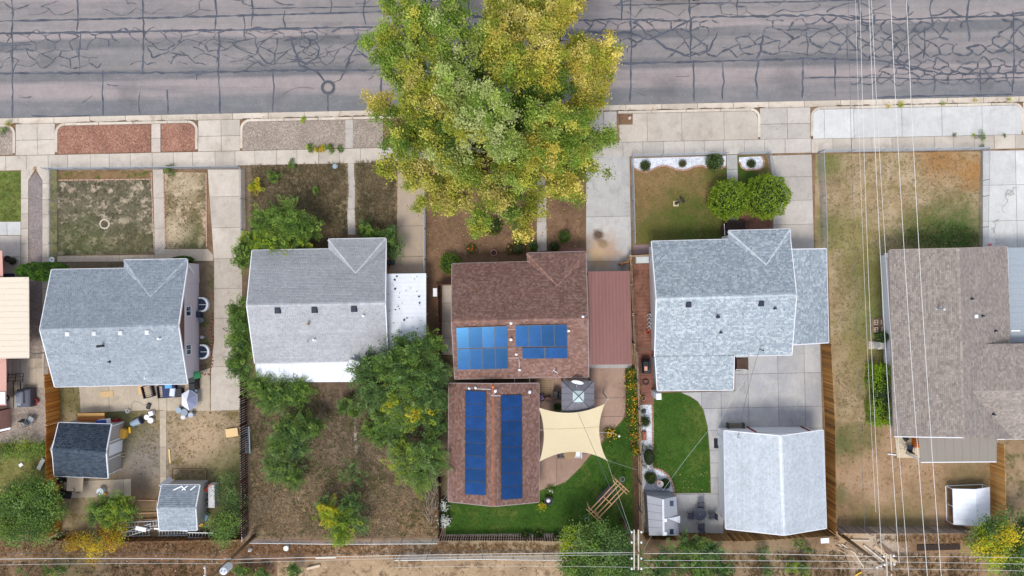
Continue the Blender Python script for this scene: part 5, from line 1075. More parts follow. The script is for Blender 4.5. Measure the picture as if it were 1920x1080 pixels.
fb('big dark green tree at the southeast corner of the pale house', (745, 690), [(690, 700, 3.4, 1.6, FD), (735, 680, 4.0, 1.7, FD+FG), (785, 655, 4.2, 1.6, FG+FD), (810, 645, 4, 1.1, FG), (715, 730, 3.6, 1.5, FD), (770, 705, 4.4, 1.8, FD+FG), (815, 690, 4, 1.3, FD), (690, 750, 3.0, 1.2, FD+FP), (800, 735, 3.9, 1.6, FD), (700, 680, 3, .9, FD), (755, 645, 3.6, 1.0, FD)], .18, 1.8, .17, 1200)
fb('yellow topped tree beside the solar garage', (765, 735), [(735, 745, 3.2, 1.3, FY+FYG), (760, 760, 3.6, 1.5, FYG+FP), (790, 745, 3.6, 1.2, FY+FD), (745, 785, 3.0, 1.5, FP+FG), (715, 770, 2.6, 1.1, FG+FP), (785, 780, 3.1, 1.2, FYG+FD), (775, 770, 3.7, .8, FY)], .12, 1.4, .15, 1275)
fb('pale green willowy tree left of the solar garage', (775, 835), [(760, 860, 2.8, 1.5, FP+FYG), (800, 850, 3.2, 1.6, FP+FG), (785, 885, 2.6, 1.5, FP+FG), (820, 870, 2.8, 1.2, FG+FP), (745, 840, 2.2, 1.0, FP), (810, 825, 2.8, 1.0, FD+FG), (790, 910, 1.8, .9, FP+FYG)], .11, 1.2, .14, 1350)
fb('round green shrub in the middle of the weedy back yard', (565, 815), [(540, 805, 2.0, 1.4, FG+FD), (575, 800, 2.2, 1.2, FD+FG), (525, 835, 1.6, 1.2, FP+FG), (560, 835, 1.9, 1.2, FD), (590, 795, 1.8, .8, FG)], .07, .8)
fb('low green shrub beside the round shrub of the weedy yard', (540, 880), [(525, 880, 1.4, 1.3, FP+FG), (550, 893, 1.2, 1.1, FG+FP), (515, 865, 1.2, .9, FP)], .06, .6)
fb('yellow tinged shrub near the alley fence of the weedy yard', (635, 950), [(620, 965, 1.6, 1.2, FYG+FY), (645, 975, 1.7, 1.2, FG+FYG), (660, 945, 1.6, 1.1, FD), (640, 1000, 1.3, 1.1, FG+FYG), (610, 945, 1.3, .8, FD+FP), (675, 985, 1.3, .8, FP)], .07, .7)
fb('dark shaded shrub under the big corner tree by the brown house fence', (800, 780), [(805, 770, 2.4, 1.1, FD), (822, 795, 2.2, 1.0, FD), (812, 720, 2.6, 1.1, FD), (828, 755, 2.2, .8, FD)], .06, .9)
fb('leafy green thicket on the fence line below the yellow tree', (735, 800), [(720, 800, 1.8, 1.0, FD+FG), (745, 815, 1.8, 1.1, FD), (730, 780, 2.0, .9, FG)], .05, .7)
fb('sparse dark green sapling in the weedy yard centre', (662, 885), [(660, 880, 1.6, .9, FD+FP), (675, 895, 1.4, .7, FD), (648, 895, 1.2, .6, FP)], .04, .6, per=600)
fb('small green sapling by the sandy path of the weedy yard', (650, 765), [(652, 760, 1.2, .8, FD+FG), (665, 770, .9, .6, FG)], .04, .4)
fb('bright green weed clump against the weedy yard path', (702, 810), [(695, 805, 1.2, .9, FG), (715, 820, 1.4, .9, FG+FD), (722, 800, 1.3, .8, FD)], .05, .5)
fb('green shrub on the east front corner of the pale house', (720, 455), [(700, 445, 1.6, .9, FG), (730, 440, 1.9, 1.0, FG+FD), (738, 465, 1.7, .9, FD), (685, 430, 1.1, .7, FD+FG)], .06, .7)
for x, y, r, cc, lab in ((513, 332, .75, FG, 'bright green weed bush in the front weedy yard'), (479, 350, .75, FYG+FY, 'yellow green weed bush by the weedy yard fence'), (548, 306, .5, FP+FG, 'faded green weed at the sidewalk edge of the weedy yard'), (592, 357, .4, FG, 'small green weed alone in the front weedy yard'), (568, 226, .3, FYG, 'green weed growing at the kerb by the grey gravel'), (318, 320, .55, FG, 'green weed at the gate of the left lawn')):
    fb(lab, (x, y), [(x, y, r*.6, r, cc)], .02, .2, .12, 1950, name='weed', cat='weed')
fb('ragged yellow green weeds lining the grey gravel parkway', (605, 280), [(582, 277, .25, .5, FYG+FG), (602, 281, .3, .55, FYG+AUT), (622, 279, .25, .5, FG+FYG), (637, 279, .2, .35, FG)], .02, .15, .12, 1950, name='weed', cat='weed')
for x, y, r, cc, lab in ((1690, 196, .38, FY+FYG, 'yellow weed at the kerb under the power lines'), (1664, 200, .25, FY, 'small yellow weed left of the larger kerb weed'), (1767, 194, .25, FYG, 'weed at the kerb of the white parkway'), (1829, 189, .22, FY, 'yellow weed tuft at the kerb right of the parkway weed'), (1891, 187, .28, FY+FYG, 'weed tuft at the far right end of the white kerb'), (1790, 254, .25, FD, 'left one of three weeds along the white slab joint'), (1840, 255, .5, FG+FD, 'largest green weed on the white slab joint'), (1882, 254, .22, FD, 'small dark weed at the right end of the slab joint'), (1825, 253, .22, FYG, 'little weed touching the largest slab joint weed'), (14, 232, .35, FYG+AUT, 'ochre weed at the kerb near the left photo edge'), (8, 250, .5, FG, 'green weed in the gravel corner at the left edge'), (66, 317, .2, AUT, 'dry weed tip between the driveway ribbons'), (1841, 275, .25, FD, 'dark weed at the straw lawn fence corner')):
    fb(lab, (x, y), [(x, y, r*.5, r, cc)], .015, .12, .1, 1500, name='weed', cat='weed', group='weeds in the paving joints')
# back garden trees of the left lots
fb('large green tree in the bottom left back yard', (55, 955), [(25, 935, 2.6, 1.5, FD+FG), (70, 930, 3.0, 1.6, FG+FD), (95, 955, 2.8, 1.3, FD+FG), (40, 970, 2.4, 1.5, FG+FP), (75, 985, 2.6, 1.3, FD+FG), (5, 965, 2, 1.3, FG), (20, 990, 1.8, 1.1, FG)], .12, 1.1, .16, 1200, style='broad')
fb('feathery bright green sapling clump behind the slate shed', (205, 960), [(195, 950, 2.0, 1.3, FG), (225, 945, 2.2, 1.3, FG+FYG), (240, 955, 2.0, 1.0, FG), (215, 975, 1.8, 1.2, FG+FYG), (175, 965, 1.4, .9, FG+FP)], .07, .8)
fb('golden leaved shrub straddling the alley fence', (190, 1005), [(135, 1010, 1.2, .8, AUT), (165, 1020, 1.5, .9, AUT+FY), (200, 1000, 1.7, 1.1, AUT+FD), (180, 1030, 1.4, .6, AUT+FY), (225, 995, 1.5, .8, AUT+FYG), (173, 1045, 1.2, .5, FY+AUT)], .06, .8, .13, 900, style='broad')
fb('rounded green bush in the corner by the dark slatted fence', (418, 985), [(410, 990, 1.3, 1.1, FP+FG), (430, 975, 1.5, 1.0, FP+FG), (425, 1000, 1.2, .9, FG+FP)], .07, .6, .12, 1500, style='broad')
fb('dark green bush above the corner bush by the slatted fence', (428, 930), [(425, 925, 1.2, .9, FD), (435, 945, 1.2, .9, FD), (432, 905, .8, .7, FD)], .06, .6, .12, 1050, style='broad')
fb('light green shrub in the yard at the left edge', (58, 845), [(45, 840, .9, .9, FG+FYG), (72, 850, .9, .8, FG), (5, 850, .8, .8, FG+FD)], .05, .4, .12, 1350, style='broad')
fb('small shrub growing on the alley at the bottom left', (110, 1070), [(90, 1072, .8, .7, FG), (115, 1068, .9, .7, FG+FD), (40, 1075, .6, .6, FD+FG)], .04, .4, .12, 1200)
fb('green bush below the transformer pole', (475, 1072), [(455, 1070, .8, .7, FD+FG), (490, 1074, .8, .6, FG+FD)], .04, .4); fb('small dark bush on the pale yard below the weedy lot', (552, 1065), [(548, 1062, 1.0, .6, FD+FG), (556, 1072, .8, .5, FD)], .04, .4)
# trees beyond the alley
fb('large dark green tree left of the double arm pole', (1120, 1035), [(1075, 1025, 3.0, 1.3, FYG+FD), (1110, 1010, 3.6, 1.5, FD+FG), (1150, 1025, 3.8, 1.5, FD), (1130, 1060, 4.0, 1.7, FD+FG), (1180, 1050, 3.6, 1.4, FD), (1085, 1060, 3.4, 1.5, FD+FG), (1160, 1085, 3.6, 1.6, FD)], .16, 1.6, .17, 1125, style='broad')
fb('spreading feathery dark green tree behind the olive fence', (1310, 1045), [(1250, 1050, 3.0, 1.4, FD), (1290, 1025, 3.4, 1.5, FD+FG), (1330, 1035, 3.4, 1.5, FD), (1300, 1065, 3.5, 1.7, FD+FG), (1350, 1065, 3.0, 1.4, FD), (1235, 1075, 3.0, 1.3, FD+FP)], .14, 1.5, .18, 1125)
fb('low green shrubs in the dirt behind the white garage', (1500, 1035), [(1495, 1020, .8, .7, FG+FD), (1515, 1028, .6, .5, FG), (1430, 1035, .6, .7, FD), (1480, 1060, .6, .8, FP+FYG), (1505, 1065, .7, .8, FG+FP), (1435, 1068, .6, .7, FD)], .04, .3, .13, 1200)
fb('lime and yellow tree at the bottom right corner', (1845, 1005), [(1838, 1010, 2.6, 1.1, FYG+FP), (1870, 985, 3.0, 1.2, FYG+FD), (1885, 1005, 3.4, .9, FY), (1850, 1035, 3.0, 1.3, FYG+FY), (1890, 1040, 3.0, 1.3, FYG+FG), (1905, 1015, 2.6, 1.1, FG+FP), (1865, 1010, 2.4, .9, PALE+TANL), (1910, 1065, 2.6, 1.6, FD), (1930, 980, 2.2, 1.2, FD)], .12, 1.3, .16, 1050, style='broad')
# clipped and garden shrubs
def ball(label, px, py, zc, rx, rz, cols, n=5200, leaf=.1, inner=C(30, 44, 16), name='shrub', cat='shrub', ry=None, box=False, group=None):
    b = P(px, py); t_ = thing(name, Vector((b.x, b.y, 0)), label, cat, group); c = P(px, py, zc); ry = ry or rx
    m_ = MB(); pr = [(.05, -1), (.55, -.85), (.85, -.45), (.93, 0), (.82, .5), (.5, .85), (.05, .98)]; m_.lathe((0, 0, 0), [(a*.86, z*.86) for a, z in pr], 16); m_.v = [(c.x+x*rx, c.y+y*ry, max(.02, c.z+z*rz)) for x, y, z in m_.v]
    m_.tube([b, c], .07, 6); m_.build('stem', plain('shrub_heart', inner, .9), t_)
    d = unit(n); d = d[d[:, 2] > -.75]
    if box: d = np.sign(d)*np.abs(d)**.55; d /= np.maximum(np.abs(d).max(1, keepdims=True), .75)
    bumps = 1+.09*np.sin(d[:, 0]*9+px)*np.sin(d[:, 1]*8+py)+.07*np.sin(d[:, 2]*11+d[:, 0]*13+py)+.05*np.sin(d[:, 0]*23+d[:, 1]*19+px)+rng.normal(0, .035, len(d))
    p = np.array(c)+d*bumps[:, None]*np.array([rx, ry, rz]); ca = np.array(cols)
    cl = np.clip(((np.sin(p[:, 0]*7)+np.sin(p[:, 1]*8+p[:, 2]*6))*.25+.5+rng.normal(0, .25, len(d)))*len(ca), 0, len(ca)-1).astype(int); col = ca[cl]*rng.uniform(.8, 1.2, (len(d), 1))
    V, cc = leaves(p, leaf, col, .15, .45, d+np.array([0, 0, .6])); V[:, 2] = np.maximum(V[:, 2], .03); mesh_np('crown', V, np.arange(len(V)).reshape(-1, 4), LEAF, t_, cc); return t_
JUN = G((112, 140, 34), (140, 166, 44), (166, 188, 58), (92, 120, 28)); BOXW = G((72, 88, 34), (84, 98, 42), (64, 80, 30), (96, 106, 50))
ball('left one of the two clipped round junipers', 1367, 374, 1.5, 1.55, 1.45, JUN, 11000, .13); ball('right one, slightly larger, of the two clipped round junipers', 1437, 369, 1.7, 1.72, 1.6, JUN, 12500, .13)
ball('leaning pointed juniper overhanging the left grey roof corner', 80, 509, 1.9, 2.0, .9, G((54, 92, 16), (72, 112, 22), (92, 130, 30)), 7000, .13, ry=.72)
ball('dark green hedge at the porch of the left grey house', 343, 487, .7, .85, .6, G((52, 84, 20), (66, 100, 28)), 2200, .1, ry=.3)
ball('olive bush at the left end of the white gravel', 1210, 311, .4, .42, .42, BOXW, 1200, .08); ball('dry brown round bush in the middle of the white gravel', 1280, 307, .28, .32, .3, G((116, 106, 66), (130, 120, 80)), 800, .06); ball('large olive bush by the walkway in the white gravel', 1340, 304, .5, .72, .5, BOXW+FP, 2400, .1); ball('small green bush in the little gravel bed', 1409, 307, .3, .36, .32, BOXW, 900, .07)
ball('clipped dome bush in the narrow white gravel bed', 1210, 791, .4, .42, .4, BOXW, 1500, .06); ball('long clipped box hedge at the side of the curved lawn', 1217, 857, .5, .56, .5, BOXW, 3000, .06, ry=.88, box=True); ball('left spiky bush beside the birdbath', 1220, 896, .3, .46, .35, BOXW, 1300, .1); ball('right spiky bush beside the birdbath', 1247, 907, .3, .4, .35, G((56, 86, 36), (70, 100, 44)), 1200, .1)
ball('yellow green hedge against the white wall of the taupe house', 1651, 740, .9, .78, .8, G((134, 172, 30), (160, 192, 44), (112, 150, 24)), 11000, .11, ry=2.3, box=True); ball('small dark shrub between the concrete blocks and the air conditioner', 1654, 632, .6, .45, .5, FD, 900, .12)
ball('bright green bush at the northwest corner of the brown house', 845, 494, .8, .85, .7, G((92, 128, 28), (76, 112, 24), (120, 146, 36)), 2600, .11); ball('dark shrub beside the walk of the brown house', 972, 464, .5, .6, .5, G((52, 66, 30), (64, 78, 36), (110, 84, 50)), 1100, .11); ball('round green shrub on the brown soil by the stained driveway', 1058, 444, .4, .5, .4, G((80, 104, 34), (96, 118, 44)), 1300, .09); ball('dark shrub at the porch of the brown house', 1040, 463, .4, .42, .4, G((60, 80, 34), (90, 90, 40)), 800, .1); ball('low green plant by the porch walk', 1000, 463, .3, .4, .35, FG, 700, .1); ball('shrub inside the stone ring under the shade tree', 925, 424, .4, .75, .45, BOXW+YG[:1], 1600, .1)
def flowers(label, px, py, r, gcols, fcols, n=420, fl=60, h=.5, name='flowering_plant'):
    b = P(px, py); t_ = thing(name, b, label, 'flowers'); n = int(n*3); p = np.array(b)+rng.normal(0, 1, (n, 3))*np.array([r*.45, r*.45, 0])+np.stack([np.zeros(n), np.zeros(n), rng.uniform(.05, h, n)], 1); ca = np.array(gcols)
    V, cc = leaves(p, .12, ca[rng.integers(0, len(ca), n)]*rng.uniform(.7, 1.2, (n, 1)), .5, .45); mesh_np('foliage', V, np.arange(len(V)).reshape(-1, 4), LEAF, t_, cc)
    p = np.array(b)+rng.normal(0, 1, (fl, 3))*np.array([r*.42, r*.42, 0])+np.stack([np.zeros(fl), np.zeros(fl), rng.uniform(h*.9, h*1.25, fl)], 1); ca = np.array(fcols)
    V, cc = leaves(p, .11, ca[rng.integers(0, len(ca), fl)]*rng.uniform(.85, 1.1, (fl, 1)), 2.0, .9); mesh_np('blossoms', V, np.arange(len(V)).reshape(-1, 4), LEAF, t_, cc)
FLW = G((236, 176, 40), (240, 200, 60), (226, 120, 40)); 
for y, r, lab in ((700, .5, 'top'), (722, .6, 'second'), (745, .6, 'third'), (768, .7, 'fourth'), (790, .7, 'fifth'), (815, .5, 'sixth'), (842, .45, 'lowest')): flowers(lab+' clump of yellow and orange flowers in the bed along the tan fence', 1184+(y-700)*.05, y, r, G((96, 130, 40), (120, 150, 50), (80, 110, 34)), FLW, 520, 30, .6)
flowers('yellow flowers at the edge of the tan patio', 1143, 812, .55, G((70, 96, 36), (96, 116, 44)), FLW[:2], 320, 60, .4); flowers('white flowering bush in the corner behind the solar garage', 834, 972, .6, G((70, 96, 50), (96, 120, 70)), G((236, 238, 236), (220, 226, 220)), 380, 170, .6); flowers('white flowering plant above the corner white bush', 833, 945, .5, G((70, 96, 50), (96, 120, 70)), G((236, 238, 236), (220, 226, 220)), 300, 110, .6)
flowers('orange flowers in front of the brown house', 884, 466, .45, G((70, 92, 34), (96, 110, 44)), G((240, 90, 40), (230, 120, 50)), 220, 16, .4); flowers('tan dried flowers in front of the brown house', 957, 468, .45, G((84, 84, 40), (120, 104, 60)), G((200, 160, 120),), 180, 14, .4); flowers('yellow leaved plant below the black urn', 1016, 947, .35, G((170, 180, 40), (140, 160, 36)), FLW[:1], 220, 10, .35); flowers('green plant above the black urn', 1032, 918, .35, G((110, 140, 50), (90, 120, 44)), G((220, 225, 210),), 200, 10, .35)
for x in (985, 1010, 1045, 1070, 1100): flowers('low green perennial in the rear bed, at %s' % {985: 'its left end', 1010: 'the second place from the left', 1045: 'its middle', 1070: 'the fourth place from the left', 1100: 'its right end'}[x], x, 1001, .4, G((60, 92, 34), (84, 112, 44), (50, 78, 30)), G((150, 140, 90),), 200, 6, .35, 'perennial_plant')
# ------------------------------------------------------------------ poles and lines
def pole(label, base, H, arms=(), r=.15):
    b = P(*base); p = thing('utility_pole', b, label, 'utility pole')
    MB().tube([b-Vector((0, 0, .1)), b+Vector((0, 0, H))], [r, r*.68], 12).build('shaft', POLEW, p, smooth=True)
    for z, L_, ang, dbl in arms:
        d = Vector((math.cos(ang), math.sin(ang), 0)); q = Vector((-d.y, d.x, 0))
        for s in ((-1, 1) if dbl else (1,)):
            c = b+Vector((0, 0, z))+q*s*.16; MB().beam(c-d*L_/2, c+d*L_/2, .1, .12).build('cross_arm', plain('arm_wood', C(196, 182, 166), .8), p)
        for f in (-.46, -.2, .2, .46):
            c = b+Vector((0, 0, z+.06))+d*L_*f+q*(.16 if not dbl else 0)
            if dbl:
                for s in (-1, 1): MB().lathe(c+q*s*.36, [(.02, -.02), (.07, .02), (.05, .06), (.08, .1), (.03, .16)], 8).build('insulator', WHITE, p)
            else: MB().lathe(c, [(.02, 0), (.06, .04), (.045, .09), (.06, .13), (.02, .17)], 8).build('insulator', WHITE, p)
    return p, b
pA, bA = pole('brown utility pole with grey transformer behind the dark slatted fence', (477, 1005), 9.5, ((8.9, 2.2, math.pi/2+TAN, False),))
tc = P(424, 1066, 7.0); MB().lathe(tc-Vector((0, 0, .5)), [(.2, 0), (.3, .03), (.3, .95), (.27, 1.02), (.1, 1.06)], 16).build('transformer', plain('transformer_grey', C(214, 220, 228), .4, .4), pA)
for s in (-.12, .12): MB().lathe(tc+Vector((s, 0, .53)), [(.04, 0), (.07, .06), (.05, .12), (.07, .18), (.02, .26)], 8).build('bushing', WHITE, pA)
MB().beam(bA+Vector((0, 0, 7.2)), tc+Vector((0, 0, .2)), .08, .08).build('bracket', SILVER, pA)
for k in range(5): MB().lathe(bA+Vector((-.35+.12*k, .12, 5.1+.05*(k % 3))), [(.02, 0), (.05, .05), (.02, .14)], 6).build('insulator', WHITE, pA)
pB, bB = pole('utility pole with doubled cross arm right of the arbour', (1166, 974), 7.4, ((6.7, 3.0, math.pi/2, True),), .14)
pC, bC = pole('tall utility pole carrying the street crossing lines, bottom right', (1574, 1000), 8.2, ((7.6, 2.4, math.pi/2+.05, True), (6.9, 1.2, .3, False)), .15)
WIREM = plain('bare_aluminium_line', C(222, 220, 216), .4, .4); WIRED = plain('dark_insulated_line', C(84, 92, 104), .6)
def line(name, label, a, b, sag, r=.02, mat=None, cat='wire', group=None, n=14):
    a, b = P(*a), P(*b); pts = []
    for i in range(n+1): f = i/n; p = a.lerp(b, f); p.z -= sag*4*f*(1-f); pts.append(p)
    return tag(MB().tube(pts, r*.72, 5).build(name, mat or WIREM, smooth=True), label, cat, group)
GN = 'lines crossing the street'
for (x0, x1, y1, r, mt, lab) in ((1590, 1622, 1000, .016, WIRED, 'dark thin overhead line, leftmost of the lines crossing the street'), (1603, 1642, 960, .012, WIREM, 'faint thin overhead line just right of the dark leftmost one'), (1611, 1653, 1040, .018, WIREM, 'overhead line that bends west at the alley, third from the left'), (1627, 1686, 1056, .022, WIREM, 'left one of the close pair of bright lines over the straw lawn'), (1631, 1705, 1095, .022, WIREM, 'right one of the close pair of bright lines over the straw lawn'), (1667, 1740, 1095, .024, WIREM, 'bright overhead line crossing the left part of the taupe roof'), (1697, 1766, 1095, .024, WIREM, 'rightmost bright overhead line crossing the taupe roof')):
    line('power_line', lab, (x0, -60, 8.6), (x1, y1, 8.2), .35, r, mt, group=GN)
GA = 'lines along the alley'
for (a, b, r, mt, lab) in (((-120, 1040, 6.5), (431, 1039, 6.2), .014, WIRED, 'thin upper alley line left of the transformer pole'), ((-120, 1050, 6.0), (430, 1049, 5.9), .028, WIREM, 'thick bright alley cable left of the transformer pole'), ((-120, 1062, 5.4), (422, 1057, 5.6), .016, WIREM, 'lower thin alley line left of the transformer pole'),
    ((435, 1043, 6.2), (1196, 1032, 6.4), .014, WIRED, 'dark upper alley line from the transformer pole to the double arm pole'), ((435, 1049, 5.9), (1196, 1036, 6.4), .026, WIREM, 'bright alley cable from the transformer pole to the double arm pole'), ((425, 1056, 5.6), (1200, 1040, 6.0), .016, WIREM, 'middle thin alley line right of the transformer pole'), ((740, 1064, 6.6), (1204, 1064, 6.7), .014, WIREM, 'lowest thin alley line left of the double arm pole'),
    ((1208, 1033, 6.4), (2040, 1042, 6.6), .013, WIRED, 'dark thin alley line right of the double arm pole'), ((1208, 1038, 6.7), (1650, 1044, 6.9), .022, WIREM, 'bright alley line right of the double arm pole'), ((1650, 1044, 6.9), (2040, 1050, 6.9), .02, WIREM, 'bright alley line at the bottom right corner'), ((1208, 1051, 6.8), (2040, 1060, 7.2), .018, WIREM, 'second bright alley line right of the double arm pole'), ((1208, 1064, 6.8), (2040, 1073, 7.2), .016, WIREM, 'third alley line right of the double arm pole, nearest the photo edge')):
    line('power_line', lab, a, b, .25, r, mt, group=GA)
line('service_drop', 'service drop from the double arm pole over the shade sail', (1196, 1034, 6.4), (1082, 770, 3.4), .5, .022, WIRED); line('service_drop', 'thin service drop from the double arm pole across the green lawn', (1194, 1030, 6.0), (1138, 863, 2.8), .4, .012, WIREM)
line('service_drop', 'service drop to the plastic shed corner', (1206, 1034, 6.4), (1225, 1000, 2.2), .1, .012, WIREM); line('service_drop', 'pale service drop crossing the curved lawn', (1243, 920, 2.2), (1330, 805, 2.6), .2, .011, WIREM); line('service_drop', 'service drop between the blue grey roof mast and the white garage', (1424, 654, 4.0), (1384, 818, 3.6), .3, .018, WIRED)
line('service_drop', 'dark service drop over the weedy back yard', (466, 990, 5.8), (664, 668, 3.2), .5, .009, WIRED); line('service_drop', 'thin cable to the white garage roof', (1405, 700, 3.2), (1350, 790, 2.8), .3, .01, WIREM)
line('guy_wire', 'guy wire of the shade sail tied to the tan fence', (1138, 863, 2.75), (1197, 882, 1.6), 0, .012, SILVER); line('guy_wire', 'thin white cord under the shade sail seam', (1011, 806, 2.6), (1152, 812, 2.2), .05, .012, WHITE)

# ------------------------------------------------------------------ small builders
def simple(name, label, cat, build, mat, smooth=False, group=None):
    m_ = MB(); build(m_); return tag(m_.build(name, mat, smooth=smooth), label, cat, group)
pc = {}
def paint(r, g, b, rough=.55):
    k = (r, g, b, rough)
    if k not in pc: pc[k] = plain('paint_%d_%d_%d' % (r, g, b), C(r, g, b), rough, .3, grain=.08)
    return pc[k]
def bucket(label, px, py, r=.16, h=.36, mat=None, lid=True, group=None, z=0):
    b = P(px, py, z); t_ = thing('bucket', b, label, 'bucket', group); m_ = mat or WHITE
    pr = [(r*.85, 0), (r, h), (r*1.06, h), (r*1.06, h-.03)]+([] if lid else [(r*.93, h), (r*.8, .03)])
    MB().lathe(b, pr if lid else [(r*.85, 0), (r, h), (r*1.05, h), (r*.93, h-.01), (r*.8, .04)], 16).build('body', m_, t_, smooth=False)
    if lid: MB().lathe(b+Vector((0, 0, h)), [(r*1.1, -.02), (r*1.1, .015), (r*.95, .02), (r*.93, .012)], 16).build('lid', m_, t_)
    else: MB().tube([b+Vector((r*math.cos(a), r*.2, h+r*.7*math.sin(a))) for a in [k*math.pi/8 for k in range(9)]], .008, 5).build('handle', SILVER, t_)
    return t_
def chair(label, px, py, rz, mat, seat=None, group=None, z0=0, s=1.0):
    b = P(px, py, z0); t_ = thing('chair', b, label, 'chair', group); R_ = Matrix.Rotation(rz, 3, 'Z'); q = lambda x, y, z: b+R_ @ (Vector((x, y, z))*s)
    for sx_ in (-.24, .24):
        for sy in (-.22, .22): MB().tube([q(sx_*1.05, sy*1.05, 0), q(sx_, sy, .43)], .016, 6).build('leg', mat, t_)
        MB().tube([q(sx_*1.1, .22, .62), q(sx_*1.1, -.24, .62), q(sx_*1.05, -.24, .42)], .018, 6).build('armrest', mat, t_)
    MB().box(q(0, 0, .42), (.5*s, .48*s, .04), rz, bev=.012).build('seat', seat or mat, t_); MB().box(q(0, .25, .45), (.5*s, .04, .48*s), rz, rx=-.22).build('backrest', seat or mat, t_); return t_
def box(name, label, cat, px, py, size, mat, rz=TAN, z=0, bev=.02, lid=None, group=None):
    b = P(px, py, z); t_ = thing(name, b, label, cat, group); MB().box(b, size, rz, bev=bev).build('body', mat, t_)
    if lid: MB().box(b+Vector((0, 0, size[2]+.002)), (size[0]*1.04, size[1]*1.04, .05), rz, bev=.015).build('lid', lid, t_)
    return t_
def plank(label, p0, p1, w_, th, mat, name='plank', cat='plank', group=None):
    return tag(MB().beam(P(*p0), P(*p1), w_, th).build(name, mat), label, cat, group)
def ladder(label, p0, p1, wd=.42, n=10, mat=None, group='ladders stacked by the back fence'):
    a, b = P(*p0), P(*p1); t_ = thing('ladder', Vector((a.x, a.y, 0)), label, 'ladder', group); d = (b-a).normalized(); q = Vector((-d.y, d.x, 0)).normalized()*wd/2; L_ = (b-a).length
    for s in (-1, 1): MB().beam(a+q*s, b+q*s, .05, .08).build('rail', mat or SILVER, t_)
    for k in range(n): c = a+d*L_*(k+.5)/n; MB().tube([c-q, c+q], .02, 6).build('rung', mat or SILVER, t_)
def ring(name, label, cat, px, py, r, n, size, mat, z=0):
    b = P(px, py, z); t_ = thing(name, b, label, cat)
    for k in range(n):
        a = 2*math.pi*k/n; MB().box(b+Vector((r*math.cos(a), r*math.sin(a), 0)), (size*random.uniform(.8, 1.1), size*1.6*random.uniform(.85, 1.1), size*.7), a, bev=size*.2).build('stone', mat, t_)
def pot(label, px, py, r=.3, h=.35, mat=None, soil=True, z=0, name='planter', cat='planter'):
    b = P(px, py, z); t_ = thing(name, b, label, cat); MB().lathe(b, [(r*.65, 0), (r*.95, h*.8), (r*1.05, h*.82), (r*1.05, h), (r*.86, h), (r*.84, h*.8)], 16).build('pot', mat or paint(150, 100, 80), t_)
    MB().lathe(b+Vector((0, 0, h*.72)), [(r*.8, 0), (r*.82, .03), (.03, .05)], 12).build('soil', paint(70, 54, 46, .95), t_); return t_
# left edge lot
box('storage_box', 'dark navy box under the cream carport edge', 'box', 20, 517, (.75, .35, .5), paint(30, 32, 60)); pot('black pot with dark shrub on the left shaded patio', 20, 486, .28, .4, BLACK); ball('dark twiggy plant in the black pot at the left', 24, 490, .6, .32, .3, G((46, 46, 40), (70, 62, 50)), 300, .1)
ring('flowerpot_cluster', 'cluster of white stones at the corner of the left lawn', 'stones', 98, 487, .14, 5, .16, WHITE); 
gr = thing('kettle_grill', P(12, 746, .04), 'round black kettle grill beside the pink wall', 'grill'); MB().lathe(P(14, 746, .55), [(.05, 0), (.3, .12), (.36, .3), (.36, .33), (.28, .5), (.06, .58)], 18).build('bowl', BLACK, gr, smooth=True)
for a in (0, 2.1, 4.2): MB().tube([P(14, 746, .7)+Vector((.2*math.cos(a), .2*math.sin(a), 0)), P(14, 746, .03)+Vector((.38*math.cos(a), .38*math.sin(a), 0))], .018, 6).build('leg', SILVER, gr)
MB().box(P(14, 746, 1.15), (.1, .05, .06), 0).build('handle', SILVER, gr)
cg = thing('covered_grill', P(58, 745), 'grey fabric covered grill beside the orange cedar fence', 'grill'); m_ = MB(); c_ = P(56, 744)
m_.box(c_, (1.15, 1.5, .85), .02, bev=.1); m_.build('cover', paint(96, 98, 110, .8), cg); MB().box(c_+Vector((-.15, .1, .85)), (.6, 1.0, .25), .02, bev=.08).build('hood', paint(120, 124, 134, .7), cg); MB().box(c_+Vector((-.38, -.15, .86)), (.5, .9, .04), .02, bev=.01).build('side_shelf', paint(150, 156, 166, .5), cg)
pot('red plastic tub beside the covered grill', 70, 752, .22, .3, paint(196, 30, 40))
dk = thing('wood_deck', P(28, 740), 'small grey board deck with dark rails by the pink house', 'deck')
for k in range(7): MB().box(P(21+k*2.9, 733, .04), (.12, 2.6, .08), TAN).build('board', paint(176, 164, 146, .9), dk)
for x in (25, 38): MB().beam(P(x, 714, .5), P(x, 764, .5), .05, .05).build('rail', BLACK, dk)
st5 = thing('stair_rail', P(27, 707), 'black metal stair rails at the pink house', 'railing')
for y in (703, 709, 715): MB().beam(P(12, y, .7), P(44, y-3, .7), .04, .04).build('bar', BLACK, st5)
for x in (14, 28, 42): MB().beam(P(x, 717, .7), P(x+2, 700, .7), .04, .04).build('post', BLACK, st5)
chair('black folding chair on the gravel below the covered grill', 56, 791, .6, BLACK, BLACK); chair('grey metal chair beside the black folding chair', 64, 785, 2.6, SILVER, paint(150, 156, 160))
plank('white board leaning in the yard left of the cedar fence', (72, 880, .1), (82, 860, .3), .35, .05, paint(200, 196, 190)); box('cooler', 'white scrap lying in the left yard grass', 'scrap', 41, 871, (.35, .25, .15), WHITE, .6)
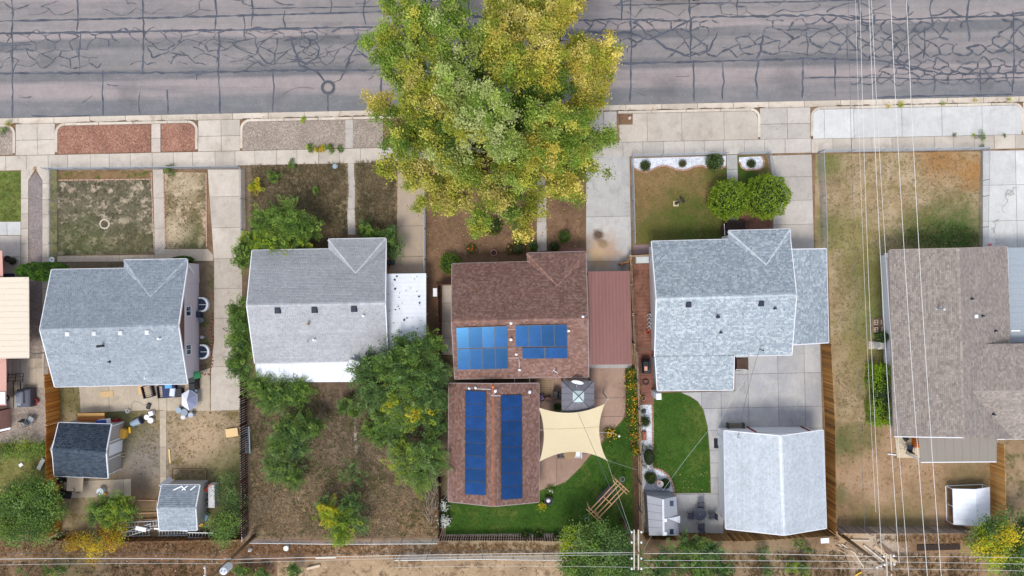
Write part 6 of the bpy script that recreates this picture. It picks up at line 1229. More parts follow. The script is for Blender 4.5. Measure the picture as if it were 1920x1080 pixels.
# left house
ring('stone_ring', 'ring of white stones in the middle of the left lawn', 'stone ring', 197, 420, .38, 12, .13, paint(206, 194, 176, .9)); ring('stone_ring', 'faint sunken stone ring in the narrow lawn', 'stone ring', 348, 415, .34, 10, .08, paint(160, 140, 112, .9), -.02)
ed = thing('lawn_edging', P(197, 337), 'thin pink brick edging round the left lawn', 'edging')
for (x0, y0), (x1, y1) in (((110, 338), (283, 336)), ((284, 322), (290, 474)), ((307, 324), (311, 464)), ((387, 326), (388, 464))):
    a, b = P(x0, y0), P(x1, y1); d = b-a; n_ = int(d.length/.42)
    for k in range(n_): MB().beam(a+d*((k+.06)/n_)+Vector((0, 0, .03)), a+d*((k+.94)/n_)+Vector((0, 0, .03)), .09, .08).build('brick', paint(186, 150, 132, .9), ed)
ed2 = thing('brick_border', P(394, 640), 'red brick border of the bed below the arched window wells', 'edging')
for x, y in [(397+2*math.sin(k), 590+k*6.2) for k in range(18)]+[(392, 702), (385, 702), (380, 700), (398, 560), (399, 552)]:
    MB().box(P(x, y, 0), (.2, .1, .12), random.uniform(0, 3), bev=.015).build('brick', paint(146, 84, 70, .9), ed2)
box('air_conditioner', 'dark air conditioner between the arched window wells', 'air conditioner', 373, 589, (.7, .5, .6), paint(44, 54, 76)); bucket('grey pail beside the air conditioner of the left house', 379, 600, .2, .3, paint(150, 160, 176), False); bucket('small white pail in the brick edged bed', 381, 632, .13, .25, WHITE, False)
gb = thing('wheelie_bin', P(370, 705), 'dark green wheeled bin at the corner of the left house', 'bin'); MB().box(P(368, 708, 0), (.6, .65, .95), .2, bev=.04).build('body', paint(28, 40, 36), gb); MB().box(P(370, 703, .95), (.62, .6, .08), .2, bev=.03).build('lid', paint(24, 110, 66), gb); MB().box(P(369, 722, 0), (.55, .6, .9), .1, bev=.05).build('bag', paint(26, 28, 34, .4), gb)
def crate_rack(label, px, py, rz, fill):
    b = P(px, py, .0); t_ = thing('crate', b, label, 'crate'); R_ = Matrix.Rotation(rz, 3, 'Z'); 
    for sx_, sy, sw, sl in ((-.42, 0, .06, 1.0), (.42, 0, .06, 1.0), (0, -.5, .9, .06), (0, .5, .9, .06)): MB().box(b+R_ @ Vector((sx_, sy, 0)), (sw, sl, .45), rz).build('side', paint(40, 34, 48), t_)
    for k in range(6): MB().box(b+R_ @ Vector((0, -.4+k*.16, .3)), (.5, .08, .06), rz).build('slat', paint(*fill), t_)
crate_rack('dark crate of pale slats left of the blue sheet behind the left house', 281, 733, .25, (206, 186, 160)); crate_rack('dark slatted crate at the left of the blue sheet', 309, 733, .12, (190, 176, 168))
box('plywood_sheet', 'pale plywood sheet lying behind the left house', 'plywood', 267, 731, (.65, .75, .1), paint(222, 186, 140, .9)); plank('tan board lying on the patio of the left house', (188, 740, .08), (212, 738, .08), .5, .03, paint(206, 176, 130, .9))
box('storage_box', 'navy box holding a white bag behind the left house', 'box', 322, 733, (1.1, 1.0, .5), paint(36, 48, 92), .1); simple('tarpaulin', 'light blue sheet thrown over the navy box', 'sheet', lambda m: m.box(P(316, 724, .52), (.6, .35, .06), .1, bev=.02), paint(96, 170, 220)); simple('sack', 'white sack in the navy box', 'sack', lambda m: m.box(P(324, 735, .51), (.45, .7, .16), -.1, bev=.06), paint(214, 222, 238)); box('storage_box', 'black lidded tote beside the navy box', 'box', 340, 735, (.55, .7, .5), paint(30, 30, 36), .1, lid=paint(40, 40, 48))
tn = thing('play_tent', P(362, 747), 'hexagonal white and grey canopy frame beside the wheeled bin', 'canopy'); tc_ = P(363, 747); hx = [tc_+Vector((.75*math.cos(a), .9*math.sin(a), .75)) for a in [k*math.pi/3+.5 for k in range(6)]]; tp = tc_+Vector((-.05, 0, 1.15))
MB().add([hx[1], hx[2], hx[3], hx[4], tp], [(0, 1, 4), (1, 2, 4), (2, 3, 4)]).build('white_cover', paint(232, 232, 240), tn); MB().add([hx[4], hx[5], hx[0], hx[1], tp], [(0, 1, 4), (1, 2, 4), (2, 3, 4)]).build('grey_cover', paint(130, 136, 160), tn)
for k in range(6): MB().tube([tc_+(hx[k]-tc_)*.95-Vector((0, 0, .72)), hx[k], hx[(k+1) % 6]], .022, 6).build('frame', paint(170, 176, 190), tn)
for x, y, r, mt, lab in ((340, 767, .23, (150, 164, 176), 'round grey lidded drum at the left of the three by the canopy'), (351, 771, .28, (140, 154, 166), 'largest round grey drum beside the canopy'), (363, 776, .2, (176, 184, 196), 'pale drum right of the largest grey drum'), (349, 780, .18, (216, 216, 220), 'small white pail below the grey drums'), (371, 731, .16, (140, 156, 176), 'small grey pail above the canopy')): bucket(lab, x, y, r, .55, paint(*mt))
for x, y, s, lab in ((279, 781, .2, 'left white paint pail near the path'), (286, 787, .22, 'right white paint pail near the path')): bucket(lab, x, y, s, .35)
box('cooler', 'white square cooler beside the paint pails', 'cooler', 287, 774, (.36, .36, .35), WHITE, .3, lid=WHITE); bucket('small white pail with a hose on the patio edge', 242, 770, .16, .3, WHITE, False)
sm = thing('speaker_box', P(280, 761), 'small black electric box with a cord on the patio', 'box'); MB().box(P(280, 761), (.32, .5, .2), -.35, bev=.04).build('body', paint(50, 48, 58), sm); MB().tube([P(276, 758, .06), P(270, 760, .05), P(262, 754, .05), P(252, 752, .05), P(247, 758, .05), P(247, 770, .05)], .02, 6).build('cord', paint(90, 86, 84), sm)
ov = thing('trash_can', P(255, 792), 'overturned grey plastic trash can near the slate shed', 'trash can'); a_, b_ = P(247, 795, .3), P(264, 788, .3); MB().tube([a_, b_], [.24, .31], 16).build('barrel', paint(150, 168, 184), ov, smooth=False); MB().tube([b_-(b_-a_)*.02, b_+(b_-a_)*.08], .33, 16).build('rim', paint(60, 64, 80), ov)
for k, (y, cc) in enumerate(((777, (206, 160, 96)), (783, (176, 110, 56)), (787, (186, 120, 66)), (791, (160, 96, 50)))): plank(('top', 'second', 'third', 'lowest')[k]+' lumber board stacked north of the slate shed', (146, y+1, 1.0-.12*k), (196, y, 1.0-.12*k), .25, .1, paint(*cc, .9), group='lumber by the slate shed')
box('cooler', 'blue and white cooler at the shed corner', 'cooler', 198, 790, (.85, .45, .6), WHITE, .1, .9, lid=paint(40, 70, 150)); box('fuel_can', 'dark red container at the shed corner', 'container', 222, 790, (.5, .5, .6), paint(150, 30, 46), .2)
box('toolbox', 'yellow wheeled tool box by the slate shed', 'toolbox', 236, 811, (.5, .75, .5), paint(226, 170, 62), -.25, lid=paint(236, 182, 80)); plank('bright yellow plastic part on the tool box', (243, 801, .7), (244, 812, .7), .12, .1, paint(240, 180, 20), 'plastic_part', 'part'); box('storage_box', 'brown crate between the shed and the yellow tool box', 'box', 226, 812, (.3, .7, .5), paint(140, 100, 76, .9), -.15)
sh_ = thing('sawhorse', P(230, 853), 'small wooden bracket leaning at the shed door', 'bracket'); MB().beam(P(225, 852, .4), P(234, 849, .02), .05, .05).build('leg', paint(206, 176, 130), sh_); MB().beam(P(225, 855, .4), P(234, 856, .02), .05, .05).build('leg', paint(206, 176, 130), sh_)
box('table', 'pale folding table south of the slate shed', 'table', 141, 908, (1.35, 1.15, .05), paint(220, 196, 170, .8), -.06, .72, .01); [MB().box(P(x, y), (.05, .05, .72), 0).build('leg', BLACK, bpy.data.objects['table']) for x, y in ((130, 897), (155, 899), (154, 919), (129, 916))]
box('lawn_mower', 'black lawn mower south of the slate shed', 'mower', 124, 926, (1.0, .55, .35), paint(34, 34, 40), -.2); simple('mower_handle', 'grey mower handle by the tree at the left', 'handle', lambda m: m.tube([P(133, 923, .4), P(140, 921, .9), P(139, 916, .9), P(132, 918, .4)], .03, 6), paint(110, 116, 124)); bucket('white and blue drum on the slab south of the slate shed', 194, 919, .28, .5, paint(214, 222, 232)); bucket('yellow pail beside the white and blue drum', 199, 925, .12, .25, paint(224, 176, 40)); box('storage_box', 'black box in the shade of the slate shed', 'box', 117, 898, (.6, .5, .5), paint(36, 36, 44), .2)
plank('pale plank on the grass by the path', (317, 842, .06), (319, 868, .06), .14, .05, paint(224, 196, 130, .9)); box('plywood_sheet', 'plywood sheet leaning by the dark slatted fence', 'plywood', 435, 811, (1.05, .72, .06), paint(226, 192, 140, .9), .14, .15)
bx = thing('garden_bed', P(354, 890), 'thin wooden garden bed frame near the small grey shed', 'frame')
for p0, p1 in (((322, 879), (386, 880)), ((386, 880), (385, 905)), ((322, 879), (322, 903))): MB().beam(P(*p0, .06), P(*p1, .06), .06, .1).build('board', paint(150, 120, 90, .9), bx)
gb2 = thing('garden_bed', P(278, 950), 'timber edged garden beds left of the small grey shed', 'frame')
for p0, p1 in (((258, 938), (294, 938)), ((294, 936), (294, 946)), ((258, 962), (296, 961)), ((262, 975), (296, 973))): MB().beam(P(*p0, .06), P(*p1, .06), .09, .14).build('board', paint(176, 140, 110, .9), gb2)
for i, (a, b, n_, lab) in enumerate((((222, 985, .35), (296, 981, .45), 13, 'upper long aluminium ladder left of the small shed'), ((224, 1002, .25), (282, 999, .3), 10, 'lower aluminium ladder left of the small shed'), ((228, 1004, .55), (285, 986, .6), 10, 'diagonal aluminium ladder crossing the pile'), ((296, 1000, .4), (352, 999, .4), 10, 'aluminium ladder lying below the small shed roof edge'), ((312, 1006, .25), (374, 1003, .25), 12, 'lowest aluminium ladder along the alley fence'), ((378, 928, .5), (400, 927, .5), 4, 'upper aluminium ladder end right of the small shed'), ((378, 948, .5), (400, 943, .5), 4, 'lower aluminium ladder end right of the small shed'), ((352, 1003, .6), (400, 1004, .5), 8, 'short ladder beside the coiled hose'))): ladder(lab, a, b, .42, n_)
box('storage_box', 'white flat box lying on the ladder pile', 'box', 265, 991, (.9, .35, .12), WHITE, -.2, .7); plank('white fascia board below the small shed', (289, 991, 1.2), (352, 995, 1.3), .12, .06, WHITE); simple('tarpaulin', 'orange tarp at the corner of the small shed', 'tarp', lambda m: m.add([P(381, 921, .9), P(398, 905, 1.1), P(396, 915, .6), P(390, 922, .5)], [(0, 1, 2, 3)]), paint(220, 84, 50)); box('storage_box', 'light grey panel leaning behind the small shed', 'panel', 405, 925, (.55, 1.9, .9), paint(206, 204, 206), .02)
bucket('yellow pail right of the small shed', 379, 981, .18, .3, paint(236, 170, 30)); box('cooler', 'blue grey cooler right of the small shed', 'cooler', 389, 968, (.35, .5, .4), paint(130, 156, 190), -.6)
hs = thing('hose_reel', P(380, 1001), 'coiled dark hose at the alley corner of the small shed', 'hose'); 
for k in range(3): MB().tube([P(380, 1001, .1+.07*k)+Vector((.32*math.cos(a), .32*math.sin(a), 0)) for a in [i*math.pi/9 for i in range(19)]], .04, 6).build('coil', paint(64, 44, 48), hs)
MB().tube([P(457, 835, .5), P(461, 870, .5)], .06, 8)
ldr = ladder('pale extension ladder leaning along the weedy side of the slatted fence', (463, 800, .4), (465, 850, .4), .35, 12, paint(170, 190, 206), None)
# weedy lot
box('barbecue', 'dark utility box by the carport of the pale house', 'box', 735, 492, (.5, .4, .9), paint(50, 54, 64)); box('air_conditioner', 'white window air conditioner on the red brown fence', 'air conditioner', 817, 548, (.35, .7, .5), WHITE, 0, .9); tag(MB().lathe(P(629, 312, .0), [(.02, 0), (.2, .02), (.24, .1), (.12, .16), (.02, .17)], 12).build('lamp_globe', paint(150, 170, 180)), 'grey glass globe lying in the weedy front yard', 'globe'); simple('plastic_bag', 'white scrap in the weedy front yard', 'scrap', lambda m: m.box(P(500, 407, .25), (.2, .16, .12), .4, bev=.05), WHITE)
wd_ = thing('wood_pile', P(806, 945), 'pile of grey cut branches against the dark corner fence', 'branches')
for k in range(46): a_ = P(random.uniform(799, 820), random.uniform(915, 985), random.uniform(.05, .5)); an = random.gauss(1.5, .35); MB().tube([a_, a_+Vector((math.cos(an), math.sin(an), random.uniform(-.1, .15)))*random.uniform(.7, 1.6)], [.035, .015], 5).build('branch', paint(150, 134, 120, .95), wd_)
bucket('white bucket with green top on the alley', 539, 1025, .2, .4, paint(224, 230, 220), True); tag(MB().lathe(P(471, 1029, .02), [(.12, 0), (.14, .3), (.05, .45), (.05, .55)], 10).build('jug', paint(220, 220, 216)), 'white plastic jug on the alley near the transformer pole', 'jug'); plank('short pale log lying on the sand beyond the alley', (576, 1066, .12), (600, 1060, .12), .2, .2, paint(206, 186, 160, .9), 'log', 'log'); plank('long pale pipe lying along the alley', (592, 1046, .08), (630, 1045, .08), .12, .12, paint(214, 204, 190, .8), 'pipe', 'pipe')
for x, y1, lab in ((398, 'post left of the transformer', 'white metal gate post left of the transformer pole'), (333, '', 'grey gate post beyond the alley at the lower left'), (749, '', 'pale fence post at the corner of the pale yard')): simple('gate_post', lab, 'post', lambda m: m.tube([P(x, 1052, 0), P(x, 1052, 1.6)], .05, 8), SILVER)
# brown house lot
ring('stone_ring', 'ring of stones round the shrub under the shade tree', 'stone ring', 925, 424, .85, 18, .14, paint(130, 112, 92, .9)); pot('terracotta pot in front of the brown house', 926, 474, .27, .35, paint(166, 120, 108)); simple('statue', 'small white figure beside the parkway tree pit', 'statue', lambda m: m.lathe(P(1180, 222, .07), [(.12, 0), (.14, .1), (.08, .25), (.11, .33), (.02, .45)], 10), paint(226, 200, 186)); simple('tree_pit', 'brown soil pit cut in the concrete parkway', 'tree pit', lambda m: m.prism([P(x, y) for x, y in rect(1161, 214, 1186, 234)], .05, .085), SOIL3)
gz = thing('gazebo', P(1084, 745), 'grey hardtop gazebo with glass peak on the tan patio', 'gazebo'); q = [P(1053, 714, 2.3), P(1114, 714, 2.3), P(1114, 775, 2.3), P(1053, 775, 2.3)]; ap = P(1085, 743, 3.0); GZ = paint(116, 114, 122, .5); GL = NT('frosted_skylight', .15, .5).col(C(186, 202, 200))
for k in range(4):
    a, b = q[k], q[(k+1) % 4]; ta, tb = a.lerp(ap, .66), b.lerp(ap, .66); MB().add([a, b, tb, ta, a-Vector((0, 0, .04)), b-Vector((0, 0, .04))], [(0, 1, 2, 3), (0, 4, 5, 1)]).build('roof_panel', GZ, gz); MB().add([ta, tb, ap], [(0, 1, 2)]).build('skylight', GL, gz); MB().beam(a+Vector((0, 0, .02)), ap+Vector((0, 0, .02)), .06, .04).build('hip_bar', paint(84, 84, 92), gz)
    for f in (.2, .4, .6, .8): c = a.lerp(b, f); t_ = min(f, 1-f)*2*.98; e_ = c.lerp(c.lerp(a.lerp(b, .5), 0)+(ap-a.lerp(b, .5)), min(t_, .66)); MB().beam(c+Vector((0, 0, .012)), e_+Vector((0, 0, .012)), .025, .02).build('seam', paint(92, 90, 98), gz)
    MB().box(P(*[(1057, 718), (1110, 718), (1110, 771), (1057, 771)][k], 2.2)-Vector((0, 0, 2.2)), (.1, .1, 2.25), TAN).build('post', paint(70, 66, 70), gz)
dkk = MB().add([ap+Vector((-.45, .02, -.12)), ap+Vector((-.35, -.15, -.14)), ap+Vector((-.3, .12, -.1))], [(0, 1, 2)])
ss = thing('shade_sail', P(1075, 815), 'cream fabric shade sail stretched beside the solar garage', 'shade sail'); crn = [P(1010, 764, 2.6), P(1134, 757, 2.9), P(1138, 863, 2.6), P(1011, 866, 2.5)]; N_ = 20; vs = []; cen = sum(crn, Vector((0, 0, 0)))/4
for j in range(N_+1):
    for i in range(N_+1):
        u, v = i/N_, j/N_; p = crn[0].lerp(crn[1], u).lerp(crn[3].lerp(crn[2], u), v); ex, ey = crn[1]-crn[0], crn[3]-crn[0]
        p = p+(ey*.13*4*u*(1-u)*(1-v)**2.0)-(ey*.17*4*u*(1-u)*v**2.0)+(ex*.075*4*v*(1-v)*(1-u)**2)-(ex*.1*4*v*(1-v)*u**2); p.z -= .12*math.sin(u*math.pi)*math.sin(v*math.pi); vs.append(p)
MB().add(vs, [(j*(N_+1)+i, j*(N_+1)+i+1, (j+1)*(N_+1)+i+1, (j+1)*(N_+1)+i) for j in range(N_) for i in range(N_)]).build('fabric', plain('cream_fabric', C(210, 194, 160), .9, .1, grain=.05), ss, smooth=True)
sm_ = [vs[int(N_*.4)*(N_+1)+i]+Vector((0, 0, .012)) for i in range(N_+1)]; MB().tube(sm_, .012, 4).build('seam', paint(206, 180, 130), ss)
for p0, p1 in ((crn[1], P(1140, 748, 3.0)),): MB().tube([p0, p1], .02, 5).build('strap', SILVER, ss)
MB().tube([P(1140, 748, 3.0), Vector((P(1140, 748, 3.0).x, P(1140, 748, 3.0).y, 0))], .05, 8).build('post', SILVER, ss); MB().tube([crn[2], Vector((crn[2].x, crn[2].y, 0))], .05, 8).build('post', SILVER, ss)
dp = thing('wood_deck', P(1020, 725), 'narrow board deck between the brown house and its garage', 'deck')
for k in range(9): MB().box(P(1019, 711+k*4.3, .05), (1.15, .17, .1), TAN).build('board', paint(170, 146, 116, .9), dp)
flowers('purple flowers on the narrow deck', 1015, 744, .3, G((70, 60, 90), (60, 84, 50)), G((120, 70, 160), (210, 190, 230)), 120, 40, .5); flowers('pink flowers on the narrow deck', 1027, 746, .25, G((90, 70, 60),), G((236, 190, 180), (220, 160, 150)), 100, 40, .4)
chair('black patio chair left of the gazebo', 1042, 738, 0, BLACK); chair('second black patio chair close to the gazebo post', 1050, 742, 0, BLACK); ball('dark green potted plant left of the gazebo', 1046, 764, .4, .35, .35, FD, 600, .1)
for k, x in enumerate((965, 993)): MB().beam(P(x, 708, 1.9), P(x, 720, 1.9), .05, .08).build('brace', WHITE, g3)
ar = thing('swing_arbour', P(1140, 938), 'red cedar arbour swing standing diagonally on the green lawn', 'arbour'); CED = plain('pink_cedar', C(204, 160, 122), .85, .15, grain=.15); c0, c1 = P(1114, 964, 2.1), P(1164, 911, 2.1); d = (c1-c0); d.z = 0; L_ = d.length; d.normalize(); q_ = Vector((-d.y, d.x, 0))
for s in (-.48, -.18, .18, .48): MB().beam(c0+q_*s-d*.15, c1+q_*s+d*.15, .06, .12).build('beam', CED, ar)
for e_ in (c0, c1):
    for s in (-1, 1): MB().beam(e_+q_*.8+d*s*.12+Vector((0, 0, .13)), e_-q_*.8+d*s*.12+Vector((0, 0, .13)), .05, .1).build('cross_beam', CED, ar)
    for s in (-.48, .48): p = e_+q_*s; MB().beam(Vector((p.x, p.y, 0)), p, .1, .1).build('post', CED, ar)
cm = c0.lerp(c1, .5); MB().beam(cm-q_*.5+Vector((0, 0, .13)), cm+q_*.5+Vector((0, 0, .13)), .05, .08).build('cross_beam', CED, ar)
sw_ = Vector((cm.x, cm.y, .5))
for s in (-.2, -.07, .07, .2): MB().beam(sw_-d*.8+q_*s, sw_+d*.8+q_*s, .1, .03).build('seat_slat', paint(90, 86, 90, .8), ar)
for s in (.15, .3, .45): MB().beam(sw_-d*.8+q_*.3+Vector((0, 0, s)), sw_+d*.8+q_*.3+Vector((0, 0, s)), .03, .1).build('back_slat', paint(90, 86, 90, .8), ar)
for s in (-.75, .75): MB().tube([sw_+d*s, cm+d*s*.9-Vector((0, 0, .05))], .012, 5).build('chain', SILVER, ar)
for (x, y, cc, lab) in ((1100, 973, (70, 160, 150), 'teal hanging basket at the lower end of the cedar arbour'), (1166, 897, (150, 160, 156), 'grey hanging basket at the upper end of the cedar arbour'), (1131, 923, (60, 110, 130), 'blue pot beside the cedar arbour')):
    b_ = pot(lab, x, y, .2, .26, paint(*cc), z=.8 if x != 1131 else .02, name='hanging_basket' if x != 1131 else 'planter', cat='basket' if x != 1131 else 'planter')
    if x != 1131: e_ = P(1110, 960, 2.0) if x == 1100 else P(1162, 912, 2.0); MB().tube([P(x, y, 1.05), P(x, y, 1.75), e_], .012, 5).build('hook', SILVER, b_); pp = P(x, y); MB().tube([pp, P(x, y, .8)], .02, 5).build('stake', SILVER, b_)
ur = thing('urn_fountain', P(1028, 936), 'black urn fountain with a white ball near the garage corner', 'urn'); MB().lathe(P(1028, 936, .02), [(.22, 0), (.25, .08), (.2, .2), (.36, .45), (.36, .5), (.3, .5), (.26, .42)], 18).build('basin', paint(36, 38, 48), ur, smooth=False); MB().lathe(P(1028, 937, .45), [(.05, 0), (.15, .06), (.18, .17), (.14, .29), (.03, .34)], 14).build('ball', WHITE, ur, smooth=True)
tb = thing('table', P(1068, 851), 'small patio table half hidden under the shade sail edge', 'table'); MB().lathe(P(1068, 850, .66), [(.5, 0), (.52, .04), (.1, .05)], 18).build('top', paint(160, 130, 90), tb); MB().tube([P(1068, 850, .05), P(1068, 850, .68)], .05, 8).build('pedestal', BLACK, tb); chair('dark chair under the lower edge of the shade sail', 1052, 850, 1.6, BLACK); chair('white chair under the lower edge of the shade sail', 1081, 849, -1.6, WHITE); simple('garden_light', 'white garden light on the lawn by the yellow patio flowers', 'light', lambda m: m.lathe(P(1159, 815, .02), [(.03, 0), (.03, .5), (.12, .52), (.1, .62), (.03, .66)], 10), paint(226, 222, 206))
# blue grey house lot
for j, (edge, lab) in enumerate((([(x, y) for x, y in wave], 'wavy red brick edging of the white gravel bed'), ([(1386, 304), (1390, 314), (1398, 319), (1424, 318), (1431, 312), (1432, 300), (1428, 293)], 'curved brick edging of the small gravel bed'), ([(1223, 760), (1224, 800), (1224, 838)], 'straight brick edging of the narrow gravel bed'), ([(1226, 877), (1240, 881), (1252, 890), (1260, 904), (1264, 921)], 'curved brick edging round the birdbath bed'))):
    t_ = thing('brick_edging', P(*edge[len(edge)//2]), lab, 'edging'); pts = resample([P(*p) for p in edge], .24)
    for a, b in zip(pts[:-1], pts[1:]): MB().beam(a.lerp(b, .06)+Vector((0, 0, .045)), a.lerp(b, .94)+Vector((0, 0, .045)), .13, .09).build('brick', random.choice((paint(170, 128, 112, .9), paint(186, 146, 128, .9))), t_)
stt = thing('garden_statue', P(1270, 380), 'black metal figure on a pale stone slab on the browning lawn', 'statue'); MB().box(P(1267, 382), (.46, .46, .08), TAN, bev=.02).build('base', paint(206, 186, 150, .9), stt); s0 = P(1268, 381, .08)
MB().lathe(s0, [(.16, 0), (.14, .05), (.04, .1), (.04, .6), (.1, .65), (.03, .75)], 10).tube([s0+Vector((0, 0, .55)), s0+Vector((.3, .15, .6)), s0+Vector((.5, .1, .5))], .03, 6).lathe(s0+Vector((.5, .1, .4)), [(.05, 0), (.13, .05), (.1, .15), (.03, .2)], 8).lathe(s0+Vector((.32, .38, .3)), [(.05, 0), (.12, .05), (.1, .15), (.03, .2)], 8).tube([s0+Vector((.3, .15, .6)), s0+Vector((.32, .38, .45))], .025, 6).build('figure', paint(44, 46, 52), stt)
box('storage_chest', 'curved white chest at the head of the brown paved side yard', 'chest', 1203, 487, (1.15, .6, .5), paint(206, 214, 216), TAN, bev=.08)
for k, y in enumerate((591, 599, 607, 614)): bucket(('uppermost', 'second', 'third', 'lowest')[k]+' of the four white pails along the brown side yard wall', 1216, y, .15, .34, WHITE, False, 'pails in the side yard')
bucket('orange pail below the four white pails', 1214, 621, .17, .36, paint(232, 84, 40), False)
bq = thing('barbecue', P(1210, 690), 'black barbecue with a pink plate in the narrow side yard', 'grill'); MB().box(P(1210, 686), (.65, 1.15, .8), TAN, bev=.05).build('cabinet', BLACK, bq); MB().box(P(1210, 684, .8), (.6, .75, .3), TAN, bev=.1).build('lid', paint(28, 28, 34), bq); MB().box(P(1211, 691, 1.1), (.25, .35, .02), TAN).build('plate', paint(220, 160, 140), bq)
for s in (-1, 1): MB().beam(P(1210, 690, .75)+Vector((.36*s, -.5, 0)), P(1210, 690, .75)+Vector((.36*s, .5, 0)), .06, .05).build('side_rail', BLACK, bq)
ho = thing('hose_coil', P(1211, 716), 'coiled garden hose below the black barbecue', 'hose'); [MB().tube([P(1211, 716, .08+.04*k)+Vector(((.27-.03*k)*math.cos(a), (.27-.03*k)*math.sin(a), 0)) for a in [i*math.pi/9 for i in range(19)]], .022, 6).build('coil', paint(56, 48, 50), ho) for k in range(3)]
pot('small mauve pot at the bottom of the side yard', 1205, 746, .18, .3, paint(160, 120, 120)); box('planter_box', 'red clay trough in the narrow white gravel bed', 'planter', 1207, 816, (.38, .75, .3), paint(170, 90, 72), TAN, bev=.05); simple('garden_ornament', 'dark blue ornament on the white gravel', 'ornament', lambda m: m.lathe(P(1207, 771, .02), [(.2, 0), (.14, .1), (.18, .2), (.05, .35)], 10), paint(70, 76, 100))
bb = thing('birdbath', P(1235, 904), 'pale stone birdbath between the two spiky bushes', 'birdbath'); MB().lathe(P(1235, 904, .02), [(.2, 0), (.16, .06), (.08, .12), (.08, .5), (.2, .55), (.29, .62), (.27, .64), (.2, .6)], 18).build('stone_bowl', paint(216, 206, 200, .9), bb); MB().lathe(P(1235, 904, .62), [(.2, 0), (.19, .01), (.02, .012)], 16).build('water', paint(150, 110, 100, .2), bb)
tt = thing('patio_table', P(1312, 964), 'dark round patio table between the plastic shed and the white garage', 'table'); MB().lathe(P(1312, 964, .68), [(.52, 0), (.54, .02), (.54, .04), (.05, .045)], 22).build('top', paint(74, 76, 90), tt); MB().tube([P(1312, 964, .05), P(1312, 964, .69)], .06, 8).build('pedestal', BLACK, tt); MB().lathe(P(1312, 964, .71), [(.05, 0), (.04, .12)], 8).build('hub', SILVER, tt)
for k, (dx, dy, lab) in enumerate(((0, -19, 'upper'), (20, 0, 'right'), (0, 20, 'lower'), (-19, 0, 'left'))): chair(lab+' dark chair of the round patio table', 1312+dx, 964+dy, (0, -math.pi/2, math.pi, math.pi/2)[k], BLACK, paint(76, 78, 92), 'patio chairs round the table', .05)
bn = thing('bench', P(1376, 798, .05), 'olive slatted garden bench against the white garage', 'bench'); bm = P(1377, 797, .05)
for s in (-.18, -.06, .06, .18): MB().beam(bm+Vector((-.65, s, .42)), bm+Vector((.65, s, .42)), .09, .03).build('slat', paint(112, 104, 84, .8), bn)
MB().box(bm+Vector((0, -.26, .45)), (1.3, .04, .4), 0).build('backrest', paint(104, 96, 78, .8), bn)
for x in (-.66, .66): MB().box(bm+Vector((x, 0, 0)), (.05, .5, .6), 0).build('leg', paint(70, 64, 56), bn)
simple('door_mat', 'black door mat beside the white garage door', 'mat', lambda m: m.box(P(1345, 831, .055), (.58, .85, .015), TAN, bev=.004), paint(44, 44, 52, .95))
# taupe house lot
blk = thing('concrete_pad', P(1647, 610), 'brown paver pad beside the white wall of the taupe house', 'pad'); MB().box(P(1647, 610), (1.15, 1.25, .05), TAN).build('pad', paint(128, 110, 92, .9), blk)
for k, (x, y) in enumerate(((1641, 604), (1654, 604), (1641, 618), (1655, 617))):
    t_ = thing('concrete_block', P(x, y, .05), ('upper left', 'upper right', 'lower left', 'lower right')[k]+' hollow concrete block on the brown pad', 'block', 'blocks on the pad'); b_ = P(x, y, .06)
    for s in (-.12, .12): MB().box(b_+Vector((s, 0, 0)), (.06, .42, .2), 0).build('side', paint(206, 184, 160, .9), t_)
    for s in (-.19, 0, .19): MB().box(b_+Vector((0, s, 0)), (.2, .05, .2), 0).build('web', paint(206, 184, 160, .9), t_)
acu = thing('air_conditioner', P(1645, 647), 'white outdoor condenser unit by the taupe house wall', 'air conditioner'); MB().box(P(1639, 647), (1.0, .65, .05), TAN).build('pad', CONC_G, acu); MB().box(P(1646, 647, .05), (.62, .62, .62), TAN, bev=.05).build('casing', paint(216, 210, 200), acu); MB().lathe(P(1646, 647, .675), [(.22, 0), (.22, .02), (.17, .03), (.16, .01)], 16).build('fan_grille', paint(150, 150, 150), acu)
chair('dark blue chair on the cream slab of the taupe house', 1701, 838, 2.9, BLACK, paint(52, 60, 80)); simple('fabric_bag', 'black bag on the cream slab', 'bag', lambda m: m.box(P(1697, 822, .06), (.38, .34, .3), .6, bev=.08), BLACK); os_ = thing('crate', P(1714, 828), 'orange slatted crate on the cream slab', 'crate'); [MB().box(P(1714, 820+k*4, .06), (.45, .14, .4), TAN).build('slat', paint(226, 120, 40), os_) for k in range(5)]
simple('walker', 'grey tubular walking frame on the cream slab', 'walker', lambda m: [m.tube([P(1686, 829, .06), P(1686, 829, .8), P(1696, 834, .8), P(1696, 834, .06)], .018, 6), m.tube([P(1688, 841, .06), P(1688, 841, .8), P(1697, 840, .8), P(1697, 840, .06)], .018, 6)], paint(120, 124, 130)); simple('pvc_pipe', 'white pipe lying from the cream slab to the awning post', 'pipe', lambda m: m.tube([P(1703, 853, .3), P(1726, 862, .5)], .04, 8), WHITE); plank('white downspout lying by the cream slab corner', (1664, 851, .1), (1680, 853, .1), .08, .08, WHITE, 'downspout', 'downspout')
simple('hydrant_toy', 'small red and white marker at the corner of the straw lawn', 'marker', lambda m: m.lathe(P(1853, 459, .05), [(.1, 0), (.1, .3), (.04, .45)], 10), paint(220, 110, 110)); box('wall_box', 'white utility box on the white wall of the taupe house', 'utility box', 1661, 479, (.3, .4, .5), WHITE, 0, .9)
jb = thing('scrap_pile', P(1590, 1025), 'heap of pale planks and cardboard under the bottom right pole', 'scrap')
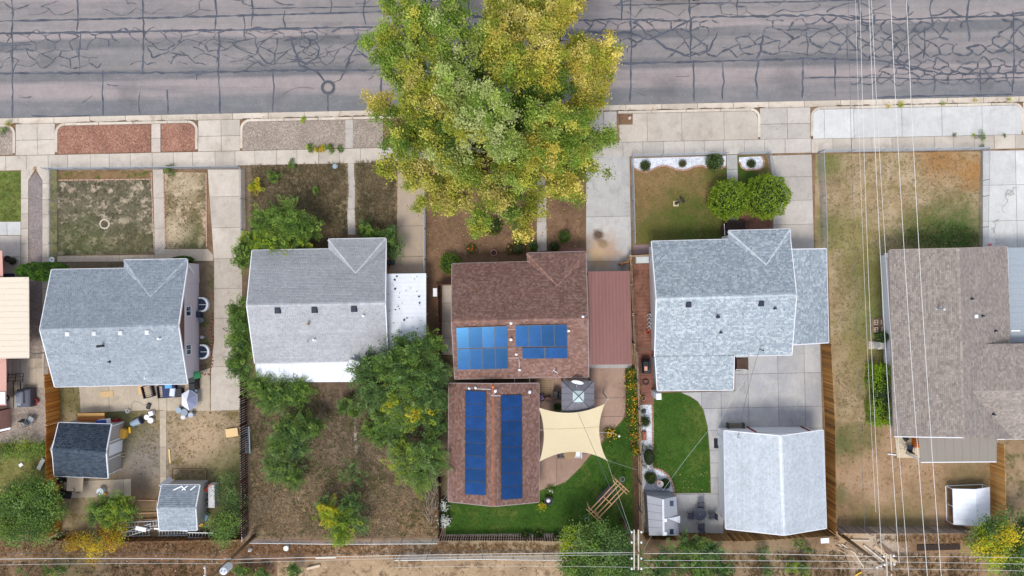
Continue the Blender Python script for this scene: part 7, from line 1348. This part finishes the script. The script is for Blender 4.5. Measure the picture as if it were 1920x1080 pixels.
for k in range(16): x, y = random.uniform(1560, 1650), random.uniform(1012, 1032); a = random.gauss(-.6, .35); p = P(x, y, random.uniform(.04, .2)); MB().beam(p, p+Vector((math.cos(a), math.sin(a), random.uniform(-.03, .08)))*random.uniform(.6, 2.4), random.choice((.1, .14, .3)), .04).build('plank', paint(*random.choice(((200, 176, 146), (176, 150, 120), (150, 128, 104), (210, 196, 176), (120, 100, 84))), .9), jb)
box('mattress_panel', 'white panel lying at the olive fence corner', 'panel', 1546, 1013, (.7, .45, .1), WHITE, .05); plank('yellow pole piece lying beyond the alley', (1604, 1079, .1), (1616, 1072, .1), .1, .05, paint(236, 190, 30), 'marker_pole', 'pole'); plank('dark trench board along the alley', (1720, 1027, .06), (1800, 1025, .06), .5, .05, paint(60, 46, 40, .95))
# ------------------------------------------------------------------ parked vehicles at the far kerb
def car(label, px0, px1, cc, kind='car', wheels=None, py=1.0):
    y_s = P(0, py, ROADZ).y; a, b = P(px0, 0, ROADZ).x, P(px1, 0, ROADZ).x; L_ = b-a; w_ = 1.85; t_ = thing('parked_car', Vector(((a+b)/2, y_s+w_/2, ROADZ)), label, 'car'); t0 = Vector((a, y_s+w_/2, ROADZ))
    if kind == 'car': st_ = [(0, .45, .62, .62), (.02, .3, .75, .72), (.10, .22, .86, .80), (.24, .2, .95, .86), (.34, .2, 1.0, 1.36), (.42, .2, 1.02, 1.47), (.62, .2, 1.02, 1.48), (.76, .2, 1.02, 1.38), (.88, .2, .98, 1.02), (.97, .25, .9, .92), (1, .45, .7, .72)]
    else: st_ = [(0, .5, .8, .8), (.02, .35, 1.0, .98), (.22, .3, 1.12, 1.06), (.30, .3, 1.15, 1.55), (.36, .3, 1.15, 1.82), (.54, .3, 1.15, 1.84), (.60, .3, 1.15, 1.7), (.62, .3, 1.15, 1.16), (.97, .35, 1.12, 1.13), (1, .5, 1.0, 1.0)]
    vs = []; k = 8
    for f, zb, zs, zt in st_:
        h = w_/2*(1-.22*abs(2*f-1)**6); hr = h*.8 if zt > zs+.2 else h*.93
        vs += [t0+Vector((f*L_, y, z)) for y, z in ((-h*.9, zb), (-h, zb+.15), (-h*.99, zs), (-hr, zt), (hr, zt), (h*.99, zs), (h, zb+.15), (h*.9, zb))]
    n = len(st_); fs = [(i*k+j, i*k+(j+1) % k, (i+1)*k+(j+1) % k, (i+1)*k+j) for i in range(n-1) for j in range(k)]+[tuple(range(k-1, -1, -1)), tuple(range((n-1)*k, n*k))]
    bm = NT('car_paint', .25, .5); bm.b.inputs['Coat Weight'].default_value = .6; bm = bm.col(C(*cc)); body = MB().add(vs, fs).build('body', bm, t_)
    i0, i1 = [i for i, s in enumerate(st_) if s[3] > s[2]+.2][0], [i for i, s in enumerate(st_) if s[3] > s[2]+.2][-1]
    for sg, (lo, hi) in ((-1, (2, 3)), (1, (5, 4))):
        for i in range(i0, i1):
            q = [vs[i*k+lo].lerp(vs[i*k+hi], .15), vs[(i+1)*k+lo].lerp(vs[(i+1)*k+hi], .15), vs[(i+1)*k+lo].lerp(vs[(i+1)*k+hi], .88), vs[i*k+lo].lerp(vs[i*k+hi], .88)]; MB().poly([p+Vector((0, sg*.012, 0)) for p in q]).build('side_window', DARKGLASS, t_)
    for i in (i0-1, i1): q = [vs[i*k+3], vs[i*k+4], vs[(i+1)*k+4], vs[(i+1)*k+3]]; c = sum(q, Vector((0, 0, 0)))/4; MB().poly([c+(p-c)*.86+Vector((0, 0, .02)) for p in q]).build('windscreen', DARKGLASS, t_)
    for wx in (wheels or (px0+(px1-px0)*.19, px0+(px1-px0)*.79)):
        x = P(wx, 0, ROADZ).x; rw_ = .33 if kind == 'car' else .38
        for sg in (-1, 1):
            c = Vector((x, t0.y+sg*(w_/2-.1), ROADZ+rw_)); wo_ = MB().tube([c-Vector((0, .11, 0)), c+Vector((0, .11, 0))], rw_, 20).build('wheel', paint(26, 26, 28, .9), t_); MB().tube([c+Vector((0, sg*.09, 0)), c+Vector((0, sg*.125, 0))], rw_*.62, 14).build('rim', SILVER, wo_)
    for sg in (-1, 1):
        MB().box(t0+Vector((.04, sg*w_*.36, .58)), (.08, .3, .14), 0).build('headlight', paint(230, 232, 236, .2), t_); MB().box(t0+Vector((L_-.04, sg*w_*.36, .62)), (.08, .26, .14), 0).build('tail_light', paint(170, 24, 24, .3), t_)
    return t_
car('white car parked at the far kerb, half hidden by the shade tree', 783, 889, (232, 234, 238), 'car', (804, 866), 4.5); car('dark pickup parked behind the top edge beyond the shade tree', 995, 1122, (60, 62, 70), 'pickup', (1016, 1097), 1.5); car('dark car parked at the far kerb right of the shade tree', 1216, 1322, (70, 66, 66), 'car', (1236, 1304), 1.5)
